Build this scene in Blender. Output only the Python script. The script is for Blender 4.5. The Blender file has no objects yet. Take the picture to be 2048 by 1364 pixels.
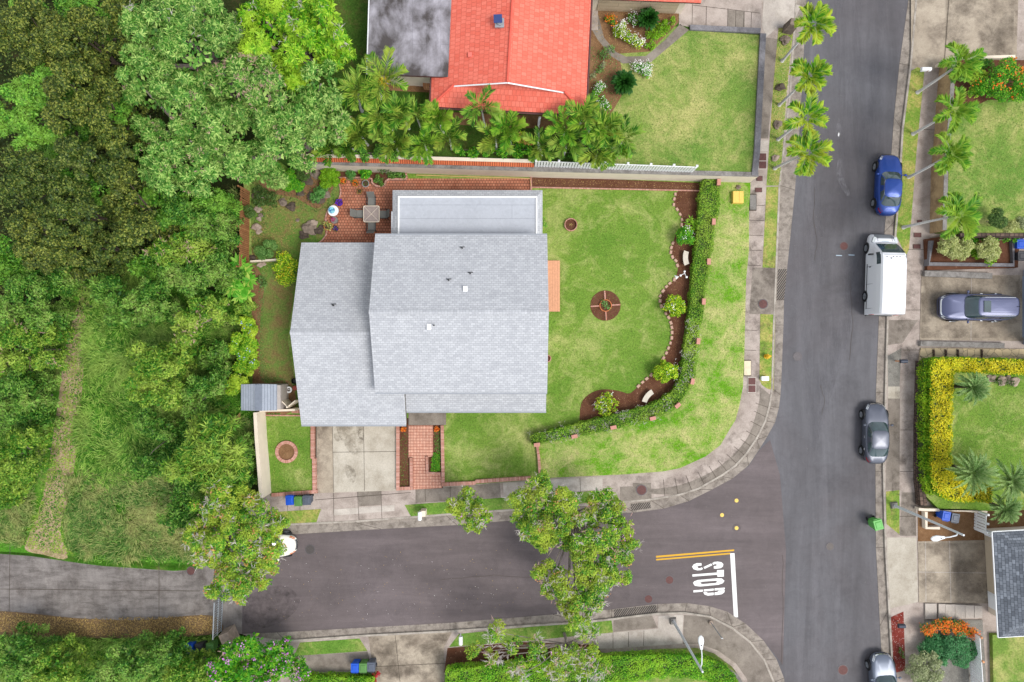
import bpy, math, random
import numpy as np
from mathutils import Vector, Matrix
from mathutils.geometry import tessellate_polygon
R = math.radians; PI = math.pi
S = bpy.context.scene; C = S.collection
random.seed(7); RG = np.random.default_rng(11)
# ---------------------------------------------------------------- camera, sky, sun, exposure
HC = 52.0; FP = 1383.2            # camera height, focal length in photo pixels
cam = bpy.data.objects.new('camera', bpy.data.cameras.new('camera')); C.objects.link(cam)
cam.location = (0, 0, HC); cam.rotation_euler = (0, 0, 0)
cam.data.sensor_width = 36; cam.data.lens = 36*FP/2048
cam.data.clip_start = .5; cam.data.clip_end = 2000
S.camera = cam
wd = bpy.data.worlds.new('World'); S.world = wd; wd.use_nodes = True
wn = wd.node_tree; bg = wn.nodes['Background']
sky = wn.nodes.new('ShaderNodeTexSky'); sky.sky_type = 'NISHITA'; sky.sun_disc = False
SUN_EL, SUN_AZ = 58, 120           # azimuth clockwise from north (picture up)
sky.sun_elevation = R(SUN_EL); sky.sun_rotation = R(SUN_AZ)
hs = wn.nodes.new('ShaderNodeHueSaturation'); hs.inputs['Saturation'].default_value = .25   # thin overcast greys the blue
wn.links.new(sky.outputs[0], hs.inputs['Color']); wn.links.new(hs.outputs[0], bg.inputs['Color'])
bg.inputs['Strength'].default_value = .15
sl = bpy.data.lights.new('sun', 'SUN'); sl.energy = 1.5; sl.angle = R(22); sl.color = (1, .96, .9)
so = bpy.data.objects.new('sun', sl); C.objects.link(so)
so.rotation_euler = (R(90-SUN_EL), 0, R(180-SUN_AZ))
S.view_settings.view_transform = 'Standard'; S.view_settings.look = 'None'
S.view_settings.exposure = 0.84; S.view_settings.gamma = 1

def W(px, py, z=0.0):
    k = (HC-z)/FP
    return Vector(((px-1024)*k, (682-py)*k, z))
def wl(px, z): return px*(HC-z)/FP
# ---------------------------------------------------------------- materials
def lin(c):
    if isinstance(c, str):
        c = c.lstrip('#'); c = [int(c[i:i+2], 16)/255 for i in (0, 2, 4)]
        c = [x/12.92 if x < .04045 else ((x+.055)/1.055)**2.4 for x in c]
    return (c[0], c[1], c[2], 1)
class NT:
    def __init__(s, name, rough=.85, spec=.3):
        s.m = bpy.data.materials.new(name); s.m.use_nodes = True
        s.t = s.m.node_tree; s.b = s.t.nodes['Principled BSDF']
        s.b.inputs['Roughness'].default_value = rough
        s.b.inputs['Specular IOR Level'].default_value = spec
    def n(s, ty, **kw):
        nd = s.t.nodes.new('ShaderNode'+ty)
        for k, v in kw.items(): setattr(nd, k, v)
        return nd
    def set(s, inp, v):
        if hasattr(v, 'is_linked'): s.t.links.new(v, inp)
        else:
            if isinstance(v, tuple) and len(v) == 3 and inp.type == 'RGBA': v = (*v, 1)
            inp.default_value = v
    def co(s, kind='Object', scale=(1, 1, 1), rot=(0, 0, 0)):
        tc = s.n('TexCoord'); mp = s.n('Mapping')
        s.t.links.new(tc.outputs[kind], mp.inputs['Vector'])
        mp.inputs['Scale'].default_value = scale; mp.inputs['Rotation'].default_value = rot
        return mp.outputs[0]
    def noise(s, scale, detail=4, rough=.6, vec=None, dist=0):
        nd = s.n('TexNoise'); nd.inputs['Scale'].default_value = scale
        nd.inputs['Detail'].default_value = detail; nd.inputs['Roughness'].default_value = rough
        nd.inputs['Distortion'].default_value = dist
        s.t.links.new(vec if vec is not None else s.co(), nd.inputs['Vector'])
        return nd.outputs['Fac']
    def voro(s, scale, vec=None, feature='F1', out='Color', rnd=1):
        nd = s.n('TexVoronoi', feature=feature); nd.inputs['Scale'].default_value = scale
        nd.inputs['Randomness'].default_value = rnd
        s.t.links.new(vec if vec is not None else s.co(), nd.inputs['Vector'])
        return nd.outputs[out]
    def ramp(s, fac, stops):
        nd = s.n('ValToRGB'); s.t.links.new(fac, nd.inputs[0])
        e = nd.color_ramp.elements
        while len(e) < len(stops): e.new(.5)
        for el, (p, c) in zip(e, stops):
            el.position = p; el.color = lin(c) if not isinstance(c, (int, float)) else (c, c, c, 1)
        return nd.outputs[0]
    def mix(s, fac, a, b, mode='MIX'):
        nd = s.n('Mix', data_type='RGBA', blend_type=mode)
        s.set(nd.inputs[0], fac); s.set(nd.inputs[6], lin(a) if isinstance(a, (str, tuple)) else a)
        s.set(nd.inputs[7], lin(b) if isinstance(b, (str, tuple)) else b)
        return nd.outputs[2]
    def math(s, op, a, b=0.0):
        nd = s.n('Math', operation=op); s.set(nd.inputs[0], a); s.set(nd.inputs[1], b); return nd.outputs[0]
    def bump(s, h, strength=.4, dist=.03):
        nd = s.n('Bump'); nd.inputs['Strength'].default_value = strength; nd.inputs['Distance'].default_value = dist
        s.t.links.new(h, nd.inputs['Height']); s.t.links.new(nd.outputs[0], s.b.inputs['Normal'])
    def col(s, c): s.set(s.b.inputs['Base Color'], lin(c) if isinstance(c, (str, tuple)) else c); return s
def flat(name, c, rough=.6, metal=0, spec=.4, var=.12, scale=3):
    t = NT(name, rough, spec); t.b.inputs['Metallic'].default_value = metal
    c = lin(c)
    if var:
        f = t.noise(scale, 5, .65)
        t.col(t.mix(t.ramp(f, [(.3, 0.0), (.7, 1.0)]), tuple(x*(1-var) for x in c[:3]), tuple(min(1, x*(1+var)) for x in c[:3])))
    else: t.col(tuple(c[:3]))
    return t.m
def lawn(name, c1, c2, dry, dryamt=.5, scale=.35, fine=9, off=0, dir=0):
    t = NT(name, .95, .1)
    v = t.co('Object', (1, 1, 1)); v2 = t.co('Object', (1, 1.2, 1), (0, 0, off+1.3))
    a = t.noise(scale, 6, .68, v2, .4); b = t.noise(scale*3.3, 7, .75, v, .7); c = t.noise(fine, 3, .7, v)
    base = t.mix(t.ramp(a, [(.35, 0.), (.65, 1.)]), c1, c2)
    m = t.math('ADD', t.math('MULTIPLY', a, .45), t.math('MULTIPLY', b, .55))
    base = t.mix(t.ramp(m, [(.62-dryamt*.3, 0.), (.78-dryamt*.3, .9)]), base, dry)
    g = t.ramp(c, [(.25, .62), (.5, 1.), (.78, 1.38)])
    base = t.mix(1., base, g, 'MULTIPLY')
    f2 = t.noise(28, 2, .6, v); base = t.mix(.55, base, t.ramp(f2, [(.3, .55), (.7, 1.45)]), 'MULTIPLY')
    t.col(base); t.bump(c, .7, .05)
    return t.m
def concrete(name, c1, c2, stain='#4a4038', st=.4, scale=.5, off=0, stripe=None):
    t = NT(name, .85, .25)
    v = t.co('Object', (1, 1, 1), (0, 0, off))
    a = t.noise(scale, 8, .72, v, .0); b = t.noise(scale*1.9, 9, .7, v, .15); c = t.noise(14, 4, .7, v)
    col = t.mix(t.ramp(a, [(.36, 0.), (.64, 1.)]), c1, c2)
    col = t.mix(t.ramp(b, [(.52-.12*st, 0.), (.74-.12*st, min(1, st*1.5))]), col, stain)
    if stripe is not None:
        sv = t.co('Object', stripe); col = t.mix(.5, col, t.ramp(t.noise(1, 4, .7, sv), [(.3, .7), (.7, 1.25)]), 'MULTIPLY')
    col = t.mix(.7, col, t.ramp(c, [(.25, .72), (.75, 1.25)]), 'MULTIPLY')
    t.col(col); t.bump(c, .25, .01)
    return t.m
def asphalt(name, along=(1, .12, 1), warm='#3d393b', cool='#434345', off=0):
    t = NT(name, .72, .35)
    v = t.co(); s = t.co('Object', along)
    a = t.noise(.12, 5, .6, v, .5); b = t.noise(.55, 6, .7, s, .4); c = t.noise(22, 3, .8, v); d = t.noise(1.1, 8, .8, v, 1)
    col = t.mix(t.ramp(a, [(.4, 0.), (.62, 1.)]), warm, cool)
    col = t.mix(1., col, t.ramp(b, [(.28, .74), (.5, 1.), (.72, 1.32)]), 'MULTIPLY')
    col = t.mix(.8, col, t.ramp(d, [(.3, .84), (.5, 1.), (.75, 1.2)]), 'MULTIPLY')
    col = t.mix(.8, col, t.ramp(c, [(.2, .7), (.8, 1.3)]), 'MULTIPLY')
    sp = t.voro(1.6, v, out='Distance'); col = t.mix(t.ramp(sp, [(.012, .7), (.03, 0.)]), col, '#b0aba0')
    cr = t.voro(.16, t.co('Object', (1, 1, 1)), 'DISTANCE_TO_EDGE', 'Distance')
    t.col(col); t.bump(c, .5, .012)
    return t.m
def bricks(name, c1, c2, mortar, bw, rh, ms=.02, kind='UV', off=.5, bias=0, rough=.85, var=.5, rot=0, dirt=None, msm=.1, rnd=(.75, 1.25)):
    t = NT(name, rough, .25)
    v = t.co(kind, (1, 1, 1), (0, 0, rot)); nd = t.n('TexBrick'); nd.offset = off
    t.t.links.new(v, nd.inputs['Vector'])
    nd.inputs['Color1'].default_value = lin(c1); nd.inputs['Color2'].default_value = lin(c2); nd.inputs['Mortar'].default_value = lin(mortar)
    nd.inputs['Scale'].default_value = 1; nd.inputs['Brick Width'].default_value = bw; nd.inputs['Row Height'].default_value = rh
    nd.inputs['Mortar Size'].default_value = ms; nd.inputs['Mortar Smooth'].default_value = msm; nd.inputs['Bias'].default_value = bias
    n = t.noise(.8, 6, .7, t.co('Object')); n2 = t.noise(11, 3, .7, t.co('Object'))
    c = t.mix(var, nd.outputs['Color'], t.ramp(n, [(.3, rnd[0]), (.7, rnd[1])]), 'MULTIPLY')
    c = t.mix(.6, c, t.ramp(n2, [(.25, .8), (.75, 1.2)]), 'MULTIPLY')
    if dirt: c = t.mix(t.ramp(t.noise(.6, 7, .75, t.co('Object'), 1), [(.5, 0.), (.72, .75)]), c, dirt)
    t.col(c); t.bump(nd.outputs['Fac'], -.3 if False else .3, .01)
    return t.m
def leaf(name, cols, patch=None, pscale=.8, trans=.14, rough=.55, pamt=(.45, .6)):
    t = NT(name, rough, .25)
    g = t.n('NewGeometry'); n = len(cols)
    c = t.ramp(g.outputs['Random Per Island'], [((i+.5)/n if n > 1 else 0, x) for i, x in enumerate(cols)])
    if patch: c = t.mix(t.ramp(t.noise(pscale, 4, .7), [(pamt[0], 0.), (pamt[1], .85)]), c, t.mix(g.outputs['Random Per Island'], patch, cols[-1]))
    c = t.mix(.55, c, t.ramp(t.noise(.45, 3, .6), [(.35, .72), (.65, 1.3)]), 'MULTIPLY')
    t.col(c)
    tr = t.n('BsdfTranslucent'); t.set(tr.inputs['Color'], c)
    mx = t.n('MixShader'); mx.inputs[0].default_value = trans
    o = t.t.nodes['Material Output']
    t.t.links.new(t.b.outputs[0], mx.inputs[1]); t.t.links.new(tr.outputs[0], mx.inputs[2]); t.t.links.new(mx.outputs[0], o.inputs[0])
    return t.m
# ---------------------------------------------------------------- objects
def tag(o, label=None, cat=None, group=None, kind=None):
    if label: o['label'] = label
    if cat: o['category'] = cat
    if group: o['group'] = group
    if kind: o['kind'] = kind
    return o
def thing(name, loc, label, cat, group=None, rot=0):
    o = bpy.data.objects.new(name, None); C.objects.link(o); o.location = loc; o.rotation_euler = (0, 0, rot)
    o.empty_display_size = .2
    return tag(o, label, cat, group)
def link_mesh(name, me, mats, parent=None, at=None):
    if not isinstance(mats, (list, tuple)): mats = [mats]
    for m in mats: me.materials.append(m)
    o = bpy.data.objects.new(name, me); C.objects.link(o)
    if parent is not None: o.parent = parent
    elif at is not None: o.location = at
    return o
class MB:
    def __init__(s): s.v = []; s.f = []; s.uv = []; s.mi = []
    def add(s, vs, fs, mi=0, uvs=None):
        b = len(s.v); s.v += [tuple(v) for v in vs]
        for i, f in enumerate(fs):
            s.f.append(tuple(b+k for k in f)); s.mi.append(mi); s.uv.append(uvs[i] if uvs else None)
        return s
    def box(s, c, size, rot=0, mi=0, top=(1, 1), shift=(0, 0)):
        hx, hy, hz = size[0]/2, size[1]/2, size[2]/2; vs = []
        cr, sr = math.cos(rot), math.sin(rot)
        for z, kx, ky, dx, dy in ((-hz, 1, 1, 0, 0), (hz, top[0], top[1], shift[0], shift[1])):
            for x, y in ((-hx, -hy), (hx, -hy), (hx, hy), (-hx, hy)):
                X, Y = x*kx+dx, y*ky+dy
                vs.append((c[0]+X*cr-Y*sr, c[1]+X*sr+Y*cr, c[2]+z))
        return s.add(vs, [(3, 2, 1, 0), (4, 5, 6, 7), (0, 1, 5, 4), (1, 2, 6, 5), (2, 3, 7, 6), (3, 0, 4, 7)], mi)
    def prism(s, pts, z0, z1, mi=0, side=None):
        """pts: world xy list; z1 may be a list of heights"""
        n = len(pts); zz = z1 if isinstance(z1, (list, tuple)) else [z1]*n
        a = sum(pts[i][0]*pts[(i+1) % n][1]-pts[(i+1) % n][0]*pts[i][1] for i in range(n))
        if a < 0: pts = pts[::-1]; zz = list(zz)[::-1]
        tri = tessellate_polygon([[Vector((p[0], p[1], 0)) for p in pts]])
        top = [(p[0], p[1], z) for p, z in zip(pts, zz)]
        fs = []
        for t in tri:
            p = [pts[i] for i in t]
            ar = (p[1][0]-p[0][0])*(p[2][1]-p[0][1])-(p[2][0]-p[0][0])*(p[1][1]-p[0][1])
            fs.append(t if ar > 0 else t[::-1])
        s.add(top, fs, mi)
        if z0 is not None:
            bot = [(p[0], p[1], z0) for p in pts]
            s.add(top+bot, [(n+i, n+(i+1) % n, (i+1) % n, i) for i in range(n)], mi if side is None else side)
        return s
    def cyl(s, c, r0, r1, z0, z1, seg=16, mi=0, cap=True):
        vs = []
        for z, r in ((z0, r0), (z1, r1)):
            for i in range(seg):
                a = 2*PI*i/seg; vs.append((c[0]+r*math.cos(a), c[1]+r*math.sin(a), z))
        fs = [(i, (i+1) % seg, seg+(i+1) % seg, seg+i) for i in range(seg)]
        if cap: fs += [tuple(range(seg, 2*seg)), tuple(range(seg-1, -1, -1))]
        return s.add(vs, fs, mi)
    def ring(s, c, r0, r1, z0, z1, seg=28, mi=0):
        vs = []
        for r, z in ((r1, z0), (r1, z1), (r0, z1), (r0, z0)):
            for i in range(seg):
                a = 2*PI*i/seg; vs.append((c[0]+r*math.cos(a), c[1]+r*math.sin(a), z))
        fs = []; uvs = []
        for k in range(3):
            for i in range(seg):
                j = (i+1) % seg; fs.append((k*seg+i, k*seg+j, (k+1)*seg+j, (k+1)*seg+i))
                u0 = i*2*PI*r1/seg; u1 = (i+1)*2*PI*r1/seg; w = [0, .1, .1+r1-r0, .2+r1-r0]
                uvs.append([(u0, w[k]), (u1, w[k]), (u1, w[k+1]), (u0, w[k+1])])
        return s.add(vs, fs, mi, uvs)
    def tube(s, pts, rad, seg=8, mi=0, cap=True):
        pts = [Vector(p) for p in pts]; n = len(pts)
        if not isinstance(rad, (list, tuple)): rad = [rad]*n
        vs = []; up = None
        for i, p in enumerate(pts):
            d = (pts[min(i+1, n-1)]-pts[max(i-1, 0)]).normalized()
            if up is None: up = Vector((0, 0, 1)) if abs(d.z) < .9 else Vector((1, 0, 0))
            a = d.cross(up).normalized(); b = a.cross(d).normalized(); up = b
            for k in range(seg):
                t = 2*PI*k/seg; vs.append(p+(a*math.cos(t)+b*math.sin(t))*rad[i])
        fs = [(i*seg+k, (i+1)*seg+k, (i+1)*seg+(k+1) % seg, i*seg+(k+1) % seg) for i in range(n-1) for k in range(seg)]
        if cap: fs += [tuple(range(seg-1, -1, -1)), tuple(range((n-1)*seg, n*seg))]
        return s.add(vs, fs, mi)
    def ball(s, c, r, seg=14, rings=8, mi=0, jit=0, zmin=-1, rnd=None):
        rx, ry, rz = (r, r, r) if isinstance(r, (int, float)) else r
        rnd = rnd or random; vs = []; ph = [rnd.uniform(0, 6) for _ in range(4)]
        for j in range(rings+1):
            t = PI*j/rings
            for i in range(seg):
                a = 2*PI*i/seg; x, y, z = math.sin(t)*math.cos(a), math.sin(t)*math.sin(a), max(zmin, math.cos(t))
                k = 1+jit*(math.sin(3*x+ph[0])*math.sin(3.5*y+ph[1])+.6*math.sin(5*z+ph[2]+3*x)+.4*math.sin(7*y+ph[3]))
                vs.append((c[0]+rx*x*k, c[1]+ry*y*k, c[2]+rz*z*(k if z > zmin else 1)))
        return s.add(vs, [(j*seg+i, (j+1)*seg+i, (j+1)*seg+(i+1) % seg, j*seg+(i+1) % seg) for j in range(rings) for i in range(seg)], mi)
    def strip(s, A, B, z0, z1, mi=0, side=None, close=False):
        """solid band between two world polylines, uv along the band"""
        n = len(A); zz = z1 if isinstance(z1, (list, tuple)) else [z1]*n
        L = [0]
        for i in range(1, n+(1 if close else 0)): L.append(L[-1]+math.dist((A[i % n][0]+B[i % n][0], A[i % n][1]+B[i % n][1]), (A[i-1][0]+B[i-1][0], A[i-1][1]+B[i-1][1]))/2)
        m = n if close else n-1
        for i in range(m):
            j = (i+1) % n; a, b, c, d = A[i], A[j], B[j], B[i]
            ar = (b[0]-a[0])*(d[1]-a[1])-(b[1]-a[1])*(d[0]-a[0])
            w = math.dist(a[:2], d[:2]); h = zz[i]-z0
            tp = [(a[0], a[1], zz[i]), (b[0], b[1], zz[j]), (c[0], c[1], zz[j]), (d[0], d[1], zz[i])]
            uv = [(L[i], 0), (L[i+1], 0), (L[i+1], w), (L[i], w)]
            bt = [(p[0], p[1], z0) for p in tp]
            sd = mi if side is None else side
            e = [((0, 4, 5, 1), (L[i], 0, h)), ((2, 6, 7, 3), (L[i], 0, h))]
            if ar > 0: s.add(tp, [(0, 1, 2, 3)], mi, [uv]); F = [(4, 5, 1, 0), (6, 7, 3, 2)]
            else: s.add(tp, [(3, 2, 1, 0)], mi, [uv[::-1]]); F = [(0, 1, 5, 4), (2, 3, 7, 6)]
            U = []
            for f in F: U.append([((L[i] if k % 4 in (0, 3) else L[i+1]), (h if k < 4 else 0)) for k in f])
            s.add(tp+bt, F, sd, U)
            if not close and i == 0: s.add(tp+bt, [(0, 3, 7, 4) if ar > 0 else (4, 7, 3, 0)], sd)
            if not close and i == m-1: s.add(tp+bt, [(1, 5, 6, 2) if ar > 0 else (2, 6, 5, 1)], sd)
        return s
    def plane(s, pts, mi=0, udir=None, thick=0, off=(0, 0), smi=None):
        """planar polygon in 3D with uv along udir"""
        P = [Vector(p) for p in pts]; n = Vector((0, 0, 0))
        for i in range(len(P)): n += P[i].cross(P[(i+1) % len(P)])
        n.normalize()
        if n.z < 0: P = P[::-1]; n = -n
        u = Vector(udir) if udir else (P[1]-P[0]); u = (u-n*u.dot(n)).normalized(); v = n.cross(u)
        uv = [(p.dot(u)+off[0], p.dot(v)+off[1]) for p in P]
        if thick:
            k = len(P); D = [p-Vector((0, 0, thick)) for p in P]
            s.add(P+D, [tuple(k+i for i in range(k))[::-1]]+[(k+i, k+(i+1) % k, (i+1) % k, i) for i in range(k)], mi if smi is None else smi)
        return s.add(P, [tuple(range(len(P)))], mi, [uv])
    def build(s, name, mats, parent=None, at=(0, 0, 0), smooth=False, world=True):
        """world coordinates are stored relative to `at` (or to the parent's place when world)"""
        if parent is not None and world and at == (0, 0, 0): at = tuple(parent.location) if parent.parent is None else tuple(parent.parent.location)
        at = Vector(at)
        me = bpy.data.meshes.new(name)
        me.from_pydata([tuple(Vector(v)-at) for v in s.v], [], s.f)
        uvl = me.uv_layers.new(name='UVMap'); k = 0
        me.polygons.foreach_set('material_index', s.mi)
        for pi, p in enumerate(me.polygons):
            u = s.uv[pi]; nn = p.normal
            for q, vi in enumerate(p.vertices):
                if u: uvl.data[k].uv = u[q]
                else:
                    c = s.v[vi]
                    if abs(nn.z) > .6: uvl.data[k].uv = (c[0], c[1])
                    elif abs(nn.x) > abs(nn.y): uvl.data[k].uv = (c[1], c[2])
                    else: uvl.data[k].uv = (c[0], c[2])
                k += 1
            if smooth: p.use_smooth = True
        return link_mesh(name, me, mats, parent, at)
def P2(pts, z): return [W(x, y, z)[:2] for x, y in pts]
def cat(pts, n=6, closed=False):
    """Catmull-Rom through px points"""
    out = []; m = len(pts)
    for i in range(m if closed else m-1):
        p = [pts[(i+k) % m] if closed else pts[max(0, min(m-1, i+k))] for k in (-1, 0, 1, 2)]
        for t in range(n):
            t /= n
            out.append(tuple(.5*((2*p[1][k])+(-p[0][k]+p[2][k])*t+(2*p[0][k]-5*p[1][k]+4*p[2][k]-p[3][k])*t*t+(-p[0][k]+3*p[1][k]-3*p[2][k]+p[3][k])*t**3) for k in (0, 1)))
    if not closed: out.append(tuple(pts[-1]))
    return out
def offs(line, d, z=0):
    """offset a world polyline sideways by d"""
    out = []; n = len(line)
    for i in range(n):
        a, b = line[max(0, i-1)], line[min(n-1, i+1)]
        t = Vector((b[0]-a[0], b[1]-a[1])); t.normalize(); out.append((line[i][0]-t.y*d, line[i][1]+t.x*d))
    return out
def struct(name, pts, z0, z1, mat):
    o = MB().prism(P2(pts, z1 if not isinstance(z1, list) else z1[0]), z0, z1).build(name, mat); tag(o, kind='structure'); return o
# ---------------------------------------------------------------- foliage clouds
def nrm(a): return a/np.maximum(1e-9, np.linalg.norm(a, axis=-1, keepdims=True))
class Cloud:
    def __init__(s): s.V = []; s.MI = []
    def leaves(s, P, D, N, L, Wd, mi=0, bend=0.0):
        D = nrm(D); Sd = nrm(np.cross(D, N)); N = nrm(np.cross(Sd, D))
        L = np.broadcast_to(np.asarray(L, float).reshape(-1, 1), (len(P), 1)); Wd = np.broadcast_to(np.asarray(Wd, float).reshape(-1, 1), (len(P), 1))
        m = P+D*L*.5+N*L*bend
        v = np.stack([P, m+Sd*Wd/2, P+D*L, m-Sd*Wd/2], 1)
        s.V.append(v.reshape(-1, 3)); s.MI.append(np.full(len(P), mi, np.int32)); return s
    def mesh(s, name, at):
        V = np.concatenate(s.V) if s.V else np.zeros((0, 3)); V = V-np.array(at)[None, :]
        n = len(V)//4; me = bpy.data.meshes.new(name)
        me.vertices.add(len(V)); me.vertices.foreach_set('co', V.astype(np.float32).ravel())
        me.loops.add(len(V)); me.loops.foreach_set('vertex_index', np.arange(len(V), dtype=np.int32))
        me.polygons.add(n); me.polygons.foreach_set('loop_start', np.arange(0, 4*n, 4, dtype=np.int32))
        me.polygons.foreach_set('loop_total', np.full(n, 4, np.int32))
        me.polygons.foreach_set('material_index', np.concatenate(s.MI)); me.update(calc_edges=True)
        return me
    def build(s, name, mats, parent=None, at=None):
        if at is None: at = tuple(parent.location) if parent is not None else (0, 0, 0)
        return link_mesh(name, s.mesh(name, at), mats, parent, at)
def rdir(n, zmin=-1.0):
    z = RG.uniform(zmin, 1, n); a = RG.uniform(0, 2*PI, n); r = np.sqrt(1-z*z)
    return np.stack([r*np.cos(a), r*np.sin(a), z], 1)
def sublobes(lobes, frac=.42, k=1.0, zmin=-.15, flat=.8):
    out = []
    for (x, y, z, r) in lobes:
        n = max(3, int(k*5.5/frac**1.1/1.6)); d = rdir(n, zmin)
        rr = r*frac*RG.uniform(.7, 1.25, n)
        p = np.array([x, y, z])+d*(r-rr*.62)[:, None]*np.array([1, 1, flat])
        out += [(*p[i], rr[i]) for i in range(n)]
    return np.array(out)
def surf(lobes, dens, inner=.3, zmin=-.35, flat=.85, cull=.72, power=2):
    """points scattered over the outside of a union of lobes"""
    Lb = np.array(lobes); P = []; N = []
    for i, (x, y, z, r) in enumerate(Lb):
        n = max(4, int(dens*2*PI*r*r*(1-zmin)/1.0*.9)); d = rdir(n, zmin)
        k = 1-inner*RG.random(n)**power; p = np.array([x, y, z])+d*(r*k)[:, None]*np.array([1, 1, flat])
        near = Lb[(np.abs(Lb[:, 0]-x) < r+Lb[:, 3]) & (np.abs(Lb[:, 1]-y) < r+Lb[:, 3])]
        keep = np.ones(n, bool)
        for (a, b, c, q) in near:
            if a == x and b == y and c == z: continue
            keep &= np.linalg.norm((p-np.array([a, b, c]))/np.array([1, 1, flat]), axis=1) > q*cull
        P.append(p[keep]); N.append(d[keep])
    return np.concatenate(P), np.concatenate(N)
def put_leaves(cl, P, N, L, Wd, mi=0, up=.5, rnd=.8, bend=.04):
    n = len(P); Nn = nrm(N+np.array([0, 0, up])+RG.normal(0, rnd*.6, (n, 3)))
    D = RG.normal(0, 1, (n, 3)); D -= Nn*np.sum(D*Nn, 1, keepdims=True)*.85
    l = L*RG.uniform(.6, 1.35, n); cl.leaves(P, D, Nn, l, Wd/L*l, mi, bend)
def put_rosettes(cl, P, N, L, Wd, K=8, mi=0, tilt=.35, droop=.25, up=.5):
    n = len(P); A = nrm(N+np.array([0, 0, up])+RG.normal(0, .25, (n, 3)))
    T = nrm(np.cross(A, RG.normal(0, 1, (n, 3)))); B = np.cross(A, T); ph = RG.uniform(0, 2*PI, n); s = RG.uniform(.7, 1.25, n)
    for k in range(K):
        a = ph+2*PI*k/K+RG.normal(0, .25, n); tl = tilt+RG.normal(0, .15, n)
        D = (np.cos(a)[:, None]*T+np.sin(a)[:, None]*B)*np.cos(tl)[:, None]+A*np.sin(tl)[:, None]-np.array([0, 0, droop])
        cl.leaves(P, D, A, L*s*RG.uniform(.8, 1.15, n), Wd*s, mi, .06)
# ---------------------------------------------------------------- palette
M = {}
M['road'] = asphalt('asphalt_avenue', (1, .1, 1), '#535053', '#59585c')
M['road2'] = asphalt('asphalt_side_street', (.12, 1, 1), '#5b5252', '#5f5657')
M['conc'] = concrete('concrete_pavement', '#9a8d85', '#b1a59c', '#70655c', .45)
M['conc_dark'] = concrete('concrete_dark', '#786f66', '#8d847a', '#564e46', .45, .6, 1)
M['conc_light'] = concrete('concrete_light', '#aaa199', '#beb6ac', '#877d72', .4, .7, 2)
M['gutter'] = concrete('concrete_gutter', '#857c74', '#9a9187', '#5e564e', .6, .9, 3)
M['kerb'] = concrete('concrete_kerb', '#9b938a', '#afa79c', '#6f665c', .5, .9, 4)
M['drive'] = concrete('driveway_concrete', '#a8a092', '#bcb5a8', '#857b6b', .4, .35, 5)
M['drive_old'] = concrete('driveway_weathered', '#948878', '#ada190', '#665b50', .6, .3, 6)
M['lane'] = concrete('lane_concrete', '#746e6b', '#88827e', '#524b47', .55, .3, 7, (2.5, .4, 1))
M['groove'] = bricks('grooved_concrete', '#8a8078', '#7a7169', '#4f4841', 40, .16, .05)
M['lawn'] = lawn('lawn_grass', '#587b2b', '#758e3c', '#a3a569', .47, .17)
M['lawn_n'] = lawn('lawn_grass_north', '#5c7d34', '#788c42', '#a5a167', .52, .2, 9, 1)
M['verge'] = lawn('verge_grass', '#55891a', '#6f962a', '#aeaa72', .62, .22, 9, 2)
M['strip'] = lawn('kerbside_grass', '#678634', '#80923f', '#b09c64', .55, .4, 9, 3)
M['strip_g'] = lawn('kerbside_grass_green', '#577c2e', '#6d8c3c', '#96985a', .45, .4, 9, 4)
M['lawn_w'] = lawn('garden_grass', '#567530', '#6d8740', '#7c6444', .62, .35, 8, 5)
M['lawn_dk'] = lawn('dark_grass', '#35501c', '#436022', '#5a4c30', .4, .4, 8, 6)  # grass with a darker green and brown base colour than the lawns
M['wild'] = lawn('rough_grass', '#40701e', '#528626', '#84804e', .4, .28, 7, 7)
M['track'] = lawn('worn_track', '#646f34', '#8b7a54', '#a58f76', .78, .6, 7, 8)
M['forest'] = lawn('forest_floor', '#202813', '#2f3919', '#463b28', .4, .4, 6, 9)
def soil(name, c1, c2, chip, amt=.5, sc=6):
    t = NT(name, .95, .1); v = t.co()
    a = t.noise(1.2, 6, .7, v); b = t.noise(18, 3, .8, v)
    c = t.mix(t.ramp(a, [(.35, 0.), (.65, 1.)]), c1, c2); c = t.mix(1., c, t.ramp(b, [(.25, .6), (.75, 1.5)]), 'MULTIPLY')
    vv = t.co('Object', (1, .45, 1), (0, 0, .8)); f = t.n('TexVoronoi'); f.inputs['Scale'].default_value = sc; t.t.links.new(vv, f.inputs['Vector'])
    m = t.math('MULTIPLY', t.ramp(f.outputs['Distance'], [(.1, 1.), (.17, 0.)]), t.ramp(t.noise(2.2, 3, .6, v), [(.45, 0.), (.6, amt)]))
    t.col(t.mix(m, c, chip)); t.bump(b, .8, .04); return t.m
M['mulch'] = soil('mulch_soil', '#563728', '#654636', '#b49478', .7)
M['dirt'] = soil('bare_dirt', '#6e5138', '#84664a', '#a58a68', .5)
M['litter'] = soil('leaf_litter', '#62523f', '#7c6449', '#b8925f', .8, 9)
M['redmulch'] = soil('red_cinder', '#6b2f28', '#7d3a32', '#c7a090', .9, 8)
M['gravel'] = soil('grey_gravel', '#6d6a64', '#85827b', '#b5b1a8', .8, 12)
M['patio'] = bricks('patio_brick', '#a86a52', '#bb8066', '#5e3a2d', .21, .21, .018, 'UV', .5, 0, .85, .9, dirt='#7d5546')
M['pathbrick'] = bricks('path_brick', '#cf9b86', '#dcb09b', '#86513f', .11, .22, .02, 'UV', 0, -.1, .85, .5)
M['capbrick'] = bricks('edging_brick', '#a9705d', '#c9978a', '#8c7a6e', .1, .6, .014, 'UV', 0, 0, .85, .5)
M['wallbrick'] = bricks('wall_brick', '#9c5c49', '#b57763', '#8e8074', .22, .08, .012)
M['cream'] = flat('cream_stucco', '#d8cbb9', .9, var=.07, scale=1)
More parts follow.
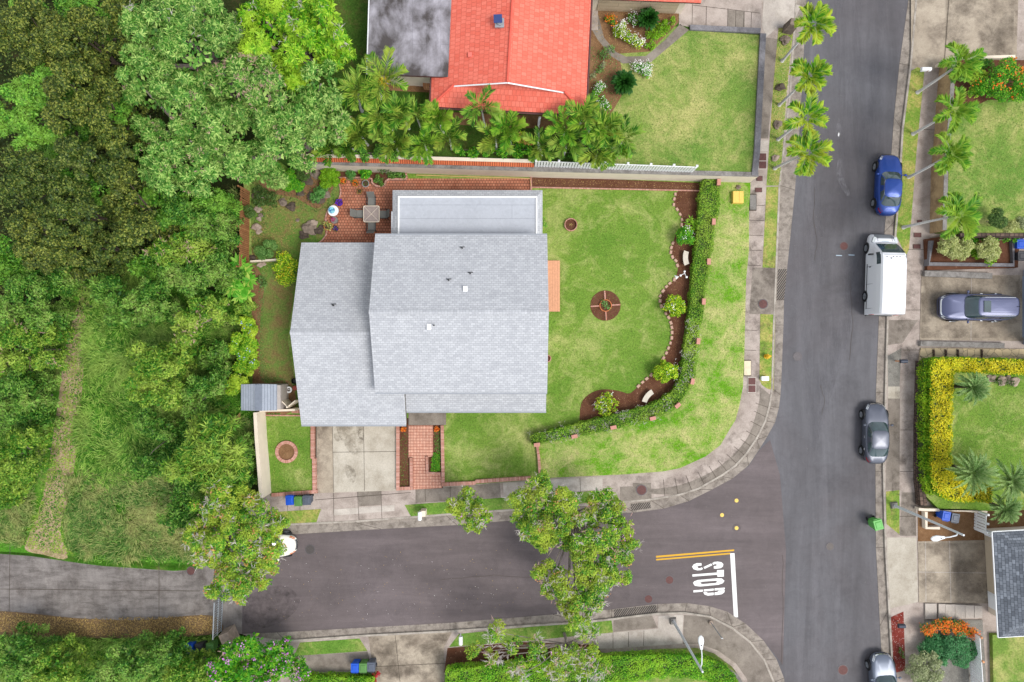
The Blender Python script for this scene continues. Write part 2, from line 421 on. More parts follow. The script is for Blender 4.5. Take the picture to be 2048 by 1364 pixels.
M['wallcap'] = concrete('wall_cap', '#77736f', '#8d8985', '#57534f', .6, 1.2, 8)
M['darkwall'] = concrete('dark_block_wall', '#6c6a6c', '#838185', '#504e51', .55, .6, 9)
M['tanwall'] = concrete('tan_wall', '#a58b68', '#b89d78', '#7a6247', .7, .5, 10)
M['rockwall'] = bricks('lava_rock', '#4f4139', '#6a584d', '#2e2622', .34, .26, .03, rnd=(.5, 1.4), var=.9)
M['flag'] = None
def flagst():
    t = NT('flagstone', .85, .3); v = t.co()
    c = t.mix(t.ramp(t.voro(1.9, v, out='Color'), [(.2, 0.), (.8, 1.)]), '#c3b08d', '#a99a80')
    e = t.voro(1.9, v, 'DISTANCE_TO_EDGE', 'Distance'); t.col(t.mix(t.ramp(e, [(.015, 1.), (.035, 0.)]), c, '#6e6354')); return t.m
M['flag'] = flagst()
M['white'] = flat('white_paint', '#e4e5e6', .45, var=.04)
M['marking'] = NT('road_paint_white', .6, .3).m
t = NT('road_paint_white', .65, .3); t.col(t.mix(t.ramp(t.noise(9, 6, .8), [(.55, 0.), (.8, .5)]), '#dfdfdc', '#9a9896')); M['marking'] = t.m
t = NT('road_paint_yellow', .65, .3); t.col(t.mix(t.ramp(t.noise(9, 6, .8), [(.5, 0.), (.8, .6)]), '#c99a25', '#8f7a4a')); M['yellow'] = t.m
M['hydrant'] = flat('hydrant_yellow', '#d6a514', .5, var=.08)
M['orangeline'] = flat('orange_stain', '#b0702e', .8)
M['rust'] = flat('rusted_iron', '#5f3f3c', .7, .3, var=.25, scale=9)
M['iron'] = flat('cast_iron', '#544f4d', .6, .5, var=.2, scale=9)
M['greyiron'] = flat('grey_iron', '#5a5658', .6, .4, var=.2, scale=9)
M['steel'] = flat('galvanised_steel', '#9ba1a6', .5, .5, var=.1)
M['black'] = flat('black_rubber', '#17181a', .7, var=0)
M['dark'] = flat('dark_plastic', '#2a2b2e', .5, var=0)
M['rock'] = flat('lava_rock_stone', '#76695e', .95, var=.45, scale=2.5)
M['rockd'] = flat('dark_lava_stone', '#51463d', .95, var=.45, scale=2.5)
M['rockl'] = flat('pale_stone', '#97877a', .95, var=.3, scale=3)
M['stone'] = flat('bench_stone', '#c5bdaf', .9, var=.1, scale=3)
M['terracotta'] = flat('terracotta', '#b0663c', .8, var=.2, scale=5)
M['wood'] = bricks('deck_wood', '#c98d65', '#d39c74', '#7b4f35', 3.2, .14, .008, 'UV', .3, rot=R(90))
M['fencewood'] = bricks('fence_wood', '#966642', '#a97850', '#4a3324', .14, 5, .01, 'UV', 0, rnd=(.6, 1.3), var=.8)
M['shingle'] = bricks('grey_shingle', '#a1a3a8', '#b3b5b9', '#8f9195', .3, .16, .014, 'UV', .5, .05, .9, .45, rnd=(.9, 1.06), msm=.3)
M['ridge'] = bricks('ridge_shingle', '#a0a2a7', '#aeb0b4', '#94969a', .2, .6, .012, 'UV', 0)
M['shingle_dk'] = bricks('slate_shingle', '#565b63', '#7c828b', '#3f4349', .32, .2, .014, 'UV', .5, 0, .9, .7)
M['redtile'] = bricks('red_concrete_tile', '#cf6250', '#d97462', '#b85445', .27, .36, .016, 'UV', .35, 0, .75, .3, rnd=(.9, 1.1))
M['redcap'] = flat('red_ridge_tile', '#d05848', .75, var=.1)
M['orangetile'] = bricks('orange_clay_tile', '#b85f3b', '#c9724b', '#7a3822', .16, 2, .03, 'UV', 0)
def membrane(name, c, seam, stain, sts):
    t = NT(name, .7, .3); v = t.co()
    b = t.n('TexBrick'); b.offset = .5; t.t.links.new(t.co('UV'), b.inputs['Vector'])
    b.inputs['Color1'].default_value = lin(c); b.inputs['Color2'].default_value = lin(c); b.inputs['Mortar'].default_value = lin(seam)
    b.inputs['Scale'].default_value = 1; b.inputs['Brick Width'].default_value = 40; b.inputs['Row Height'].default_value = .96; b.inputs['Mortar Size'].default_value = .012
    n = t.noise(.5, 9, .62, t.co('Object', (1.1, .8, 1), (0, 0, .3)), .25); n2 = t.noise(.22, 4, .6, t.co('Object', (1, .25, 1)), .3)
    m = t.math('ADD', t.math('MULTIPLY', n, .65), t.math('MULTIPLY', n2, .35))
    c2 = t.mix(t.ramp(m, [(.5-.14*sts, 0.), (.6-.06*sts, sts)]), b.outputs['Color'], stain)
    c2 = t.mix(.5, c2, t.ramp(t.noise(3, 6, .8, v, 1), [(.3, .8), (.7, 1.2)]), 'MULTIPLY')
    t.col(c2); return t.m
M['membrane'] = membrane('grey_roof_membrane', '#a9adb5', '#83878f', '#9a9ea6', .3)
M['flatroof'] = membrane('stained_flat_roof', '#a3a0a8', '#8c8a92', '#3b3533', .95)
M['metalroof'] = bricks('grey_metal_sheet', '#8f96a2', '#9aa1ad', '#777d88', .2, 20, .02, 'UV', 0)
M['glass'] = flat('window_glass', '#1c2a30', .08, 0, .8, var=0)
M['carglass'] = flat('car_glass', '#36474a', .05, 0, .9, var=.3, scale=1.2)
M['siding'] = flat('beige_siding', '#b5a58e', .85, var=.05)
M['bluewall'] = flat('pale_blue_siding', '#8f9bb0', .8, var=.05)
M['garage'] = bricks('garage_door_panel', '#b9a68c', '#bba98f', '#958470', 3, .5, .02)
M['soilpot'] = flat('potting_soil', '#4a3527', .95, var=.3, scale=12)
M['cover_y'] = flat('yellow_plastic_cover', '#d9b95a', .6, var=.12, scale=5)
M['chairfab'] = flat('grey_mesh_fabric', '#73736f', .85, var=.08)
M['tableglass'] = flat('frosted_table_glass', '#8e817b', .25, 0, .6, var=.15)
M['pipe_y'] = flat('tan_pipe', '#c9a872', .6, var=.1)
M['bin_blue'] = flat('blue_bin_plastic', '#0f4bb5', .5, var=.06)
M['bin_green'] = flat('green_bin_plastic', '#4d7a3c', .5, var=.06)
M['bin_grey'] = flat('grey_bin_plastic', '#4d5461', .5, var=.06)
M['bin_black'] = flat('charcoal_bin_plastic', '#35353a', .5, var=.06)
M['bin_lime'] = flat('bright_green_bin_plastic', '#58a34a', .5, var=.06)
# ---------------------------------------------------------------- ground
Z0, ZP, ZL, ZT, ZE, ZG = 0.0, .13, .36, 2.2, 1.0, 1.5
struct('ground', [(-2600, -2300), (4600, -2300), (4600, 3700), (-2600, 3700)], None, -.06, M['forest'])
# asphalt
WE = [(1613, -120), (1613, 0), (1601, 230), (1590, 380), (1578, 500), (1568, 600), (1567, 650), (1563, 752), (1561, 790), (1558, 815), (1550, 845), (1535, 872), (1519, 898), (1497, 931), (1465, 957), (1424, 979), (1378, 1002), (1328, 1017), (1268, 1025), (1180, 1028), (914, 1050), (762, 1058), (596, 1068), (480, 1076)]
SE_ = [(484, 1268), (554, 1265), (900, 1245.6), (1106, 1229), (1165, 1223), (1223, 1219), (1270, 1213), (1315, 1208), (1374, 1206), (1418, 1212), (1454, 1223), (1491, 1247), (1527, 1281), (1553, 1318), (1568, 1356), (1574, 1400), (1578, 1500)]
EE = [(1818, -120), (1817, 0), (1799, 127), (1788, 235), (1781, 330), (1769, 464), (1762, 560), (1758, 632), (1752, 785), (1751, 943), (1752, 1095), (1760, 1251), (1763, 1307), (1766, 1400), (1768, 1500)]
struct('avenue_road', WE[:18]+[(1374, 1206)]+SE_[9:]+EE[::-1], None, 0, M['road'])
struct('side_street', WE[15:]+SE_[:13]+[(1566, 1330), (1572, 1100), (1560, 950), (1540, 880), (1519, 900), (1497, 933)], None, .004, M['road2'])
# gutters + kerbs
WK = [(1595, -120), (1594.6, 0), (1582, 190), (1561, 371), (1556, 500), (1552, 600), (1549.6, 650), (1547, 752), (1546, 778), (1541, 812), (1533, 842), (1514, 880), (1494, 909), (1472, 933), (1444, 953), (1398, 979), (1361, 991), (1302, 1001), (1239, 1007), (1100, 1017), (892, 1031), (709, 1045), (577, 1051), (480, 1058)]
SK = [(500, 1274), (571, 1283-2), (725, 1270), (900, 1261), (1026, 1252), (1165, 1243), (1223, 1237), (1270, 1231), (1315, 1226), (1370, 1224.5), (1421, 1232), (1465, 1254), (1502, 1283), (1531, 1320), (1549.5, 1364), (1556, 1400), (1560, 1500)]
EK = [(1832, -120), (1831, 0), (1820, 131), (1804, 258), (1799, 340), (1792, 440), (1784, 530), (1774, 634), (1770, 785), (1766, 943), (1770, 1095), (1777, 1220), (1782, 1307), (1785, 1400), (1786, 1500)]
struct('gutter_west', WE+WK[::-1], -.1, .02, M['gutter'])
struct('gutter_south', SE_+SK[::-1], -.1, .02, M['gutter'])
struct('gutter_east', EE+EK[::-1], -.1, .02, M['gutter'])
struct('pavement_west', WK+[(480, 1040), (560, 940), (900, 900), (1300, 700), (1300, 300), (1380, 150), (1380, -120)], -.1, ZP, M['conc'])
struct('pavement_south', [(500, 1274)]+SK[1:]+[(1200, 1500), (500, 1500)], -.1, ZP, M['conc'])
struct('pavement_east', EK+[(2700, 1500), (2700, -120)], -.1, ZP, M['conc'])
def kerbline(name, line, side=1, w=.14):
    a = P2(line, .16); b = offs(a, side*w)
    o = MB().strip(a, b, 0, .155).build(name, M['kerb']); tag(o, kind='structure')
kerbline('kerb_west', WK, -1); kerbline('kerb_south', SK, -1); kerbline('kerb_east', EK, 1)
# pavement joints and patches
def lines(name, segs, w, z, mat):
    m = MB()
    for a, b in segs:
        a, b = W(*a, z), W(*b, z); d = (b-a); d.normalize(); n = Vector((-d.y, d.x, 0))*w/2
        m.add([a-n, b-n, b+n, a+n], [(0, 1, 2, 3)])
    o = m.build(name, mat); tag(o, kind='structure')
    return o
M['joint'] = flat('joint_dark', '#4a423a', .95, var=.2)  # dark brown of the joints, also used for cracks and cover frames
def slab(name, pts, mat, lvl=1, base=ZP): return struct(name, pts, None, base+.004*lvl, mat)
IN = [(1511, 790), (1509, 828), (1496, 866), (1471, 899), (1442, 926), (1411, 946), (1358, 966), (1305, 974), (1232, 979)]
slab('pavement_dark_arc', cat([(1519, 772), (1519, 800)]+[(1512, 828), (1499, 868), (1474, 902), (1444, 929), (1411, 950), (1360, 970), (1305, 978), (1238, 983)], 3)+cat(WK[9:19], 2)[::-1][4:]+[(1541, 790)], M['conc_dark'])
slab('pavement_dark_verge', [(1505, 535), (1555, 536), (1551, 628), (1499, 628)], M['conc_dark'], 1)
slab('pavement_dark_north', [(1532, 75), (1555, 78), (1536, 277), (1519, 277)], M['conc_dark'], 1)
slab('pavement_light_patch', [(1518, 281), (1538, 281), (1536, 302), (1517, 302)], M['conc_light'], 1)
slab('pavement_dark_south_block', [(831, 979), (1000, 966), (1002, 997), (831, 1006)], M['conc_dark'], 1)
slab('pavement_light_block', [(1006, 966), (1062, 962), (1130, 957), (1205, 953), (1205, 978), (1008, 994)], M['conc_light'], 2)
slab('pavement_dark_corner', [(1227, 1241), (1303, 1228), (1315, 1255), (1227, 1264)], M['conc_dark'], 2)
slab('pavement_dark_bend', [(1400, 1232), (1421, 1236), (1463, 1258), (1500, 1287), (1529, 1324), (1547, 1364), (1556, 1420), (1500, 1420), (1494, 1358), (1472, 1327), (1436, 1301), (1399, 1288), (1366, 1288), (1368, 1230)], M['conc_dark'], 1)
slab('pavement_light_lamp_pad', [(1317, 1232), (1367, 1229), (1364, 1287), (1315, 1291)], M['conc_light'], 3)
slab('pavement_light_walk', [(1195, 1268), (1317, 1257), (1315, 1291), (1225, 1297), (1195, 1297)], M['conc_light'], 2)
slab('pavement_gravel_strip', [(1775, 712), (1803, 696), (1799, 773), (1776, 773)], M['gravel'], 1)
slab('pavement_gravel_strip_long', [(1776, 797), (1800, 797), (1799, 980), (1771, 980)], M['conc_dark'], 1)
slab('pavement_tan_slab', [(1776, 773), (1800, 773), (1800, 797), (1776, 797)], M['drive'], 2)
slab('red_cinder_strip', [(1782, 1234), (1807, 1223), (1811, 1341), (1784, 1347)], M['redmulch'], 2)
slab('pavement_dark_ramp', [(1776, 640), (1836, 640), (1805, 686), (1776, 690)], M['conc_dark'], 1)
slab('pavement_worn_apron', [(1774, 1075), (1833, 1075), (1836, 1204), (1776, 1218)], M['drive'], 1)
slab('pavement_dark_walk', [(1803, 985), (1831, 985), (1833, 1072), (1800, 1072)], M['conc_dark'], 1)
slab('pavement_apron_patch', [(715, 983), (762, 979), (762, 1010), (718, 1013)], M['conc_dark'], 1)
slab('pavement_apron_slab', [(667, 1019), (789, 1010), (789, 1022), (667, 1031)], M['conc_light'], 2)
slab('pavement_ramp_north', [(1594, -60), (1822, -60)][:1]+[(1590, -60), (1592, 8), (1602, 12), (1582, 55), (1557, 53), (1532, 75), (1524, 50), (1527, 5), (1527, -60)], M['conc_light'], 2)
slab('driveway_north', [(1822, -80), (1905, -80), (1889, 136), (1822, 136)], M['drive_old'], 1)
SD = [((1555, y), (1594-.12*y, y+2)) for y in ()]
segs = []
for i in range(0, 21):
    a = WK; 
for k in range(3, len(WE)-2):
    a, b = WE[k], WK[min(k, len(WK)-1)]
    segs.append((a, min(WK, key=lambda q: math.dist(q, a))))
for k in range(1, len(SE_)-2): segs.append((SE_[k], min(SK, key=lambda q: math.dist(q, SE_[k]))))
for k in range(1, len(EE)-2): segs.append((EE[k], min(EK, key=lambda q: math.dist(q, EE[k]))))
lines('gutter_joint', segs, .03, .026, M['joint'])
js = []
for y in (410, 440, 470, 500, 530, 660, 700): js.append(((1488, y), (1530-.06*(y-400), y+1)))
for a, b in zip([(1545, 818), (1540, 838), (1531, 858), (1521, 878), (1508, 897), (1494, 914), (1477, 931), (1458, 947), (1436, 961), (1411, 973), (1384, 982), (1356, 989), (1330, 995)], [(1511, 806), (1508, 822), (1501, 842), (1493, 862), (1481, 878), (1468, 893), (1453, 908), (1436, 921), (1418, 932), (1396, 944), (1372, 951), (1350, 956), (1327, 959)]): js.append((a, b))
js += [((1844, 620), (1812, 620)), ((1849, 499), (1817, 499)), ((1870, 260), (1838, 258)), ((1830, 943), (1800, 943)), ((1832, 1033), (1800, 1033)), ((1834, 860), (1801, 860)), ((1840, 700), (1805, 700)),
       ((630, 1000), (822, 985)), ((667, 985), (668, 1045)), ((715, 983), (718, 1043)), ((762, 980), (764, 1040)), ((600, 994), (600, 1021)), ((575, 995), (575, 1022)),
       ((1226, 1266), (1226, 1297)), ((1257, 1264), (1257, 1294)), ((1288, 1261), (1287, 1292)), ((740, 1334), (900, 1326)), ((790, 1268), (800, 1364)),
       ((850, 975), (851, 1003)), ((900, 972), (901, 1000)), ((1050, 963), (1051, 992)), ((1090, 960), (1092, 988)), ((1160, 956), (1161, 983))]
lines('pavement_joint', js, .03, ZP+.02, M['joint'])
# kerbside grass
def grass(name, pts, mat, lvl=3, base=ZP): return slab(name, pts, mat, lvl, base)
grass('verge_grass_north', [(1557, 56), (1587, 56), (1572, 195), (1560, 371), (1533, 371), (1547, 167)], M['strip'])
grass('verge_grass_middle', [(1533, 374), (1559, 373), (1553, 536), (1525, 535)], M['strip'])
grass('verge_grass_lower', [(1520.6, 628), (1550.6, 629), (1547, 781), (1534, 777), (1524, 770), (1519, 760)], M['strip'])
grass('verge_grass_drive', [(809, 1010), (889, 1004), (1195, 981), (1232, 985), (1239, 1001), (1100, 1012), (892, 1027), (822, 1033)], M['strip_g'])
grass('verge_grass_west', [(548, 1024), (642, 1018), (632, 1047), (548, 1052)], M['strip'])
grass('verge_grass_east', [(1820, 143), (1835, 134), (1849, 140), (1833, 305), (1818, 499), (1812, 511), (1789, 464), (1803, 300)], M['strip'])
grass('verge_grass_lamp', [(1772, 983), (1799, 980), (1799, 1069), (1773, 1048)], M['strip'])
grass('verge_grass_south_left', [(600, 1285), (719, 1277), (735, 1302), (588, 1312)], M['strip_g'])
grass('verge_grass_south', [(918, 1268), (1012, 1258), (1223, 1240), (1226, 1265), (1194, 1268), (1040, 1283), (898, 1294)], M['strip_g'])
# centre lot
LOT = [(486, 322), (640, 320), (1501, 364), (1501, 373), (1498, 420), (1498, 500), (1492, 561), (1490, 650), (1489, 701), (1486, 773), (1478, 815), (1471, 840), (1458, 861), (1441, 890), (1411, 913), (1361, 936), (1325, 943), (1245, 949), (1112, 955), (1040, 962), (886, 973), (886, 836), (628, 836), (628, 916), (631, 918), (631, 985), (541, 992), (531, 822), (500, 822)]
struct('garden_lawn', LOT, -.1, ZL, M['lawn'])
hedge_out = [(1434, 358), (1440, 376), (1439, 427), (1430, 448), (1427, 491), (1421, 519), (1416, 561), (1410, 598), (1406, 638), (1401, 651), (1397, 689), (1391, 752), (1382, 778), (1366, 803), (1341, 826), (1298, 842), (1232, 858), (1156, 874), (1080, 889)]
slab('outer_lawn', [(1434, 362), (1500, 366)]+LOT[3:18]+[(1112, 955), (1081, 955), (1077, 889)]+hedge_out[::-1][1:], M['verge'], 1, ZL)
slab('front_yard_lawn', [(540, 836), (625, 836), (627, 984), (545, 988)], M['lawn'], 2, ZL)
slab('back_garden_grass', [(500, 340), (678, 340), (678, 362), (690, 372), (676, 395), (655, 420), (650, 445), (655, 466), (620, 490), (600, 500), (575, 680), (600, 820), (515, 820), (505, 560)], M['lawn_w'], 2, ZL)
slab('back_garden_soil', cat([(503, 540), (520, 545), (528, 575), (522, 620), (519, 690), (520, 740), (530, 765), (560, 762), (585, 768), (586, 822), (512, 822), (506, 700)], 4, True), M['dirt'], 3, ZL)
slab('north_flower_bed_soil', [(1064, 352), (1405, 366), (1402, 380), (1064, 373)], M['mulch'], 2, ZL)
BED = [(1353, 384), (1351, 392), (1348, 409), (1358, 423), (1364, 439), (1363, 451), (1352, 468), (1346, 486), (1342, 500), (1344, 512), (1353, 523), (1356, 537), (1349, 559), (1335, 571), (1325, 584), (1320, 596), (1323, 610), (1332, 627), (1340, 640), (1344, 658), (1343, 679), (1336, 699), (1330, 712), (1324, 722), (1313, 737), (1303, 750), (1288, 762), (1272, 777), (1258, 787), (1242, 783), (1220, 779), (1197, 780), (1176, 790), (1162, 808), (1159, 842)]
hedge_in = [(1402, 366), (1400, 385), (1395, 432), (1390, 491), (1380, 549), (1376, 596), (1372, 631), (1370, 651), (1362, 714), (1357, 752), (1345, 778), (1322, 797), (1294, 810), (1230, 826), (1159, 843), (1080, 862), (1058, 869)]
slab('flower_bed_soil', cat(BED, 3)+hedge_in[:15][::-1], M['mulch'], 4, ZL)
# patio and beds beside it
slab('brick_patio', cat([(620, 520), (622, 492), (640, 483), (650, 470), (648, 450), (650, 432), (664, 414), (677, 398), (679, 372), (677, 357)], 4)+[(1062, 357), (1062, 400), (960, 520)], M['patio'], 4, ZL)
slab('patio_bed_soil', [(679, 343), (812, 345), (812, 358), (776, 360), (770, 370), (760, 374), (748, 371), (741, 362), (737, 357), (679, 356)], M['mulch'], 6, ZL)
slab('pond_bed_soil', cat([(585, 345), (640, 338), (672, 352), (662, 385), (640, 415), (615, 410), (590, 395), (540, 385), (520, 360)], 4, True), M['dirt'], 5, ZL)
# driveway and entrance path
struct('driveway', [(633, 836), (792, 836), (792, 981), (640, 986), (633, 985)], -.1, .19, M['drive'])
struct('driveway_worn_edge', [(633, 836), (664, 836), (667, 985), (640, 986), (634, 985)], None, .194, M['conc_dark'] if False else M['drive_old'])
lines('driveway_joint', [((665, 845), (667, 984)), ((727, 845), (729, 982)), ((665, 904.5), (792, 903))], .03, .2, M['joint'])
struct('entry_slab', [(817, 815), (892, 815), (892, 850), (817, 850)], -.1, .40, M['conc_dark'])
struct('entry_planting_soil', [(792, 836), (886, 836), (886, 976), (792, 981)], -.1, .18, M['mulch'])
struct('brick_path', [(817, 851), (866, 851), (866, 912), (857, 914), (857, 944), (881, 944), (884, 976), (826, 979), (826, 915), (817, 915)], .1, .24, M['pathbrick'])
# north terrace
TERR = [(560, 326), (640, 322), (1066, 343), (1515, 354), (1504, 330), (1521, 70), (1521, 60), (1393, 55), (1380, -140), (560, -140)]
TERR = [(560, 323), (640, 321), (1066, 340), (1510, 352), (1504, 348), (1521, 62), (1393, 55), (1385, -140), (560, -140)]
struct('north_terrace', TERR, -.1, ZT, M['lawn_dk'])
def tslab(n, p, m, l=1): return slab(n, p, m, l, ZT)
tslab('north_lawn', [(1215, 336), (1504, 350), (1521, 70), (1393, 62), (1340, 50), (1240, 100), (1200, 180), (1205, 240), (1225, 290)], M['lawn_n'], 1)
tslab('north_side_dirt', [(884, 224), (1172, 234), (1180, 262), (884, 248)], M['dirt'], 1)
tslab('north_side_slab', [(770, 150), (862, 160), (860, 185), (760, 180)], M['dirt'], 2)
tslab('garden_bed_north', [(1178, 18), (1200, 10), (1358, 12), (1357, 45), (1300, 103), (1225, 108), (1240, 118), (1250, 180), (1218, 235), (1178, 220)], M['dirt'], 2)
tslab('garden_path_north', cat([(1184, 28), (1196, 28), (1208, 75), (1232, 104), (1252, 113), (1292, 112), (1330, 80), (1360, 48), (1378, 60), (1340, 92), (1302, 124), (1245, 127), (1222, 112), (1196, 80), (1184, 60)], 1, True), M['conc_dark'], 3)
tslab('garden_paving_north', [(1178, 8), (1196, 8), (1196, 60), (1178, 60)], M['conc'], 4)
tslab('driveway_terrace', [(1358, -120), (1527, -120), (1522, 60), (1385, 55), (1358, 50)], M['conc'], 3)
tslab('driveway_terrace_patch', [(1455, 20), (1490, 22), (1489, 56), (1456, 54)], M['conc_dark'], 4)
lines('driveway_terrace_joint', [((1385, 8), (1384, 55)), ((1413, 12), (1412, 55)), ((1456, 16), (1455, 57)), ((1472, 20), (1471, 57)), ((1488, 24), (1487, 58)), ((1503, 24), (1502, 59)), ((1385, 10), (1520, 26))], .03, ZT+.024, M['joint'])
# driveway ramp down to the street
m = MB(); a, b, c, d = W(1522, -120, ZT), W(1521, 62, ZT), W(1600, 50, .14), W(1606, -120, .14)
# west: rough ground, track, concrete lane
slab('wild_grass_ground', cat([(190, 545), (330, 560), (500, 640), (505, 960), (430, 1125), (250, 1135), (60, 1112), (-300, 1060), (-300, 800), (60, 820), (120, 650)], 4, True), M['wild'], 4, 0)
slab('dirt_track', cat([(170, 570), (180, 620), (170, 700), (164, 790), (154, 900), (136, 1000), (120, 1060), (135, 1116), (90, 1110), (50, 1098), (62, 1060), (86, 990), (102, 900), (118, 790), (130, 700), (152, 620)], 4, True), M['track'], 6, 0)
struct('concrete_lane', [(-500, 1085), (0, 1081), (60, 1092), (130, 1104), (220, 1112), (330, 1116), (392, 1112), (440, 1085), (484, 1076), (484, 1268), (432, 1262), (300, 1258), (0, 1246), (-500, 1240)], -.1, .012, M['lane'])
slab('leaf_litter_ground', cat([(-300, 1215), (0, 1222), (150, 1236), (280, 1240), (400, 1230), (436, 1238), (436, 1266), (300, 1276), (100, 1275), (-300, 1262)], 4, True), M['litter'], 6, 0)
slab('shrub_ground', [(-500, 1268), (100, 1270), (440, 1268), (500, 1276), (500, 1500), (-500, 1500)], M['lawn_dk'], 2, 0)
lines('lane_joint', [((318, 1116), (318, 1240)), ((20, 1090), (18, 1240)), ((0, 1178), (400, 1182))], .04, .02, M['joint'])
# south side
slab('driveway_south', [(736, 1270), (905, 1262), (888, 1295), (888, 1420), (748, 1420), (745, 1330)], M['drive_old'], 2)
slab('pavement_south_walk', [(590, 1312), (735, 1303), (745, 1340), (590, 1345)], M['conc_dark'], 2)
struct('south_garden', [(890, 1342), (1040, 1330), (1216, 1316), (1326, 1308), (1400, 1306), (1436, 1318), (1472, 1345), (1500, 1400), (1520, 1500), (880, 1500)], -.1, ZE, M['lawn_n'])
slab('south_bed_soil', [(895, 1296), (1040, 1284), (1195, 1290), (1215, 1330), (888, 1345)], M['mulch'], 2)
# east side
struct('driveway_suv', [(1843, 549), (2300, 552), (2300, 684), (1840, 680)], -.1, .17, M['drive_old'])
lines('driveway_suv_joint', [((1943, 550), (1942, 681))], .05, .178, M['conc_light'])
struct('driveway_southeast', [(1836, 1083), (1975, 1080), (1982, 1207), (1838, 1205)], -.1, .17, M['drive_old'])
lines('driveway_southeast_joint', [((1851, 1083), (1852, 1204)), ((1899, 1082), (1902, 1206)), ((1837, 1144), (1975, 1146))], .05, .178, M['conc_light'])
struct('driveway_northeast', [(1907, -120), (2040, -120), (2033, 117), (1890, 120)], -.1, .2, M['drive_old'])
struct('east_garden', [(1908, 122), (2300, 118), (2300, 466), (1925, 466), (1925, 462), (1892, 462)], -.1, ZG, M['lawn_n'])
slab('east_bed_soil', [(1908, 120), (2300, 120), (2300, 195), (1975, 200), (1945, 215), (1902, 200)], M['mulch'], 1, ZG)
struct('walled_bed_soil', [(1852, 478), (1925, 466), (2040, 470), (2036, 535), (1855, 540)], -.1, .5, M['mulch'])
struct('flagstone_walk', [(1842, 696), (2300, 700), (2300, 722), (1838, 722)], -.1, .24, M['flag'])
struct('hedge_garden', [(1850, 716), (2300, 720), (2300, 1010), (1990, 1022), (1880, 1020), (1850, 990)], -.1, .7, M['lawn'])
struct('southeast_yard', [(1985, 1270), (2300, 1275), (2300, 1500), (1990, 1500)], -.1, .5, M['lawn_n'])
struct('southeast_gravel', [(1850, 1240), (1965, 1240), (1975, 1400), (1845, 1400)], -.1, .2, M['gravel'])
struct('service_yard', [(1836, 1014), (2300, 1014), (2300, 1083), (1836, 1083)], -.1, .16, M['dirt'])

# worn marks, cracks and stains on the paving
def decal(name, polys, c, z, scale, lo, hi, amt=.8, streak=(1, 1, 1)):
    t = NT(name, .9, .2); t.col(c); n = t.noise(scale, 6, .75, t.co('Object', streak), .2)
    t.set(t.b.inputs['Alpha'], t.ramp(n, [(lo, 0.), (hi, amt)]))
    m = MB()
    for p in polys: m.prism(P2(p, z), None, z)
    return tag(m.build(name, t.m), kind='structure')
decal('road_scuff', [cat([(1676, 318), (1684, 322), (1682, 345), (1690, 362), (1700, 385), (1694, 392), (1682, 372), (1673, 350)], 3, True), cat([(1676, 238), (1682, 240), (1680, 280), (1672, 262)], 3, True)], '#a5a3a8', .014, 2.2, .42, .7, .3)
decal('road_wear', [[(1600, -100), (1780, -100), (1750, 500), (1600, 1000), (1590, 700)]], '#6b6a6f', .009, .9, .5, .72, .35, (1, .12, 1))
decal('road_dark_wear', [[(1640, 300), (1770, 300), (1745, 1400), (1600, 1400), (1640, 800)], [(700, 1090), (1250, 1080), (1260, 1200), (600, 1245)]], '#3f3c3e', .0095, .35, .5, .8, .22)
decal('road_stain', [cat([(490, 1200), (560, 1170), (600, 1200), (570, 1240), (500, 1258)], 4, True)], '#363132', .013, 2.4, .4, .75, .45)
decal('driveway_stain', [cat([(689, 930), (705, 935), (712, 948), (708, 965), (695, 958)], 4, True), cat([(668, 868), (680, 866), (684, 880), (672, 882)], 4, True), cat([(716, 862), (726, 858), (728, 880), (718, 876)], 4, True), cat([(672, 850), (725, 850), (722, 900), (700, 905)], 4, True)], '#7a7061', .2, 2.2, .4, .7, .5)
decal('pavement_dirt', [[(1490, 380), (1556, 380), (1548, 600), (1520, 800), (1488, 760)], cat([(1240, 955), (1360, 948), (1430, 910), (1470, 860), (1500, 870), (1450, 930), (1370, 975), (1250, 985)], 3, True)], '#554c46', ZP+.028, .8, .5, .72, .5)
decal('pavement_dirt_east', [[(1800, 520), (1845, 520), (1836, 900), (1832, 1070), (1780, 1070), (1790, 800)]], '#5a5149', ZP+.028, .7, .48, .7, .55)
decal('driveway_dirt_east', [[(1845, 552), (2040, 552), (2040, 676), (1842, 676)], [(1838, 1086), (1972, 1086), (1978, 1202), (1840, 1202)], [(1892, -60), (2030, -60), (2026, 110), (1892, 112)]], '#5a5147', .206, .4, .44, .7, .45)
decal('south_driveway_dirt', [[(745, 1275), (895, 1268), (885, 1400), (752, 1400)]], '#554c42', ZP+.03, .6, .45, .68, .5)
decal('lane_streaks', [[(-60, 1100), (60, 1106), (400, 1130), (430, 1240), (-60, 1230)]], '#4a4441', .016, 1.6, .46, .72, .4, (.35, 1.6, 1))
def crack(pts, w=.018):
    s = []
    for a, b in zip(pts, pts[1:]):
        k = 5; last = a
        for i in range(1, k+1): q = (a[0]+(b[0]-a[0])*i/k+random.uniform(-1.5, 1.5), a[1]+(b[1]-a[1])*i/k+random.uniform(-1, 1)); s.append((last, q)); last = q
    return s
lines('road_crack', crack([(1629, 375), (1628, 440), (1634, 480), (1630, 520)])+crack([(1640, 770), (1650, 800), (1643, 830)])+crack([(1565, 1110), (1566, 1200), (1562, 1330)])+crack([(1240, 1050), (1210, 1085)])+crack([(880, 1160), (990, 1150), (1100, 1158)])+crack([(1700, 560), (1706, 640), (1698, 720)]), .022, .013, M['joint'])
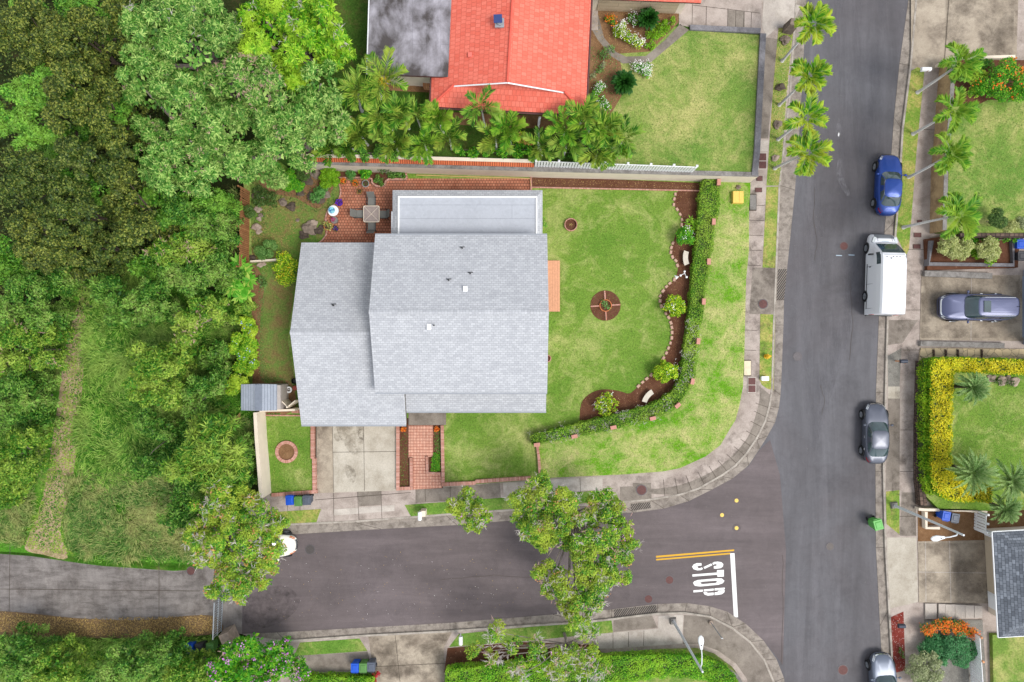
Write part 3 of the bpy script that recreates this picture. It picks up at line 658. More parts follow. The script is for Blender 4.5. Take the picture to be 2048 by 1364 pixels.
# ---------------------------------------------------------------- walls and fences
def wall(name, line_px, z_px, w, z0, z1, mat, label, catg='wall', cap=None, side=1, group=None, capz=.04, px_side=None):
    """line_px measured at height z_px; the wall grows sideways by w"""
    A = P2(line_px, z_px); B = offs(A, side*w); c = W(*line_px[len(line_px)//2], z_px); base = (c.x, c.y, z0 if not isinstance(z0, list) else z0[0])
    if cap is None:
        o = MB().strip(A, B, z0, z1).build(name, mat, None, base); tag(o, label, catg, group); return o
    t = thing(name, base, label, catg, group)
    MB().strip(A, B, z0, z1).build('wall_face', mat, t)
    A2 = offs(A, -side*.03); B2 = offs(A, side*(w+.03))
    MB().strip(A2, B2, z1, z1+capz).build('coping', cap, t)
    return t
wall('boundary_wall', [(597, 326), (700, 330.5), (850, 335), (1104, 343), (1300, 347.5), (1517, 353)], 2.3, .28, -.1, 2.28, M['cream'], 'long cream boundary wall with dark grey coping below the palm hedge', cap=M['wallcap'], side=1)
# terracotta tiled wall of the neighbour
A = P2([(600, 319), (700, 320), (850, 324), (1068, 330)], 2.9); t = thing('tiled_wall', (A[1][0], A[1][1], ZT), 'low wall topped with orange clay tiles behind the boundary wall', 'wall')
MB().strip(offs(A, .02), offs(A, .4), 1.9, 2.62).build('wall_face', M['cream'], t)
m = MB(); B = offs(A, .16); D = offs(A, .30)
for i in range(3):
    m.plane([(*offs(A, -.09)[i], 2.63), (*offs(A, -.09)[i+1], 2.63), (*B[i+1], 2.84), (*B[i], 2.84)], 0, (1, -.03, 0), .05)
m.build('clay_tiles', M['orangetile'], t)
MB().strip(offs(A, .165), offs(A, .42), 2.6, 2.82).build('ridge_cap', M['cream'], t)
# white picket fence on the terrace edge
def picket(name, a, b, z0, h, label, n, step=.16, posts=6, mat=None, w=.08, lean=0, solid=False, group=None, catg='fence', postmat=None):
    mat = mat or M['white']; a = Vector((a[0], a[1], z0)); b = Vector((b[0], b[1], z0)); d = b-a; L = d.length; d.normalize(); rot = math.atan2(d.y, d.x)
    t = thing(name, a, label, catg, group)
    m = MB(); k = int(L/step)
    for i in range(k):
        p = a+d*(i+.5)*L/k; m.box((p.x, p.y, z0+h/2+.05), (w, .03, h-.1), rot)
    m.build('pickets', mat, t)
    nn = Vector((-d.y, d.x, 0))
    for zz in (.25, h-.12):
        p = a+d*L/2+nn*.04; MB().box((p.x, p.y, z0+zz), (L-.02, .05, .1), rot).build('rail', mat, t)
    for i in range(posts):
        p = a+d*(i*(L-.14)/(posts-1)+.07)+nn*.09; MB().box((p.x, p.y, z0+h/2+.04), (.12, .12, h+.08), rot).box((p.x, p.y, z0+h+.1), (.16, .16, .04), rot, 0, (.4, .4)).build('post', postmat or mat, t)
    return t
a = W(1070, 322.5, 3.75); b = W(1396, 334.5, 3.75)
picket('picket_fence', a, b, ZT, 1.5, 'long white picket fence on the terrace edge below the palms', 0, .2, 8, w=.15)
a = W(1077, 234, 3.6); b = W(1075, 321, 3.6)
picket('side_fence', a, b, ZT, 1.4, 'thin white side fence running from the red house to the picket fence', 0, .12, 4)
# brown wooden garden fence at the west
def woodfence():
    a, b = W(480, 372, 2.2), W(478, 533, 2.2); a, b = Vector((a.x, a.y, 0)), Vector((b.x, b.y, 0)); d = (b-a); L = d.length; d.normalize()
    t = thing('wooden_fence', a, 'weathered brown board fence with warped slats west of the garden', 'fence')
    m = MB(); n = int(L/.13)
    for i in range(n):
        p = a+d*(i+.5)*L/n; lean = random.uniform(-.02, .05) if i < 12 or random.random() < .15 else 0
        h = 2.15+random.uniform(-.04, .04)
        m.box((p.x, p.y, h/2), (.035, L/n*.92, h), random.uniform(-.03, .03), 0, (1, 1), (lean, lean*1.5 if i < 10 else 0))
    m.build('boards', M['fencewood'], t)
    for z in (.5, 1.8): MB().box((a.x-.06, (a.y+b.y)/2, z), (.05, L, .09)).build('rail', M['fencewood'], t)
    for i in range(5):
        p = a+d*L*i/4; MB().box((p.x-.13, p.y, 1.15), (.1, .1, 2.3)).build('post', M['fencewood'], t)
woodfence()
wall('side_wall', [(513, 825), (516, 880), (521, 940), (525, 997)], 2.2, .25, -.1, 2.16, M['cream'], 'tall cream wall along the west edge of the small front lawn', cap=None, side=-1)
wall('shed_wall', [(519, 824), (590, 822)], 1.7, .15, -.1, 1.7, M['cream'], 'short cream wall between the small front lawn and the shed', side=1)
wall('garden_divider', [(500, 524), (560, 520)], .9, .12, ZL, .86, M['cream'], 'low cream divider wall south of the rounded garden bush', side=1)
# low brick edgings
def edging(line, w, z1, label, z0=.1, zp=None, name='brick_edging', catg='brick edging', group='low brick edgings', side=1, close=False):
    A = P2(line, zp if zp else z1); B = offs(A, side*w); base = (A[0][0], A[0][1], z0)
    o = MB().strip(A, B, z0, z1).build(name, M['capbrick'], None, base); return tag(o, label, catg, group)
edging([(628, 852), (628, 916), (631, 918), (632, 984)], .26, .50, 'brick edging between the small front lawn and the driveway', side=-1)
edging([(543, 994), (634, 987)], .27, .48, 'brick edging at the street end of the small front lawn', side=1)
edging([(792, 851), (792, 981)], .25, .42, 'straight brick edging on the right side of the driveway', side=1)
edging([(819, 916), (819.5, 974)], .22, .40, 'short brick edging left of the lower brick path', side=1)
edging([(793, 981), (826, 980)], .25, .40, 'shortest brick edging, closing the planting strip at the pavement', side=1)
edging([(856, 913), (857, 944), (881, 945)], .2, .40, 'L-shaped brick edging around the right end of the planting strip', side=-1)
edging([(881, 851), (883, 973)], .24, .50, 'brick edging between the brick path and the front lawn', side=1)
edging([(884, 973), (950, 970), (952, 967), (1062, 960)], .27, .62, 'long brick wall between the front lawn and the pavement', name='brick_wall', catg='brick wall', group=None, side=1)
edging([(1072, 893), (1075, 915), (1077, 948)], .2, .62, 'short brick wall running from the hedge end down to the pavement', name='brick_wall', catg='brick wall', group=None, side=1)
edging([(1064, 373), (1402, 380)], .1, .44, 'thin brick edging below the long soil bed at the cream wall', side=-1)
edging([(1064, 352), (1064, 398)], .12, .5, 'brick edging where the patio meets the long soil bed', side=-1)
edging(cat([(679, 357), (737, 357), (742, 365), (750, 372), (760, 374), (770, 370), (777, 360), (812, 359), (813, 345)], 3), .12, .62, 'wavy pink brick edging around the patio flower bed', side=1)
edging(cat([(677, 368), (680, 385), (673, 402), (656, 418), (650, 435), (652, 455), (651, 468), (640, 482), (623, 492)], 4), .1, .5, 'curved brick edging between the patio and the garden grass', side=1)
edging([(530, 832), (605, 833)], .1, .46, 'thin brick edging at the top of the small front lawn', side=1)
edging([(583, 826), (605, 827)], .3, .7, 'red brick wall end beside the shed gate', side=1, name='brick_wall', catg='brick wall', group=None)
# circular beds
def ringbed(px, py, r0, r1, z1, label, soilc='mulch', spokes=False, name='round_flower_bed', pot=None):
    c = W(px, py, z1); t = thing(name, (c.x, c.y, ZL), label, 'flower bed', None)
    if r1 > r0: MB().ring(c, r0, r1, ZL-.05, z1, 32).build('brick_ring', M['capbrick'], t)
    MB().cyl(c, r0, r0, ZL, ZL+.05 if not spokes else ZL+.02, 32).build('soil', M[soilc], t)
    if spokes:
        for k in range(4):
            a = PI/2*k+.06; m = MB(); rr = (r0+.42)/2
            m.box((c.x+math.cos(a)*rr, c.y+math.sin(a)*rr, ZL+.05), (r0-.46, .1, .05), a); m.build('spoke', M['capbrick'], t)
        MB().ring(c, .40, .46, ZL, ZL+.16, 24).build('inner_ring', M['terracotta'], t)
    return t, c
ringbed(572.5, 904, .60, .83, .52, 'round brick-edged bed on the small front lawn', 'dirt')
tb, c = ringbed(1211, 611, 1.13, 1.13, .42, 'large round soil bed with four brick spokes on the lawn', spokes=True)
ringbed(1142, 449, .42, .48, .6, 'small round brown planter ring at the top of the lawn')
ringbed(1095, 717, .22, .28, .5, 'small brick ring half hidden under the roof edge')
# low walls of terraces
wall('terrace_wall', [(1504, 350), (1509, 300), (1514, 200), (1521, 66)], 2.4, .42, -.1, 2.38, M['darkwall'], 'dark block wall along the east edge of the north lawn', side=-1)
wall('terrace_end_wall', [(1380, 59), (1521, 66)], 2.4, .36, 2.0, 2.4-.003, M['darkwall'], 'dark block kerb wall between the north lawn and its driveway', side=1)
wall('east_garden_wall', [(1906, 118), (1899, 200), (1897, 240), (1889, 330), (1886, 460)], 1.75, .24, -.1, 1.73, M['tanwall'], 'tan stained retaining wall of the top right garden', side=1, cap=M['wallcap'])
wall('east_driveway_wall', [(1896, 119), (2031, 115)], 1.7, .2, -.1, 1.7, M['cream'], 'low cream wall between the top right driveway and garden', side=1)
wall('lava_wall', [(1921, 466), (2060, 466)], 1.7, .3, -.1, 1.7, M['rockwall'], 'dark lava rock wall below the top right garden', side=-1)
wall('planter_wall', [(2030, 470), (2029, 533), (1858, 531), (1861, 481)], .8, .25, -.1, .8, M['darkwall'], 'grey U-shaped planter wall around the two pale shrubs', side=-1)
wall('driveway_side_wall', [(1850, 541), (1985, 546)], .45, .42, -.1, .45, M['wallcap'], 'rough grey low wall above the right driveway', side=-1)
wall('driveway_lower_wall', [(1842, 682), (2010, 686)], .45, .38, -.1, .42, M['wallcap'], 'rough grey low wall below the right driveway', side=-1)
wall('hedge_rock_wall', [(1840, 722), (1836, 860), (1836, 960), (1841, 1012)], .72, .5, -.1, .72, M['rockwall'], 'brown lava rock wall in front of the yellow hedge', side=1)
wall('service_wall', [(1838, 1016), (1852, 1017), (1930, 1018), (1975, 1022)], .7, .2, -.1, .7, M['cream'], 'low pale wall above the blue bin by the right pavement', side=-1)
wall('service_return_wall', [(1850, 1024), (1851, 1058), (1880, 1059)], .6, .2, -.1, .6, M['cream'], 'small L-shaped pale wall left of the blue bin', side=1)
ln = [(1040, 1330), (1216, 1318), (1326, 1310), (1388, 1310), (1436, 1323), (1476, 1350), (1502, 1392), (1520, 1480)]
wall('south_rock_wall', ln, 1.1, .35, -.1, 1.06, M['rockwall'], 'curved brown rock wall below the bottom hedge', side=-1, cap=M['wallcap'])
# flagstone risers
for i, px in enumerate((1866, 1890, 1914, 1962)):
    c = W(px, 707, .2); MB().box((c.x, c.y, .3), (.1, .62, .14)).build('step_riser', M['rockwall'], None, (c.x, c.y, .24)); o = C.objects[-1]
    tag(o, 'dark step edge across the flagstone walk, number %s from the pavement' % ('one', 'two', 'three', 'four')[i], 'step', 'steps of the flagstone walk')
for i, (x, w) in enumerate(((1853, .9), (1875, .55), (1893, .9), (1911, .82), (1929, .68), (1946, .6))):
    c = W(x+8, 1222, .2); m = MB(); m.box((c.x, c.y, .22+.02*i), (w*.95, 1.15-.05*i, .1)); o = m.build('garden_step', M['conc_light'], None, (c.x, c.y, .2))
    tag(o, 'pale concrete step above the orange flower bank, %s from the pavement' % ('first', 'second', 'third', 'fourth', 'fifth', 'sixth')[i], 'step', 'concrete steps by the orange flowers')
# fences at the south east
picket('white_fence', W(1958, 1272, 1.6), W(1968, 1420, 1.6), .2, 1.5, 'white board fence right of the rounded green shrubs', 0, .19, 4, w=.16, postmat=M['wood'])
picket('white_gate', W(1972, 1027, 1.5), W(1971, 1067, 1.5), .16, 1.4, 'white slatted gate above the bottom right house', 0, .19, 3, w=.16, catg='gate')
# ---------------------------------------------------------------- the main house
def quadroof(m, pts, ud, mi=0, th=.12, off=(0, 0), smi=1): m.plane(pts, mi, ud, th, off, smi)
H = thing('house', (W(900, 640).x, W(900, 640).y, ZL), 'large house with pale grey shingled roofs in the middle of the lot', 'house')
xw, xe = -9.30, 2.39
yN, yR, yS = W(0, 470, 5.0).y, W(0, 624, 7.05).y, W(0, 785, 5.0).y
m = MB(); UX = (1, 0, 0)
quadroof(m, [(xw, yR, 7.05), (xe, yR, 7.05), (xe, yN, 5.0), (xw, yN, 5.0)], UX)
quadroof(m, [(xw, yS, 5.0), (xe, yS, 5.0), (xe, yR, 7.05), (xw, yR, 7.05)], UX, 0, .12, (0, 0))
upper = m.build('upper_roof', [M['shingle'], M['white']], H)
def ridgecap(x0, x1, y, z, w, dz, par, base):
    m = MB(); m.plane([(x0, y-w, z-dz+.035), (x1, y-w, z-dz+.035), (x1, y, z+.04), (x0, y, z+.04)], 0, UX); m.plane([(x0, y, z+.04), (x1, y, z+.04), (x1, y+w, z-dz+.035), (x0, y+w, z-dz+.035)], 0, UX)
    return m.build('ridge_cap', M['ridge'], par, base)
def sub(m, name, mats, par, **k):
    return m.build(name, mats, par, tuple(H.location), **k)
ridgecap(xw-.01, xe+.01, yR, 7.05, .16, .058, upper, tuple(H.location))
lx0 = -14.95; lx1 = W(812, 0, 2.9).x
lyN, lyR, lyS = W(0, 485, 2.9).y, W(0, 665, 5.4).y, W(0, 850, 2.9).y
m = MB(); xr = -8.0
quadroof(m, [(lx0, lyR, 5.4), (xr, lyR, 5.4), (xr, lyN, 2.9), (lx0, lyN, 2.9)], UX)
zs = lambda y: 2.9+(5.4-2.9)*(y-lyS)/(lyR-lyS)
quadroof(m, [(lx0, lyS, 2.9), (lx1, lyS, 2.9), (lx1, -3.02, zs(-3.02)), (xr, -3.02, zs(-3.02)), (xr, lyR, 5.4), (lx0, lyR, 5.4)], UX)
lower = m.build('lower_roof', [M['shingle'], M['white']], H)
ridgecap(lx0-.01, xr, lyR, 5.4, .16, .062, lower, tuple(H.location))
m = MB(); py0 = W(0, 823, 2.85).y
quadroof(m, [(lx1+.01, py0, 2.85), (W(1092, 0, 2.85).x, py0, 2.85), (W(1092, 0, 2.85).x, -3.0, 3.5), (lx1+.01, -3.0, 3.5)], UX)
m.build('porch_roof', [M['shingle'], M['white']], H)
m = MB(); x_ = lx1-.05; m.add([(x_, lyS+.05, 2.4), (x_, -3.05, 2.4), (x_, -3.05, zs(-3.05)-.11), (x_, lyS+.05, zs(lyS+.05)-.11), (x_+.04, lyS+.05, 2.4), (x_+.04, -3.05, 2.4), (x_+.04, -3.05, zs(-3.05)-.11), (x_+.04, lyS+.05, zs(lyS+.05)-.11)], [(3, 2, 1, 0), (4, 5, 6, 7)])
m.build('gable_board', M['wallcap'], H)
# north flat roof with shingled skirt
nx0, nx1, ny1 = W(785, 0, 3.0).x, W(1085, 0, 3.0).x, W(0, 380, 3.0).y; ix0, ix1, iy1 = W(797.5, 0, 3.2).x, W(1073, 0, 3.2).x, W(0, 394, 3.2).y; yy = 6.6
m = MB()
m.plane([(nx0, ny1, 2.95), (nx1, ny1, 2.95), (ix1, iy1, 3.2), (ix0, iy1, 3.2)], 0, UX, .1, (0, 0), 1)
m.plane([(nx0-.1, yy, 2.95), (nx0-.1, 9.2, 2.95), (nx0, 9.2, 2.95), (nx0, ny1, 2.95), (ix0, iy1, 3.2), (ix0, yy, 3.2)], 0, (0, 1, 0), .1, (0, 0), 1)
m.plane([(nx1, yy, 2.95), (nx1, ny1, 2.95), (ix1, iy1, 3.2), (ix1, yy, 3.2)], 0, (0, 1, 0), .1, (0, 0), 1)
rs = m.build('rear_roof_skirt', [M['shingle'], M['white']], H)
MB().plane([(ix0, yy, 3.205), (ix1, yy, 3.205), (ix1, iy1, 3.205), (ix0, iy1, 3.205)], 0, UX).build('flat_roof_membrane', M['membrane'], H)
m = MB(); b = .11
m.box(((ix0+ix1)/2, iy1, 3.24), (ix1-ix0+b, b, .1)); m.box((ix0, (yy+iy1-b)/2, 3.238), (b, iy1-yy-.004, .1)); m.box((ix1, (yy+iy1-b)/2, 3.238), (b, iy1-yy-.004, .1))
m.build('roof_trim', M['white'], H)
M['drip'] = flat('drip_edge_metal', '#8d9197', .5, var=.05)
m = MB(); m.box(((xw+xe)/2, yS-.05, 4.93), (xe-xw, .1, .1)); m.build('gutter', M['drip'], upper, tuple(H.location))
m = MB(); m.box(((xw+xe)/2, yN+.05, 4.93), (xe-xw, .1, .1)); m.build('gutter', M['drip'], upper, tuple(H.location))
m = MB(); m.box(((lx0+lx1)/2, lyS-.05, 2.83), (lx1-lx0, .1, .1)); m.build('gutter', M['drip'], lower, tuple(H.location))
m = MB(); m.box(((lx1+2.41)/2+.02, py0-.05, 2.78), (2.41-lx1, .1, .1)); m.build('gutter', M['drip'], H)
# walls
m = MB()
m.box((-3.5, (yN+yS)/2, 2.6), (10.8, yN-yS-1.0, 4.7)); m.box((-11.4, .5, 1.6), (6.2, lyN-lyS-1.0, 2.6)); m.box((-3.2, 8.3, 1.6), (9.8, 3.6, 2.6))
for x, ya, yb, yc, z0, z1 in ((-8.9, yN-.5, yS+.5, yR, 4.95, 6.86), (1.9, yN-.5, yS+.5, yR, 4.95, 6.86), (-14.5, lyN-.5, lyS+.5, lyR, 2.9, 5.18), (-8.3, lyN-.5, lyS+.5, lyR, 2.9, 5.1)):
    m.add([(x-.002, ya, z0), (x-.002, yb, z0), (x-.002, yc, z1), (x+.08, ya, z0), (x+.08, yb, z0), (x+.08, yc, z1)], [(0, 1, 2), (5, 4, 3)])
m.build('outer_wall', M['cream'], H)
def window(c, w, h, face, par=H, at=None, name='window'):
    dx = {'e': (1, 0), 'w': (-1, 0), 'n': (0, 1), 's': (0, -1)}[face]; hor = face in 'ns'
    sz = (w, .06, h) if hor else (.06, w, h); f = MB(); s2 = (w-.16, .05, h-.16) if hor else (.05, w-.16, h-.16)
    f.box((c[0]+dx[0]*.03, c[1]+dx[1]*.03, c[2]), sz); o = f.build(name, M['white'], par, tuple(par.location))
    MB().box((c[0]+dx[0]*.045, c[1]+dx[1]*.045, c[2]), s2).build('pane', M['glass'], o, tuple(par.location)); return o
for y in (1, 3.6, 5.6): window((1.9, y, 3.9), 1.5, 1.1, 'e')
window((1.9, 3.2, 1.5), 2.2, 2.0, 'e', name='sliding_door')
for x in (-6.5, -2.5, .4): window((x, yS+.5, 4.3), 1.4, .9, 's')
for x in (-5, -1): window((x, yS+.5, 1.6), 1.6, 1.3, 's')
for y in (-3.5, 2.5, 5): window((-14.5, y, 1.9), 1.4, 1.1, 'w')
for x in (-6, -3, 0): window((x, 10.1, 1.7), 1.6, 1.2, 'n')
window((-11, lyN-.5, 1.7), 1.6, 1.2, 'n')
MB().box((-11.0, lyS+.5-.03, 1.25), (4.8, .06, 2.1)).build('garage_door', M['garage'], H)
d = MB().box((-6.6, yS+.47, 1.4), (1.0, .06, 2.0)).build('front_door', M['terracotta'], H); MB().ball((-6.25, yS+.42, 1.35), .04, 8, 6).build('handle', M['steel'], d, tuple(H.location))
# roof fittings
def zup(y): return 7.05-(7.05-5.0)*abs(y-yR)/((yN-yR) if y > yR else (yR-yS))
for (px, py) in ((930, 577), (858, 653.5)):
    c = W(px, py, 6.8); z = zup(c.y); m = MB(); m.box((c.x, c.y, z+.1), (.3, .4, .14), 0, 0, (.92, .92)); m.build('roof_vent', M['white'], H)
for (px, py, up) in ((922, 492, 1), (897, 560, 1), (940, 546, 1), (869, 651, 1)):
    c = W(px, py, 6.5); z = zup(c.y); m = MB(); m.cyl(c, .045, .045, z-.1, z+.28, 10); m.box((c.x, c.y+.09, z+.01), (.34, .05, .03)); m.build('vent_pipe', M['dark'], H)
c = W(668, 611, 4.6); z = 5.4-(2.5)*(c.y-lyR)/(lyN-lyR); MB().cyl(c, .05, .05, z-.1, z+.3, 10).box((c.x, c.y+.1, z+.02), (.36, .05, .03)).build('vent_pipe', M['dark'], H)
# deck
c0, c1 = W(1090, 521, .55), W(1120, 623, .55)
m = MB(); n = 6
for i in range(n):
    x0 = c0.x+(c1.x-c0.x)*i/n; x1 = c0.x+(c1.x-c0.x)*(i+1)/n-.008; m.box(((x0+x1)/2, (c0.y+c1.y)/2, .53), (x1-x0, c0.y-c1.y, .04))
D = thing('wooden_deck', ((c0.x+c1.x)/2, (c0.y+c1.y)/2, ZL), 'narrow tan wooden deck at the right side of the grey house', 'deck')
M['deckplank'] = flat('deck_plank', '#c79272', .8, var=.12, scale=6)
m.build('planks', M['deckplank'], D)
MB().box(((c0.x+c1.x)/2, (c0.y+c1.y)/2, .42), (c1.x-c0.x-.06, c0.y-c1.y-.06, .16)).build('frame', M['fencewood'], D)
# ---------------------------------------------------------------- red roofed house (terrace)
K = thing('red_roof_house', (W(1030, 100, ZT).x, W(1030, 100, ZT).y, ZT), 'house with bright red tiled gable roof and a stained flat-roofed wing', 'house')
ez, rz = 4.9, 6.9
EB, ET = W(1171, 230, ez), W(1187, -110, ez); WB, WM = W(861, 213, ez), W(864, 148, ez)
RT = W(1031.5, -110, rz); RE = W(1015, 164, rz); GE, GW = W(1129, 184, 5.5), W(907, 171, 5.5)
ed = (WB-EB).normalized(); nd = (ET-EB).normalized()
m = MB()
def tp(pts, ud, th=.1): m.plane(pts, 0, tuple(ud), th, (0, 0), 1)
# east slope
GE2 = Vector((GE.x, GE.y, GE.z)); 
tp([EB, ET, RT, RE, GE], nd)
WT = W(873.5, -110, ez); 
tp([WB, GW, RE, RT, WT], nd)
apx = (RE+nd*.9); apx = Vector((apx.x, apx.y, 6.35))
tp([WB, EB, GE-Vector((0, 0, .02)), GW-Vector((0, 0, .02))], -ed)
g1, g2 = GE.lerp(GW, .02)-Vector((0, 0, .03)), GW.lerp(GE, .02)-Vector((0, 0, .03))
m.plane([g1, apx, g2], 0, tuple(-ed), 0)
rr = m.build('tiled_roof', [M['redtile'], M['rust']], K)
kb = tuple(K.location)
m = MB(); m.tube([RT+Vector((0, 0, .03)), RE+Vector((0, 0, .03))], .09, 8)
for a, b in ((GE, EB), (GW, WB)): m.tube([a+Vector((0, 0, .06)), b+Vector((0, 0, .04))], .09, 8)
m.build('ridge_tiles', M['redcap'], rr, kb)
m = MB(); dn = Vector((0, 0, -.06))
for a, b in ((GW, RE), (RE, GE)): m.tube([a-nd*.03+dn, b-nd*.03+dn], .05, 6)
m.build('gable_trim', M['white'], rr, kb)
m = MB()
for a, b in ((WB, EB), (EB, ET), (WB, WM)):
    a2, b2 = a+Vector((0, 0, -.08)), b+Vector((0, 0, -.08)); o2 = (a2+b2)/2-(EB+WB+RT)/3; nn = Vector((-(b2-a2).y, (b2-a2).x, 0)).normalized()
    if nn.dot(o2) < 0: nn = -nn
    m.tube([a2+nn*.07, b2+nn*.07], .07, 8)
m.build('gutter', M['rust'], rr, kb)
# flat wing
fz = 5.35
F = [W(742, -110, fz), W(734, 148, fz), W(896, 154, fz), W(912, -110, fz)]
m = MB(); m.plane(F, 0, (0, 1, 0), .2, (0, 0), 1); m.build('flat_roof', [M['flatroof'], M['rust']], K)
m = MB(); m.tube([F[1]+Vector((-.02, 0, -.05)), F[0]+Vector((-.02, 0, -.05))], .06, 6); m.build('gutter', M['white'], K)
m = MB(); cc = lambda p, k: (K.location.x+(p.x-K.location.x)*k, K.location.y+(p.y-K.location.y)*k)
pts = [(EB+ed*.9+nd*.9), (WB-ed*.9+nd*.9), (W(870, 146, ez)-ed*.6), (F[1]+Vector((.6, .5, 0))), (F[0]+Vector((.6, 0, 0))), (ET+ed*.9)]
m.prism([(p.x, p.y) for p in pts], ZT, 4.85); m.build('outer_wall', M['cream'], K)
pe = EB+ed*.9
for k in (2.5, 6): p = EB+ed*(.86)+nd*k; window((p.x+.02, p.y, 3.7), 1.5, 1.2, 'e', K)
for k in (3, 6): p = EB+ed*k+nd*.86; window((p.x, p.y, 3.7), 1.5, 1.2, 's', K)
c = W(999, 41, 6.9); V = MB().box((c.x, c.y-.1, 6.75), (.6, .6, .16)).cyl((c.x+.05, c.y-.08), .24, .24, 6.83, 6.98, 20).build('roof_fan', M['steel'], K)
s = MB().box((c.x-.1, c.y+.05, 7.06), (.55, .55, .04), .05).build('solar_panel', NT('solar_cell', .2, .6).col('#2c3d6e').m, V, kb)
c = W(940, 109, 6.0); MB().box((c.x, c.y, 5.95), (.26, .3, .12)).build('roof_vent', flat('faded_red_metal', '#cf6a5e'), K)
c = W(856, 166, ZT); MB().box((c.x, c.y, ZT+.35), (.55, 1.0, .7)).build('wooden_step_box', M['wood'], None, (c.x, c.y, ZT)); tag(C.objects[-1], 'tan wooden steps in the corner under the stained flat roof', 'steps')
# neighbour's garage wing at the very top
G = thing('garage_wing', (W(1290, -40, ZT).x, W(1290, -40, ZT).y, ZT), 'strip of red roof and cream garage wall at the top edge', 'building')
a, b = W(1186, -3, 4.8), W(1402, 6, 4.8); bk = Vector((.25, 4.5, 1.6))
MB().plane([a, b, b+bk, a+bk], 0, (1, 0, 0), .15, (0, 0), 1).build('roof', [M['redtile'], M['rust']], G)
m = MB(); q = [a+Vector((.1, .45, 0)), b+Vector((-.75, .5, 0))]; m.prism([(q[0].x, q[0].y), (q[1].x, q[1].y), (q[1].x, q[1].y+4), (q[0].x, q[0].y+4)], ZT, 4.75); m.build('outer_wall', M['cream'], G)
m = MB(); mid = (q[0]+q[1])/2; dd = (q[1]-q[0]); m.box((mid.x, mid.y-.03, ZT+1.15), (dd.length*.86, .06, 2.1), math.atan2(dd.y, dd.x)); m.build('garage_door', M['garage'], G)
# ---------------------------------------------------------------- shed
Sx0, Sx1 = W(481, 0, 2.3).x, W(553, 0, 2.3).x; Sy0, Sy1 = W(0, 821, 2.3).y, W(0, 769, 2.3).y
T_ = thing('garden_shed', ((Sx0+Sx1)/2, (Sy0+Sy1)/2, ZL), 'small shed with pale grey ribbed metal roof in the west corner', 'shed')
xm = W(517, 0, 2.5).x; m = MB()
m.plane([(Sx0, Sy0, 2.2), (xm, Sy0, 2.5), (xm, Sy1+.05, 2.5), (Sx0, Sy1, 2.2)], 0, (0, 1, 0) if False else (1, 0, .1), .04)
m.plane([(xm, Sy0, 2.5), (Sx1, Sy0, 2.2), (Sx1, Sy1, 2.2), (xm, Sy1+.05, 2.5)], 0, (1, 0, -.1), .04)
m.build('metal_roof', M['metalroof'], T_)
m = MB(); m.box(((Sx0+Sx1)/2+.2, (Sy0+Sy1)/2, 1.2), (Sx1-Sx0+.1, Sy1-Sy0-.12, 1.94)); m.build('shed_wall', flat('shed_panel', '#a79f9a', .8), T_)
MB().box((xm, (Sy0+Sy1)/2, 2.52), (.5, Sy1-Sy0, .03)).build('ridge_panel', flat('ridge_metal', '#747b88', .6), T_)
MB().box((W(557, 0, 1).x, W(0, 783, 1).y, 1.3), (.12, .2, .2)).build('wall_vent', M['dark'], T_)
# folding gate made of two pale boards
c = W(575, 814, 1.9); t = thing('garden_gate', (c.x, c.y, ZL), 'open white V-shaped garden gate beside the shed', 'gate')
for a, L in ((135, .85), (40, .75)):
    aa = R(a); MB().box((c.x+math.cos(aa)*L/2, c.y+math.sin(aa)*L/2, 1.15), (L, .07, 1.5), aa).build('gate_leaf', M['cream'], t)
MB().box((c.x, c.y, 1.2), (.12, .12, 1.7)).build('gate_post', M['cream'], t)
# ---------------------------------------------------------------- houses at the right edge
Q = thing('blue_house', (W(2100, 610).x, W(2100, 610).y, 0), 'edge of a pale blue house at the end of the right driveway', 'house')
MB().box((W(2044, 0, 0).x+4.0, W(0, 612, 2).y, 1.55), (8, 5.6, 3.1)).build('outer_wall', M['bluewall'], Q)
MB().box((W(2044, 0, 0).x-.05, W(0, 612, 1).y, 1.3), (.1, 4.6, 2.3)).build('garage_door', M['bluewall'], Q)
q0, q1 = W(2108, 532, 3.2), W(2108, 692, 3.2)
MB().plane([q0, q1, (q1.x+9, q1.y, 5.0), (q0.x+9, q0.y, 5.0)], 0, (0, 1, 0), .12).build('roof', M['shingle_dk'], Q)
J = thing('slate_roof_house', (W(2040, 1170).x, W(2040, 1170).y, 0), 'house with dark slate hip roof and pale trim at the bottom right', 'house')
a, b = W(1985, 1064, 3.0), W(1997, 1275, 3.0); L = (b-a); u = L.normalized(); e = Vector((-u.y, u.x, 0)); e = e if e.x > 0 else -e
rise = 1.8; r0 = a+u*3.2+e*3.4+Vector((0, 0, rise)); r1 = b-u*3.2+e*3.4+Vector((0, 0, rise)); c2 = b+e*7.5; d2 = a+e*7.5; far0 = a+e*9; far1 = b+e*9
m = MB()
m.plane([a, b, r1, r0], 0, tuple(u), .12, (0, 0), 1); m.plane([b, far1, far1+Vector((0, 0, 0))-u*3.2+Vector((0, 0, rise)), r1], 0, tuple(e), .12, (0, 0), 1)
m.plane([a, r0, far0+u*3.2+Vector((0, 0, rise)), far0], 0, tuple(e), .12, (0, 0), 1); m.plane([r0, r1, far1-u*3.2+Vector((0, 0, rise)), far0+u*3.2+Vector((0, 0, rise))], 0, tuple(e), .12, (0, 0), 1)
m.build('hip_roof', [M['shingle_dk'], M['white']], J)
m = MB()
for p, q in ((a, b), (a, far0), (b, far1)): m.tube([p+Vector((0, 0, -.05)), q+Vector((0, 0, -.05))], .06, 6)
m.build('gutter', M['white'], J)
w0, w1 = W(1975, 1078, .2), W(1984, 1262, .2)
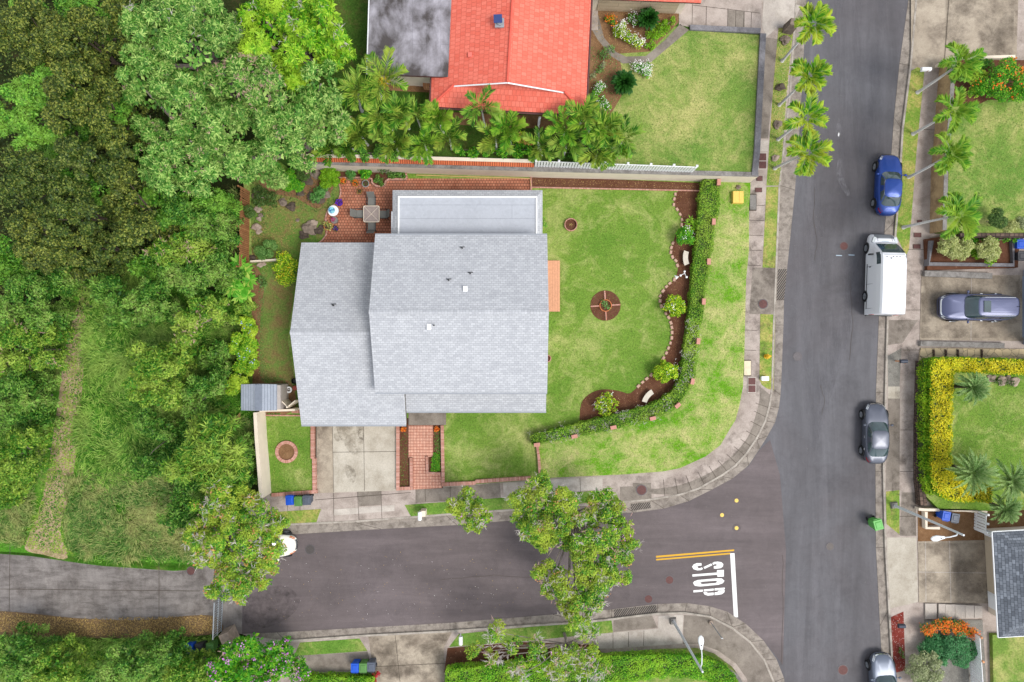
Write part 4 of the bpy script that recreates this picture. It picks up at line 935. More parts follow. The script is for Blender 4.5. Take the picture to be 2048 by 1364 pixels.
w0.x = W(1977, 0, .2).x; w1.x = W(1983, 0, .2).x
w0 = a+e*1.3+u*.6; w1 = b+e*1.3-u*.6
MB().prism([(w0.x, w0.y), (w1.x, w1.y), ((w1+e*8).x, (w1+e*8).y), ((w0+e*8).x, (w0+e*8).y)], 0, 2.95).build('outer_wall', M['cream'], J)
for k, nm, wd_, mt in ((.42, 'garage_door', 4.4, 'siding'), (.83, 'window', 1.2, 'white'), (.06, 'side_panel', .8, 'white')):
    p = w0.lerp(w1, k)-e*.03; MB().box((p.x, p.y, 1.35), (wd_, .06, 2.2), math.atan2(u.y, u.x)).build(nm, M[mt], J)
p = r0.lerp(a, .45)+e*.9; MB().box((p.x, p.y+.1, p.z+.25), (.35, .5, .1)).build('roof_vent', M['white'], J)
wall('gate_wall', [(1975, 1070), (1990, 1072)], 1.6, .12, 0, 1.6, M['white'], 'narrow white wall piece beside the slatted gate')
# west lane gate
a = W(443, 1196, 2.0); b = W(434, 1262, 1.9)
def lanegate():
    a, b = W(446, 1190, .1), W(443, 1262, .1); a = Vector((a.x+.0, a.y, 0)); b = Vector((b.x, b.y, 0)); d = b-a; L = d.length; u = d.normalized(); rot = math.atan2(u.y, u.x)
    t = thing('metal_gate', a, 'grey barred metal gate across the concrete lane', 'gate')
    m = MB(); n = 15
    for i in range(n): p = a+u*(i+.5)*L/n; m.box((p.x, p.y, .85), (.05, .05, 1.5), rot)
    m.build('bars', M['steel'], t)
    for z in (.15, .85, 1.6): MB().box(((a.x+b.x)/2, (a.y+b.y)/2, z), (L, .07, .07), rot).build('rail', M['steel'], t)
lanegate()
c = W(452, 1283, 1.3); m = MB(); m.box((c.x, c.y, .65), (.8, 1.3, 1.3), .4, 0, (.9, .9)); tag(m.build('stone_gate_pillar', M['rockl'], None, (c.x, c.y, 0)), 'lichen-covered stone pillar beside the lane gate', 'pillar')
m = MB(); c = W(1572, 62, 0); c1 = W(1584, 50, 2.0)
m.box((c.x+.05, c.y, .75), (.75, .62, 1.5), -.2, 0, (.8, .8)); tag(m.build('stone_pillar', M['rock'], None, (c.x, c.y, 0)), 'brown stone pillar with pale top at the north driveway', 'pillar')
# ---------------------------------------------------------------- road markings, covers
def flatpoly(name, mat, polys, z, label=None, cat_=None, kind=None, group=None):
    m = MB(); c = W(*polys[0][0], z)
    for p in polys: m.prism(P2(p, z), None, z)
    o = m.build(name, mat, None, (c.x, c.y, z)); return tag(o, label, cat_, group, kind)
# markings laid out from the painted word: coordinates taken in the plane of the road
def cp(x, y): return (1300+x/4.804, 1080+y/4.804)
flatpoly('centre_line', M['yellow'], [[cp(57, 152), cp(808, 90), cp(809, 106), cp(58, 170)], [cp(57, 182), cp(770, 122), cp(771, 137), cp(60, 197)]], .010, 'double yellow centre line at the mouth of the side street', 'road marking')
flatpoly('stop_line', M['marking'], [[cp(770, 128), cp(812, 126), cp(846, 742), cp(806, 742)]], .011, 'wide white stop line across the side street', 'road marking')
def S_letter():
    def arc(cx, cy, rx, ry, a0, a1, n=10): return [(cx+rx*math.cos(R(a0+(a1-a0)*i/n)), cy+ry*math.sin(R(a0+(a1-a0)*i/n))) for i in range(n+1)]
    # left bulb, diagonal, right bulb
    A = arc(462, 256, 58, 36, -60, -290)      # around the left end
    L = [(495, 222), (452, 221), (420, 234), (404, 256), (418, 280), (455, 292), (488, 290), (510, 279), (499, 262), (478, 271), (462, 268), (455, 257), (462, 248), (495, 246)]
    Rr = [(598, 222), (616, 211), (650, 207), (686, 213), (705, 232), (700, 254), (680, 270), (640, 276), (613, 275), (613, 250), (632, 250), (642, 241), (636, 231), (620, 232), (607, 240)]
    Dg = [(514, 260), (588, 225), (598, 243), (524, 278)]
    return [L, Dg, Rr]
T_l = [[(406, 331), (643, 312), (643, 290), (710, 286), (710, 352), (648, 354), (646, 334), (408, 352)]]
def O_letter():
    out = [(413, 412), (426, 396), (460, 384), (640, 368), (690, 369), (716, 392), (700, 415), (660, 430), (480, 447), (430, 440)]
    inn = [(480, 412), (500, 401), (630, 391), (648, 401), (630, 413), (500, 424)]
    # split into upper and lower halves so that no hole is needed
    up = [out[0], out[1], out[2], out[3], out[4], out[5], inn[3], inn[2], inn[1], inn[0]]
    lo = [out[5], out[6], out[7], out[8], out[9], out[0], inn[0], inn[5], inn[4], inn[3]]
    return [up, lo]
P_l = [[(416, 483), (508, 476), (508, 496), (418, 504)], [(516, 475), (612, 466), (612, 486), (518, 495)], [(620, 464), (719, 457), (719, 468), (713, 478), (620, 486)],
       [(511, 501), (540, 499), (556, 508), (612, 504), (612, 529), (556, 535), (524, 524)], [(620, 503), (648, 499), (660, 486), (719, 482), (714, 503), (690, 521), (654, 528), (620, 529)]]
flatpoly('stop_marking', M['marking'], [[cp(*q) for q in p] for p in S_letter()+T_l+O_letter()+P_l], .012, 'white painted word STOP on the side street before the stop line', 'road marking')
flatpoly('survey_mark', M['marking'], [[cpx for cpx in ((1676, 268), (1678, 264), (1679, 268), (1678, 273), (1676, 272))]], .012, 'small white chalk mark on the avenue near the palms', 'road marking')
M['tick'] = flat('blue_chalk', '#a9bccb', .8)
for i, (x, y) in enumerate(((1678, 511), (1703, 510))):
    flatpoly('chalk_line', M['tick'], [[(x-6, y-1), (x+6, y-.5), (x+6, y+1), (x-6, y+.5)]], .012, '%s of two short pale chalk dashes by the red manhole' % ('left', 'right')[i], 'road marking')
def disc(name, px, py, rpx, mat, label, catg, z=.02, base=0, rim=None, group=None):
    c = W(px, py, z+base); r = wl(rpx, z+base); t = thing(name, (c.x, c.y, base), label, catg, group)
    MB().ring(c, r*.86, r, base, base+z+.004, 24).build('rim', rim or M['greyiron'], t)
    MB().cyl(c, r*.86, r*.86, base, base+z, 24).build('lid', mat, t)
for x, y, r, mt, lb in ((1688, 492, 9, 'rust', 'reddish manhole cover on the avenue beside the white van'), (1595, 713, 9, 'greyiron', 'pale grey manhole cover at the avenue bend near the hydrant'),
                        (1660, 1093, 8, 'iron', 'worn manhole cover on the avenue left of the green bin'), (1686, 1340, 11, 'rust', 'reddish manhole cover beside the car at the bottom'),
                        (620, 1099, 10, 'iron', 'brown manhole cover in front of the small white car'), (1339, 1160, 9, 'rust', 'reddish manhole cover left of the word STOP'),
                        (1297, 1198, 9, 'rust', 'manhole cover nearest the storm drain on the side street')):
    disc('manhole_cover', x, y, r, M[mt], lb, 'manhole cover', .008, .008)
disc('manhole_cover', 382, 1142, 9, M['rust'], 'dark manhole cover on the concrete lane', 'manhole cover', .01, .01)
disc('manhole_cover', 1526, 608, 10, M['rust'], 'brown round cover on the dark pavement block beside the avenue', 'manhole cover', .01, ZP+.01)
disc('manhole_cover', 1283, 980, 11, M['rust'], 'round rusty cover in a dark slab at the street corner', 'manhole cover', .01, ZP+.03)
slab('drain_slab', [(1240, 974), (1266, 973), (1268, 1002), (1268, 1003), (1242, 1003)], M['conc_dark'], 5)
slab('drain_slab_dark', [(1266, 966), (1302, 966), (1303, 998), (1268, 1000)], M['conc_dark'], 4)
for i, (x, y) in enumerate(((1473, 1001), (1444, 1030), (1473, 1056))):
    c = W(x, y); t = thing('survey_disc', (c.x, c.y, 0), ('small yellow disc on the road, nearest the street corner', 'small yellow disc on the road, leftmost of three', 'small yellow disc on the road, nearest the centre line')[i], 'road disc', 'yellow discs set in the road')
    MB().cyl(c, .34, .33, .004, .008, 20).build('patch', M['road2'], t); MB().cyl(c, .15, .14, .008, .02, 20).build('lid', M['cover_y'], t)
def cover(name, px, py, w, h, mat, label, base=ZP, rot=0, z=.02, frame=None, split=False, catg='cover'):
    c = W(px, py, base); a, b = wl(w, base), wl(h, base); t = thing(name, (c.x, c.y, base), label, catg, None)
    m = MB()
    if split: m.box((c.x, c.y+b*.235, base+z/2+.006), (a*.84, b*.42, z+.012), rot).box((c.x, c.y-b*.235, base+z/2+.006), (a*.84, b*.42, z+.012), rot)
    else: m.box((c.x, c.y, base+z/2+.006), (a*.9, b*.9, z+.012), rot)
    m.build('lid', mat, t); MB().box((c.x, c.y, base+z/2), (a, b, z), rot).build('frame', frame or M['joint'], t)
for x, y, w, h, lb, fr, sp in ((1517, 380, 14, 9, 'small red-brown meter cover below the end of the cream wall', 'joint', False), (1519, 357, 12, 10, 'small dark meter cover at the end of the cream wall', 'joint', False),
    (1503.6, 770, 17, 32, 'red-brown double cover with pale frame at the start of the bend', 'conc_light', True), (1525, 322, 17, 34, 'dark double cover with pale frame by the terrace wall', 'conc_light', True),
    (1835, 470, 15, 9, 'upper red-brown meter cover on the right pavement by the van', 'joint', False), (1833.5, 493, 15, 9, 'lower red-brown meter cover on the right pavement by the van', 'joint', False), (1839, 443, 10, 6, 'red-brown cover under the lowest right palm trunk', 'joint', False)):
    cover('meter_cover', x, y, w, h, M['rust'], lb, ZP+.02, frame=M[fr], split=sp, catg='meter cover')
cover('pavement_lid', 1494.5, 736, 15, 32, flat('cream_lid', '#cfc3a8', .8), 'cream rectangular lid at the edge of the outer lawn', ZP+.02, z=.05)
cover('utility_slab', 1505, 405, 14, 33, M['wallcap'], 'grey raised utility slab beside the yellow cover', ZP, z=.12)
c = W(1530, 757, .4); t = thing('utility_box', (c.x, c.y, ZP), 'small white utility box on the grass strip below the hydrant', 'utility box')
MB().box((c.x, c.y, .3), (.5, .28, .32), 0, 0, (.9, .9)).build('box', M['white'], t); MB().box((c.x, c.y, .47), (.54, .32, .03)).build('lid', M['white'], t)
c = W(1476, 394.5, .6); t = thing('yellow_cover', (c.x, c.y, ZL), 'square yellow plastic cover on the grass by the cream wall', 'cover')
MB().box((c.x, c.y, .52), (.82, .92, .34), 0, 0, (.94, .94)).build('body', M['cover_y'], t); MB().box((c.x-.17, c.y, .70), (.44, .86, .03)).box((c.x+.22, c.y, .70), (.30, .86, .03)).build('lid', M['cover_y'], t)
def rock(px, py, r, label, mat='rock', z=ZL, name='boulder', flatk=.65, group=None):
    rr = wl(r, z); c = W(px, py, z+rr*.4); o = MB().ball((c.x, c.y, z+rr*flatk*.45), (rr, rr*random.uniform(.7, 1.05), rr*flatk), 14, 9, 0, .26).build(name, M[mat], None, (c.x, c.y, z)); return tag(o, label, 'rock', group)
rock(1477, 374, 5, 'small grey rock above the yellow plastic cover')
for x, y, r, lb, mt in ((1571, 80, 9, 'mottled boulder below the stone pillar', 'rock'), (1561, 174, 9, 'dark boulder on the grass strip between the first two palms', 'rockd'), (1556, 249, 8, 'grey and brown boulder between the second and third palms', 'rock'), (1551, 316, 7, 'reddish boulder above the lowest left palm trunk', 'rockl')):
    rock(x, y, r, lb, mt, ZP)
# storm drain ribs
for nm, pts in (('storm_drain_ribs', [(1556, 538), (1574, 538), (1568, 600), (1553, 600)]), ('storm_drain_ribs_south', [(1228, 1219), (1312, 1210), (1314, 1226), (1228, 1236)]), ('storm_drain_ribs_corner', [(1262, 1008), (1300, 1004), (1302, 1016), (1262, 1022)])):
    slab(nm, pts, bricks(nm, '#77706a', '#8a8178', '#3f3a36', .13, 9, .04, 'Object', 0, rot=R(35)), 1, .02)
# ---------------------------------------------------------------- hydrant, mailboxes, bins
c = W(1535, 713, .5); t = thing('fire_hydrant', (c.x, c.y, ZP), 'yellow fire hydrant on the kerbside grass', 'fire hydrant')
MB().cyl(c, .16, .16, ZP, .19, 16).cyl(c, .115, .105, .19, .66, 16).cyl(c, .15, .15, .62, .67, 16).build('barrel', M['hydrant'], t, smooth=False)
MB().ball((c.x, c.y, .67), (.13, .13, .13), 14, 8).cyl(c, .03, .03, .78, .84, 6).build('bonnet', M['hydrant'], t)
m = MB(); m.tube([(c.x, c.y, .5), (c.x+.26, c.y+.04, .5)], .075, 10); MB
m.build('outlet', M['hydrant'], t); MB().tube([(c.x-.03, c.y-.2, .48), (c.x+.03, c.y+.2, .48)], .055, 10).build('outlet', M['hydrant'], t)
def mailbox(bx, by, px, py, z, label, mat, w=.5, rot=0, base=ZP):
    b = W(bx, by, base); c = W(px, py, z); t = thing('mailbox', b, label, 'mailbox')
    MB().tube([b, (c.x, c.y, z-.1)], .05, 8).build('post', M['wood'] if mat != 'white' else M['white'], t)
    m = MB(); seg = 10; vs = []; h = .14
    for x in (-w/2, w/2):
        pr = [(-h, -.1), (h, -.1)]+[(h*math.cos(a), .03+h*math.sin(a)) for a in [PI*i/6 for i in range(7)]]
        vs += [(c.x+x*math.cos(rot)-y*math.sin(rot), c.y+x*math.sin(rot)+y*math.cos(rot), z+zz) for y, zz in pr]
    n = 9; m.add(vs, [(i, (i+1) % n, n+(i+1) % n, n+i) for i in range(n)]+[tuple(range(n-1, -1, -1)), tuple(range(n, 2*n))]); m.build('box', M[mat], t)
    MB().box((c.x+.08*math.cos(rot), c.y-.17, z+.08), (.03, .02, .2)).build('flag', M['terracotta'], t)
M['navy'] = flat('dark_mailbox_metal', '#3a3f4b', .5, .3, var=.05)
mailbox(1791, 722, 1807, 722.5, 1.1, 'dark mailbox on a post over the gravel strip', 'navy')
mailbox(1796, 1244, 1803, 1252, 1.1, 'dark mailbox above the red cinder strip', 'navy')
mailbox(1841, 143, 1852, 138.5, 1.15, 'white mailbox beside the top right driveway', 'white', .7)
mailbox(840, 1022, 839.5, 1032, 1.1, 'white mailbox on the grass strip right of the driveway', 'white', .6, R(90))
mailbox(921, 1268, 921.5, 1281, 1.0, 'white mailbox on the bottom grass strip', 'white', .6, R(90))
c = W(847, 1025, .6); tag(MB().box((c.x, c.y, .55), (.38, .42, .9)).build('letter_pillar', M['cream'], None, (c.x, c.y, ZP)), 'small cream pillar beside the white mailbox', 'pillar')
_bin = {}
def bin_(px, py, mat, rot, label, group=None, base=ZP, k=1.0, zt=1.0):
    """wheeled bin standing on `base`, px,py = lid centre in the photo"""
    c = W(px, py, base+zt*k); t = thing('wheelie_bin', (c.x, c.y, base), label, 'bin', group, R(rot)); t.scale = (k, k, k)
    if 'b' not in _bin:
        b = MB().box((0, 0, .5), (.44, .48, .88), 0, 0, (1.24, 1.24)); _bin['b'] = b
        l = MB(); l.box((0, 0, .99), (.60, .70, .06), 0, 0, (.94, .92)); l.box((0, 0, 1.035), (.40, .44, .03), 0, 0, (.8, .8)); l.tube([(-.22, .38, .95), (.22, .38, .95)], .022, 6); _bin['l'] = l
    def one(mb, nm, mt):
        o = mb.build(nm, mt, t, (0, 0, .0001)); return o
    one(_bin['b'], 'body', M[mat]); one(_bin['l'], 'lid', M[mat])
    for s in (-1, 1):
        w = MB(); w.tube([(s*.20, .24, .12), (s*.27, .24, .12)], .12, 12); one(w, 'wheel', M['black'])
    return t
G1 = 'bins beside the front lawn wall'
bin_(579, 1001, 'bin_blue', 3, 'blue bin at the left driveway', G1); bin_(596, 1003, 'bin_green', 3, 'green bin between the blue and grey bins at the left driveway', G1); bin_(613, 1001, 'bin_grey', 3, 'slate grey bin at the left driveway', G1)
G2 = 'bins beside the bottom driveway'
bin_(709.5, 1336, 'bin_blue', 180, 'blue bin in the row at the bottom driveway', G2); bin_(726, 1336, 'bin_green', 180, 'green bin in the row at the bottom driveway', G2); bin_(742, 1334, 'bin_grey', 180, 'grey bin in the row at the bottom driveway', G2)
G3 = 'bins beside the stone gate pillar'
bin_(378, 1298, 'bin_blue', 185, 'blue bin left of the stone gate pillar', G3, 0); bin_(398, 1297, 'bin_black', 185, 'charcoal bin by the stone gate pillar', G3, 0); bin_(420, 1296, 'bin_green', 185, 'dark green bin by the stone gate pillar', G3, 0)
bin_(1757, 1050, 'bin_lime', 15, 'bright green bin standing in the gutter of the avenue', None, .02, 1.12)
bin_(1893, 1032, 'bin_blue', 170, 'blue bin under the street lamp at the right', 'bins by the right lamp', .16); bin_(1911, 1036, 'bin_grey', 170, 'grey bin under the street lamp at the right', 'bins by the right lamp', .16)
bin_(2042, 488, 'bin_blue', 0, 'blue bin at the right edge by the planter', 'bins at the right edge', .1); bin_(2044, 512, 'bin_black', 0, 'dark bin at the right edge by the planter', 'bins at the right edge', .1)
# ---------------------------------------------------------------- street lamps and signpost
M['lampgrey'] = flat('lamp_aluminium', '#c9cdd0', .6, 0, var=.05)
def lamp(bx, by, tx, ty, hx, hy, label):
    b = W(bx, by, ZP); zt = 8.2
    c = Vector((b.x, b.y, zt)); h = W(hx, hy, zt-.1); t = thing('street_lamp', b, label, 'street lamp')
    MB().tube([b, (b.x, b.y, zt)], [.11, .065], 12).build('pole', M['lampgrey'], t)
    MB().box((b.x, b.y, ZP+.12), (.5, .5, .22), .1, 0, (.8, .8)).build('base', M['wallcap'], t)
    s = Vector((b.x, b.y, zt-.6)); e = Vector((h.x, h.y, zt)); d = e-s
    MB().tube([s, s+d*.25+Vector((0, 0, .32)), s+d*.6+Vector((0, 0, .28)), e], [.05, .045, .04, .035], 8).build('arm', M['lampgrey'], t)
    u = Vector((d.x, d.y, 0)).normalized(); v = Vector((-u.y, u.x, 0)); m = MB(); vs = []; pr = [(-.3, .08, .05), (-.1, .12, .07), (.2, .2, .09), (.45, .17, .08), (.58, .06, .04)]
    for a, w, hh in pr:
        for k in range(8):
            q = 2*PI*k/8; vs.append(e+u*a+v*math.cos(q)*w+Vector((0, 0, max(-.04, math.sin(q)*hh))))
    m.add(vs, [(i*8+k, i*8+(k+1) % 8, (i+1)*8+(k+1) % 8, (i+1)*8+k) for i in range(4) for k in range(8)]+[tuple(range(7, -1, -1)), tuple(range(32, 40))])
    m.build('lamp_head', M['white'], t, smooth=True); MB().cyl((e.x-u.x*.02, e.y-u.y*.02), .035, .035, e.z+.05, e.z+.13, 10).build('photocell', M['dark'], t)
lamp(1787, 1010, 1935, 1070, 1878, 1075, 'tall street lamp on the kerbside grass at the lower right')
lamp(1346, 1241, 1401, 1345, 1401.5, 1288, 'tall street lamp on the pale slab of the bottom corner')
b = W(1421, 1244, ZP); e = W(1447, 1281, 3.0); t = thing('signpost', b, 'thin bare metal post with concrete foot at the bottom corner', 'signpost')
MB().tube([b, (b.x, b.y, 3.0)], .035, 8).build('post', M['steel'], t); MB().cyl(b, .16, .14, ZP, .3, 12).build('foot', M['rockl'], t)
MB().box((b.x, b.y, 2.95), (.14, .02, .14)).build('cap_plate', M['white'], t)
# ---------------------------------------------------------------- patio furniture
tc = W(743, 428, 1.05); t = thing('patio_table', (tc.x, tc.y, ZL), 'square frosted glass patio table between four grey chairs', 'table')
zt = ZL+.72
def rrect(w, h, r, n=5): return [(sx*(w-r)+r*math.cos(a), sy*(h-r)+r*math.sin(a)) for sx, sy, a0 in ((1, 1, 0), (-1, 1, PI/2), (-1, -1, PI), (1, -1, 1.5*PI)) for a in [a0+PI/2*i/n for i in range(n+1)]]
rp = rrect(.60, .61, .12); MB().prism([(tc.x+x, tc.y+y) for x, y in rp], zt-.03, zt).build('tabletop', M['tableglass'], t)
inn = rrect(.58, .59, .11); MB().strip([(tc.x+x, tc.y+y) for x, y in rp], [(tc.x+x*.93, tc.y+y*.93) for x, y in rp], zt-.02, zt+.015, close=True).build('rim', M['cream'], t)
m = MB()
for a in (45, 135, 225, 315): m.tube([(tc.x, tc.y, zt+.006), (tc.x+.76*math.cos(R(a)), tc.y+.76*math.sin(R(a)), zt+.006)], .012, 5)
m.build('spokes', M['cream'], t)
for sx in (-1, 1):
    for sy in (-1, 1): MB().tube([(tc.x+sx*.42, tc.y+sy*.42, ZL), (tc.x+sx*.36, tc.y+sy*.36, zt-.03)], .022, 6).build('leg', M['cream'], t)
def chair(px, py, rot, label):
    c = W(px, py, ZL+.5); t = thing('patio_chair', (c.x, c.y, ZL), label, 'chair', 'chairs around the patio table', R(rot)); t.scale = (1.12, 1.12, 1.08); at = (0, 0, .0001)
    # local: +x faces the table
    m = MB(); m.add([(-.24, -.25, .42), (.27, -.25, .45), (.27, .25, .45), (-.24, .25, .42), (-.24, -.25, .40), (.27, -.25, .43), (.27, .25, .43), (-.24, .25, .40)], [(0, 1, 2, 3), (7, 6, 5, 4), (0, 4, 5, 1), (1, 5, 6, 2), (2, 6, 7, 3), (3, 7, 4, 0)]); m.build('seat', M['chairfab'], t, at)
    m = MB(); m.add([(-.24, -.25, .43), (-.24, .25, .43), (-.52, .25, 1.0), (-.52, -.25, 1.0), (-.27, -.25, .42), (-.27, .25, .42), (-.55, .25, .99), (-.55, -.25, .99)], [(0, 1, 2, 3), (7, 6, 5, 4), (0, 4, 5, 1), (1, 5, 6, 2), (2, 6, 7, 3), (3, 7, 4, 0)]); m.build('backrest', M['chairfab'], t, at)
    for s in (-1, 1):
        MB().tube([(-.40, s*.29, .66), (-.1, s*.31, .67), (.22, s*.30, .63)], .022, 6).build('armrest', M['dark'], t, at)
        MB().tube([(.22, s*.28, .63), (.26, s*.28, 0)], .015, 6).build('leg', M['dark'], t, at); MB().tube([(-.25, s*.28, .66), (-.34, s*.28, 0)], .015, 6).build('leg', M['dark'], t, at)
chair(743, 403, -90, 'grey mesh patio chair above the glass table'); chair(720, 427.5, 0, 'grey mesh patio chair left of the glass table')
chair(765, 428.5, 180, 'grey mesh patio chair right of the glass table'); chair(743, 452, 90, 'grey mesh patio chair below the glass table')
# ---------------------------------------------------------------- pots
def potleaf(cl, c, r, n, L, wdt, mi=0, z=0):
    P = np.array([c[0], c[1], c[2]])+rdir(n, 0)*np.array([r, r, r*.6]); put_leaves(cl, P, rdir(n, 0), L, wdt, mi, .8)
LF = {}
LF['potgreen'] = leaf('pot_plant_leaf', ['#355d1c', '#4f7f2b', '#6d9a3d'])
LF['orangefl'] = leaf('orange_petal', ['#d9731c', '#e68f1e', '#e25a1c'], trans=.2)
LF['pink'] = leaf('magenta_petal', ['#b01a63', '#d03b86'], trans=.2)
LF['purple'] = leaf('violet_petal', ['#5a1fb0', '#6f34c8', '#4a189a'], trans=.2)
LF['yellowgreen'] = leaf('variegated_leaf', ['#a9ad52', '#c3c37a', '#7f9440'])
LF['red'] = leaf('red_leaf', ['#a8202a', '#c43040'], trans=.2)
def pot(px, py, r, h, mat, label, flowers=None, greens='potgreen', base=ZL, n=60, k=1., L=.09):
    c = W(px, py, base+h); t = thing('plant_pot', (c.x, c.y, base), label, 'plant pot'); rr = wl(r, base+h)
    MB().cyl(c, rr*.72, rr, base, base+h-.03, 18, cap=True).ring(c, rr*.88, rr*1.05, base+h-.06, base+h, 18).build('pot', M[mat], t)
    MB().cyl(c, rr*.88, rr*.88, base+h-.06, base+h-.026, 16).build('soil', M['soilpot'], t)
    if greens:
        cl = Cloud(); potleaf(cl, (c.x, c.y, base+h), rr*k, n, L, L*.4); cl.build('plant', LF[greens], t)
    if flowers:
        cl = Cloud(); P = np.array([c.x, c.y, base+h+rr*.35])+rdir(int(n*.9), 0)*np.array([rr*.8*k, rr*.8*k, rr*.4]); put_leaves(cl, P, rdir(len(P), .3), .08, .06, 0, 1.2); cl.build('blossom', LF[flowers], t)
pot(686.5, 362, 6.5, .35, 'terracotta', 'pot of orange flowers left of the patio bed wave', 'orangefl', k=.8)
pot(711, 366, 7, .32, 'terracotta', 'pot of amber flowers in front of the patio bed', 'orangefl', k=.9)
pot(731, 367, 7, .3, 'steel', 'grey ring pot beside the dark leafy plant', None, k=.7, n=20)
pot(679, 405.5, 8, .42, 'terracotta', 'terracotta pot full of violet flowers', 'purple', None, k=1.05, n=120)
pot(656, 452, 8.5, .42, 'terracotta', 'large terracotta pot with a pale variegated plant', None, 'yellowgreen', k=.95, n=60, L=.16)
pot(671.5, 457, 5, .25, 'dark', 'small dark pot with a green plant and mauve tips', 'purple', k=1.1, n=26)
pot(719, 382, 5, .2, 'terracotta', 'small low pot with a sprawling grey-green plant', None, k=1.3, n=40)
c = W(666.5, 421.5, ZL+.45); t = thing('round_table', (c.x, c.y, ZL), 'round white side table carrying a blue bowl', 'table')
MB().cyl(c, .39, .40, ZL+.42, ZL+.46, 30).build('tabletop', M['white'], t); MB().cyl(c, .2, .06, ZL, ZL+.2, 14).cyl(c, .06, .06, ZL+.2, ZL+.42, 12).build('pedestal', M['white'], t)
M['bluebowl'] = NT('blue_glazed_bowl', .2, .6).m; t2 = NT('blue_glaze', .2, .6); t2.col(t2.mix(t2.ramp(t2.noise(6, 3), [(.42, 0.), (.56, 1.)]), '#1d5c92', '#8fd0dc')); M['bluebowl'] = t2.m
tag(MB().ring((c.x-.1, c.y+.03), .16, .24, ZL+.46, ZL+.56, 24).cyl((c.x-.1, c.y+.03), .17, .17, ZL+.46, ZL+.49, 24).build('blue_bowl', M['bluebowl'], None, (c.x-.1, c.y+.03, ZL+.46)), 'shiny blue glazed bowl on the round white table', 'bowl')
c = W(668.5, 440, ZL+.35); t = thing('stone_pedestal', (c.x, c.y, ZL), 'small grey round pedestal with magenta flowers', 'pedestal')
MB().cyl(c, .22, .26, ZL, ZL+.35, 24).build('pedestal', M['wallcap'], t)
cl = Cloud(); P = np.array([c.x-.06, c.y+.02, ZL+.4])+rdir(60, 0)*np.array([.13, .13, .08]); put_leaves(cl, P, rdir(60, .3), .07, .05, 0, 1.2); cl.build('blossom', LF['pink'], t)
# pipe along the wall and small plants are in the vegetation section
a, b, c = W(832, 350, .5), W(1060, 357, .5), W(1062, 372, .5)
tag(MB().tube([a, b, c], .03, 6).build('garden_pipe', M['pipe_y'], None, (a.x, a.y, .5)), 'thin tan pipe lying along the patio foot of the cream wall', 'pipe')
# garden boulders
for x, y, r, lb, mt, fk in ((618, 455, 15, 'largest weathered boulder in the middle of the back garden grass', 'rock', .5), (607, 470, 10, 'dark boulder touching the largest garden boulder', 'rockd', .5), (626, 447, 8, 'pale-topped stone on the largest garden boulder', 'rockl', .8),
    (637, 462, 9, 'dark boulder at the lower curve of the patio', 'rockd', .6), (643, 455, 6, 'small dark stone by the terracotta pots', 'rockd', .6), (582, 413, 9, 'round dark boulder left of the grass centre', 'rockd', .6), (566, 404, 8, 'brown boulder beside the round dark one', 'rock', .5),
    (638, 398, 11, 'flat dark boulder below the fern', 'rockd', .5), (622, 392, 8, 'dark stone at the edge of the pond bed', 'rockd', .5), (652, 388, 9, 'grey boulder right of the fern', 'rock', .5), (600, 385, 8, 'dark stone under the leafy pond plants', 'rockd', .5),
    (570, 365, 12, 'black boulder beneath the mango leaves', 'rockd', .6), (612, 360, 13, 'dark mossy pond boulder', 'rockd', .4), (630, 345, 10, 'grey rock beside the bright green shrub', 'rock', .5), (655, 371, 6, 'small grey stone in the pond bed', 'rock', .5), (590, 372, 9, 'brownish stone at the left of the pond bed', 'rock', .5),
    (516, 418, 7, 'pale stone beside the small bush on the fence', 'rockl', .6), (521, 430, 5, 'small grey stone right of the fence bush', 'rock', .6), (518, 437, 5, 'whitish stone below the fence bush', 'rockl', .6), (513, 453, 9, 'pale mottled boulder by the wooden fence', 'rockl', .5), (517, 463, 6, 'small cream stone under the mottled boulder', 'rockl', .6), (511, 388, 8, 'dark stone at the upper end of the wooden fence', 'rockd', .5),
    (527, 528, 5, 'reddish rock below the divider wall', 'rockl', .5), (519, 530, 6, 'reddish stone nearest the fence end', 'rockl', .5), (505, 515, 7, 'dark stone next to the divider wall', 'rockd', .5), (572, 516, 7, 'dark stone beside the yellow-flecked shrub', 'rockd', .5), (560, 511, 6, 'black stone at the rounded bush', 'rockd', .5), (595, 440, 4, 'small half-buried stone on the grass', 'rock', .4)):
    rock(x, y, r, lb, mt, ZL+.02, 'garden_boulder', fk)
# flower bed edge stones
edge = cat([(1351, 388), (1348, 409), (1358, 423), (1364, 439), (1363, 452)], 6)+cat([(1346, 486), (1342, 500), (1344, 512), (1353, 523), (1356, 537)], 6)+cat([(1349, 559), (1335, 571), (1325, 584), (1320, 596), (1323, 612)], 6)+cat([(1332, 627), (1340, 640), (1344, 658), (1343, 679), (1336, 699), (1330, 712), (1322, 723)], 6)+cat([(1303, 750), (1288, 762), (1273, 776)], 6)
last = (0, 0); k = 0; sm = None
for p in edge:
    if math.dist(p, last) < 9.2: continue
    c = W(*p, ZL+.1); c.z = ZL
    if sm is None:
        s0 = MB().box((0, 0, .05), (.29, .22, .16), 0, 0, (.8, .75)).build('edging_stone', flat('pinkish_edging_stone', '#b59483', .9, var=.15, scale=4), None, (0, 0, .0001)); o = s0; sm = s0
    else: o = sm.copy(); C.objects.link(o)
    o.location = c; o.rotation_euler = (0, 0, math.atan2(-(p[1]-last[1]), p[0]-last[0]) if k else PI/2); o.scale = [random.uniform(.88, 1.1)]*3
    tag(o, 'pinkish block in the stone border of the curved flower bed', 'edging stone', 'stones bordering the curved flower bed'); last = p; k += 1
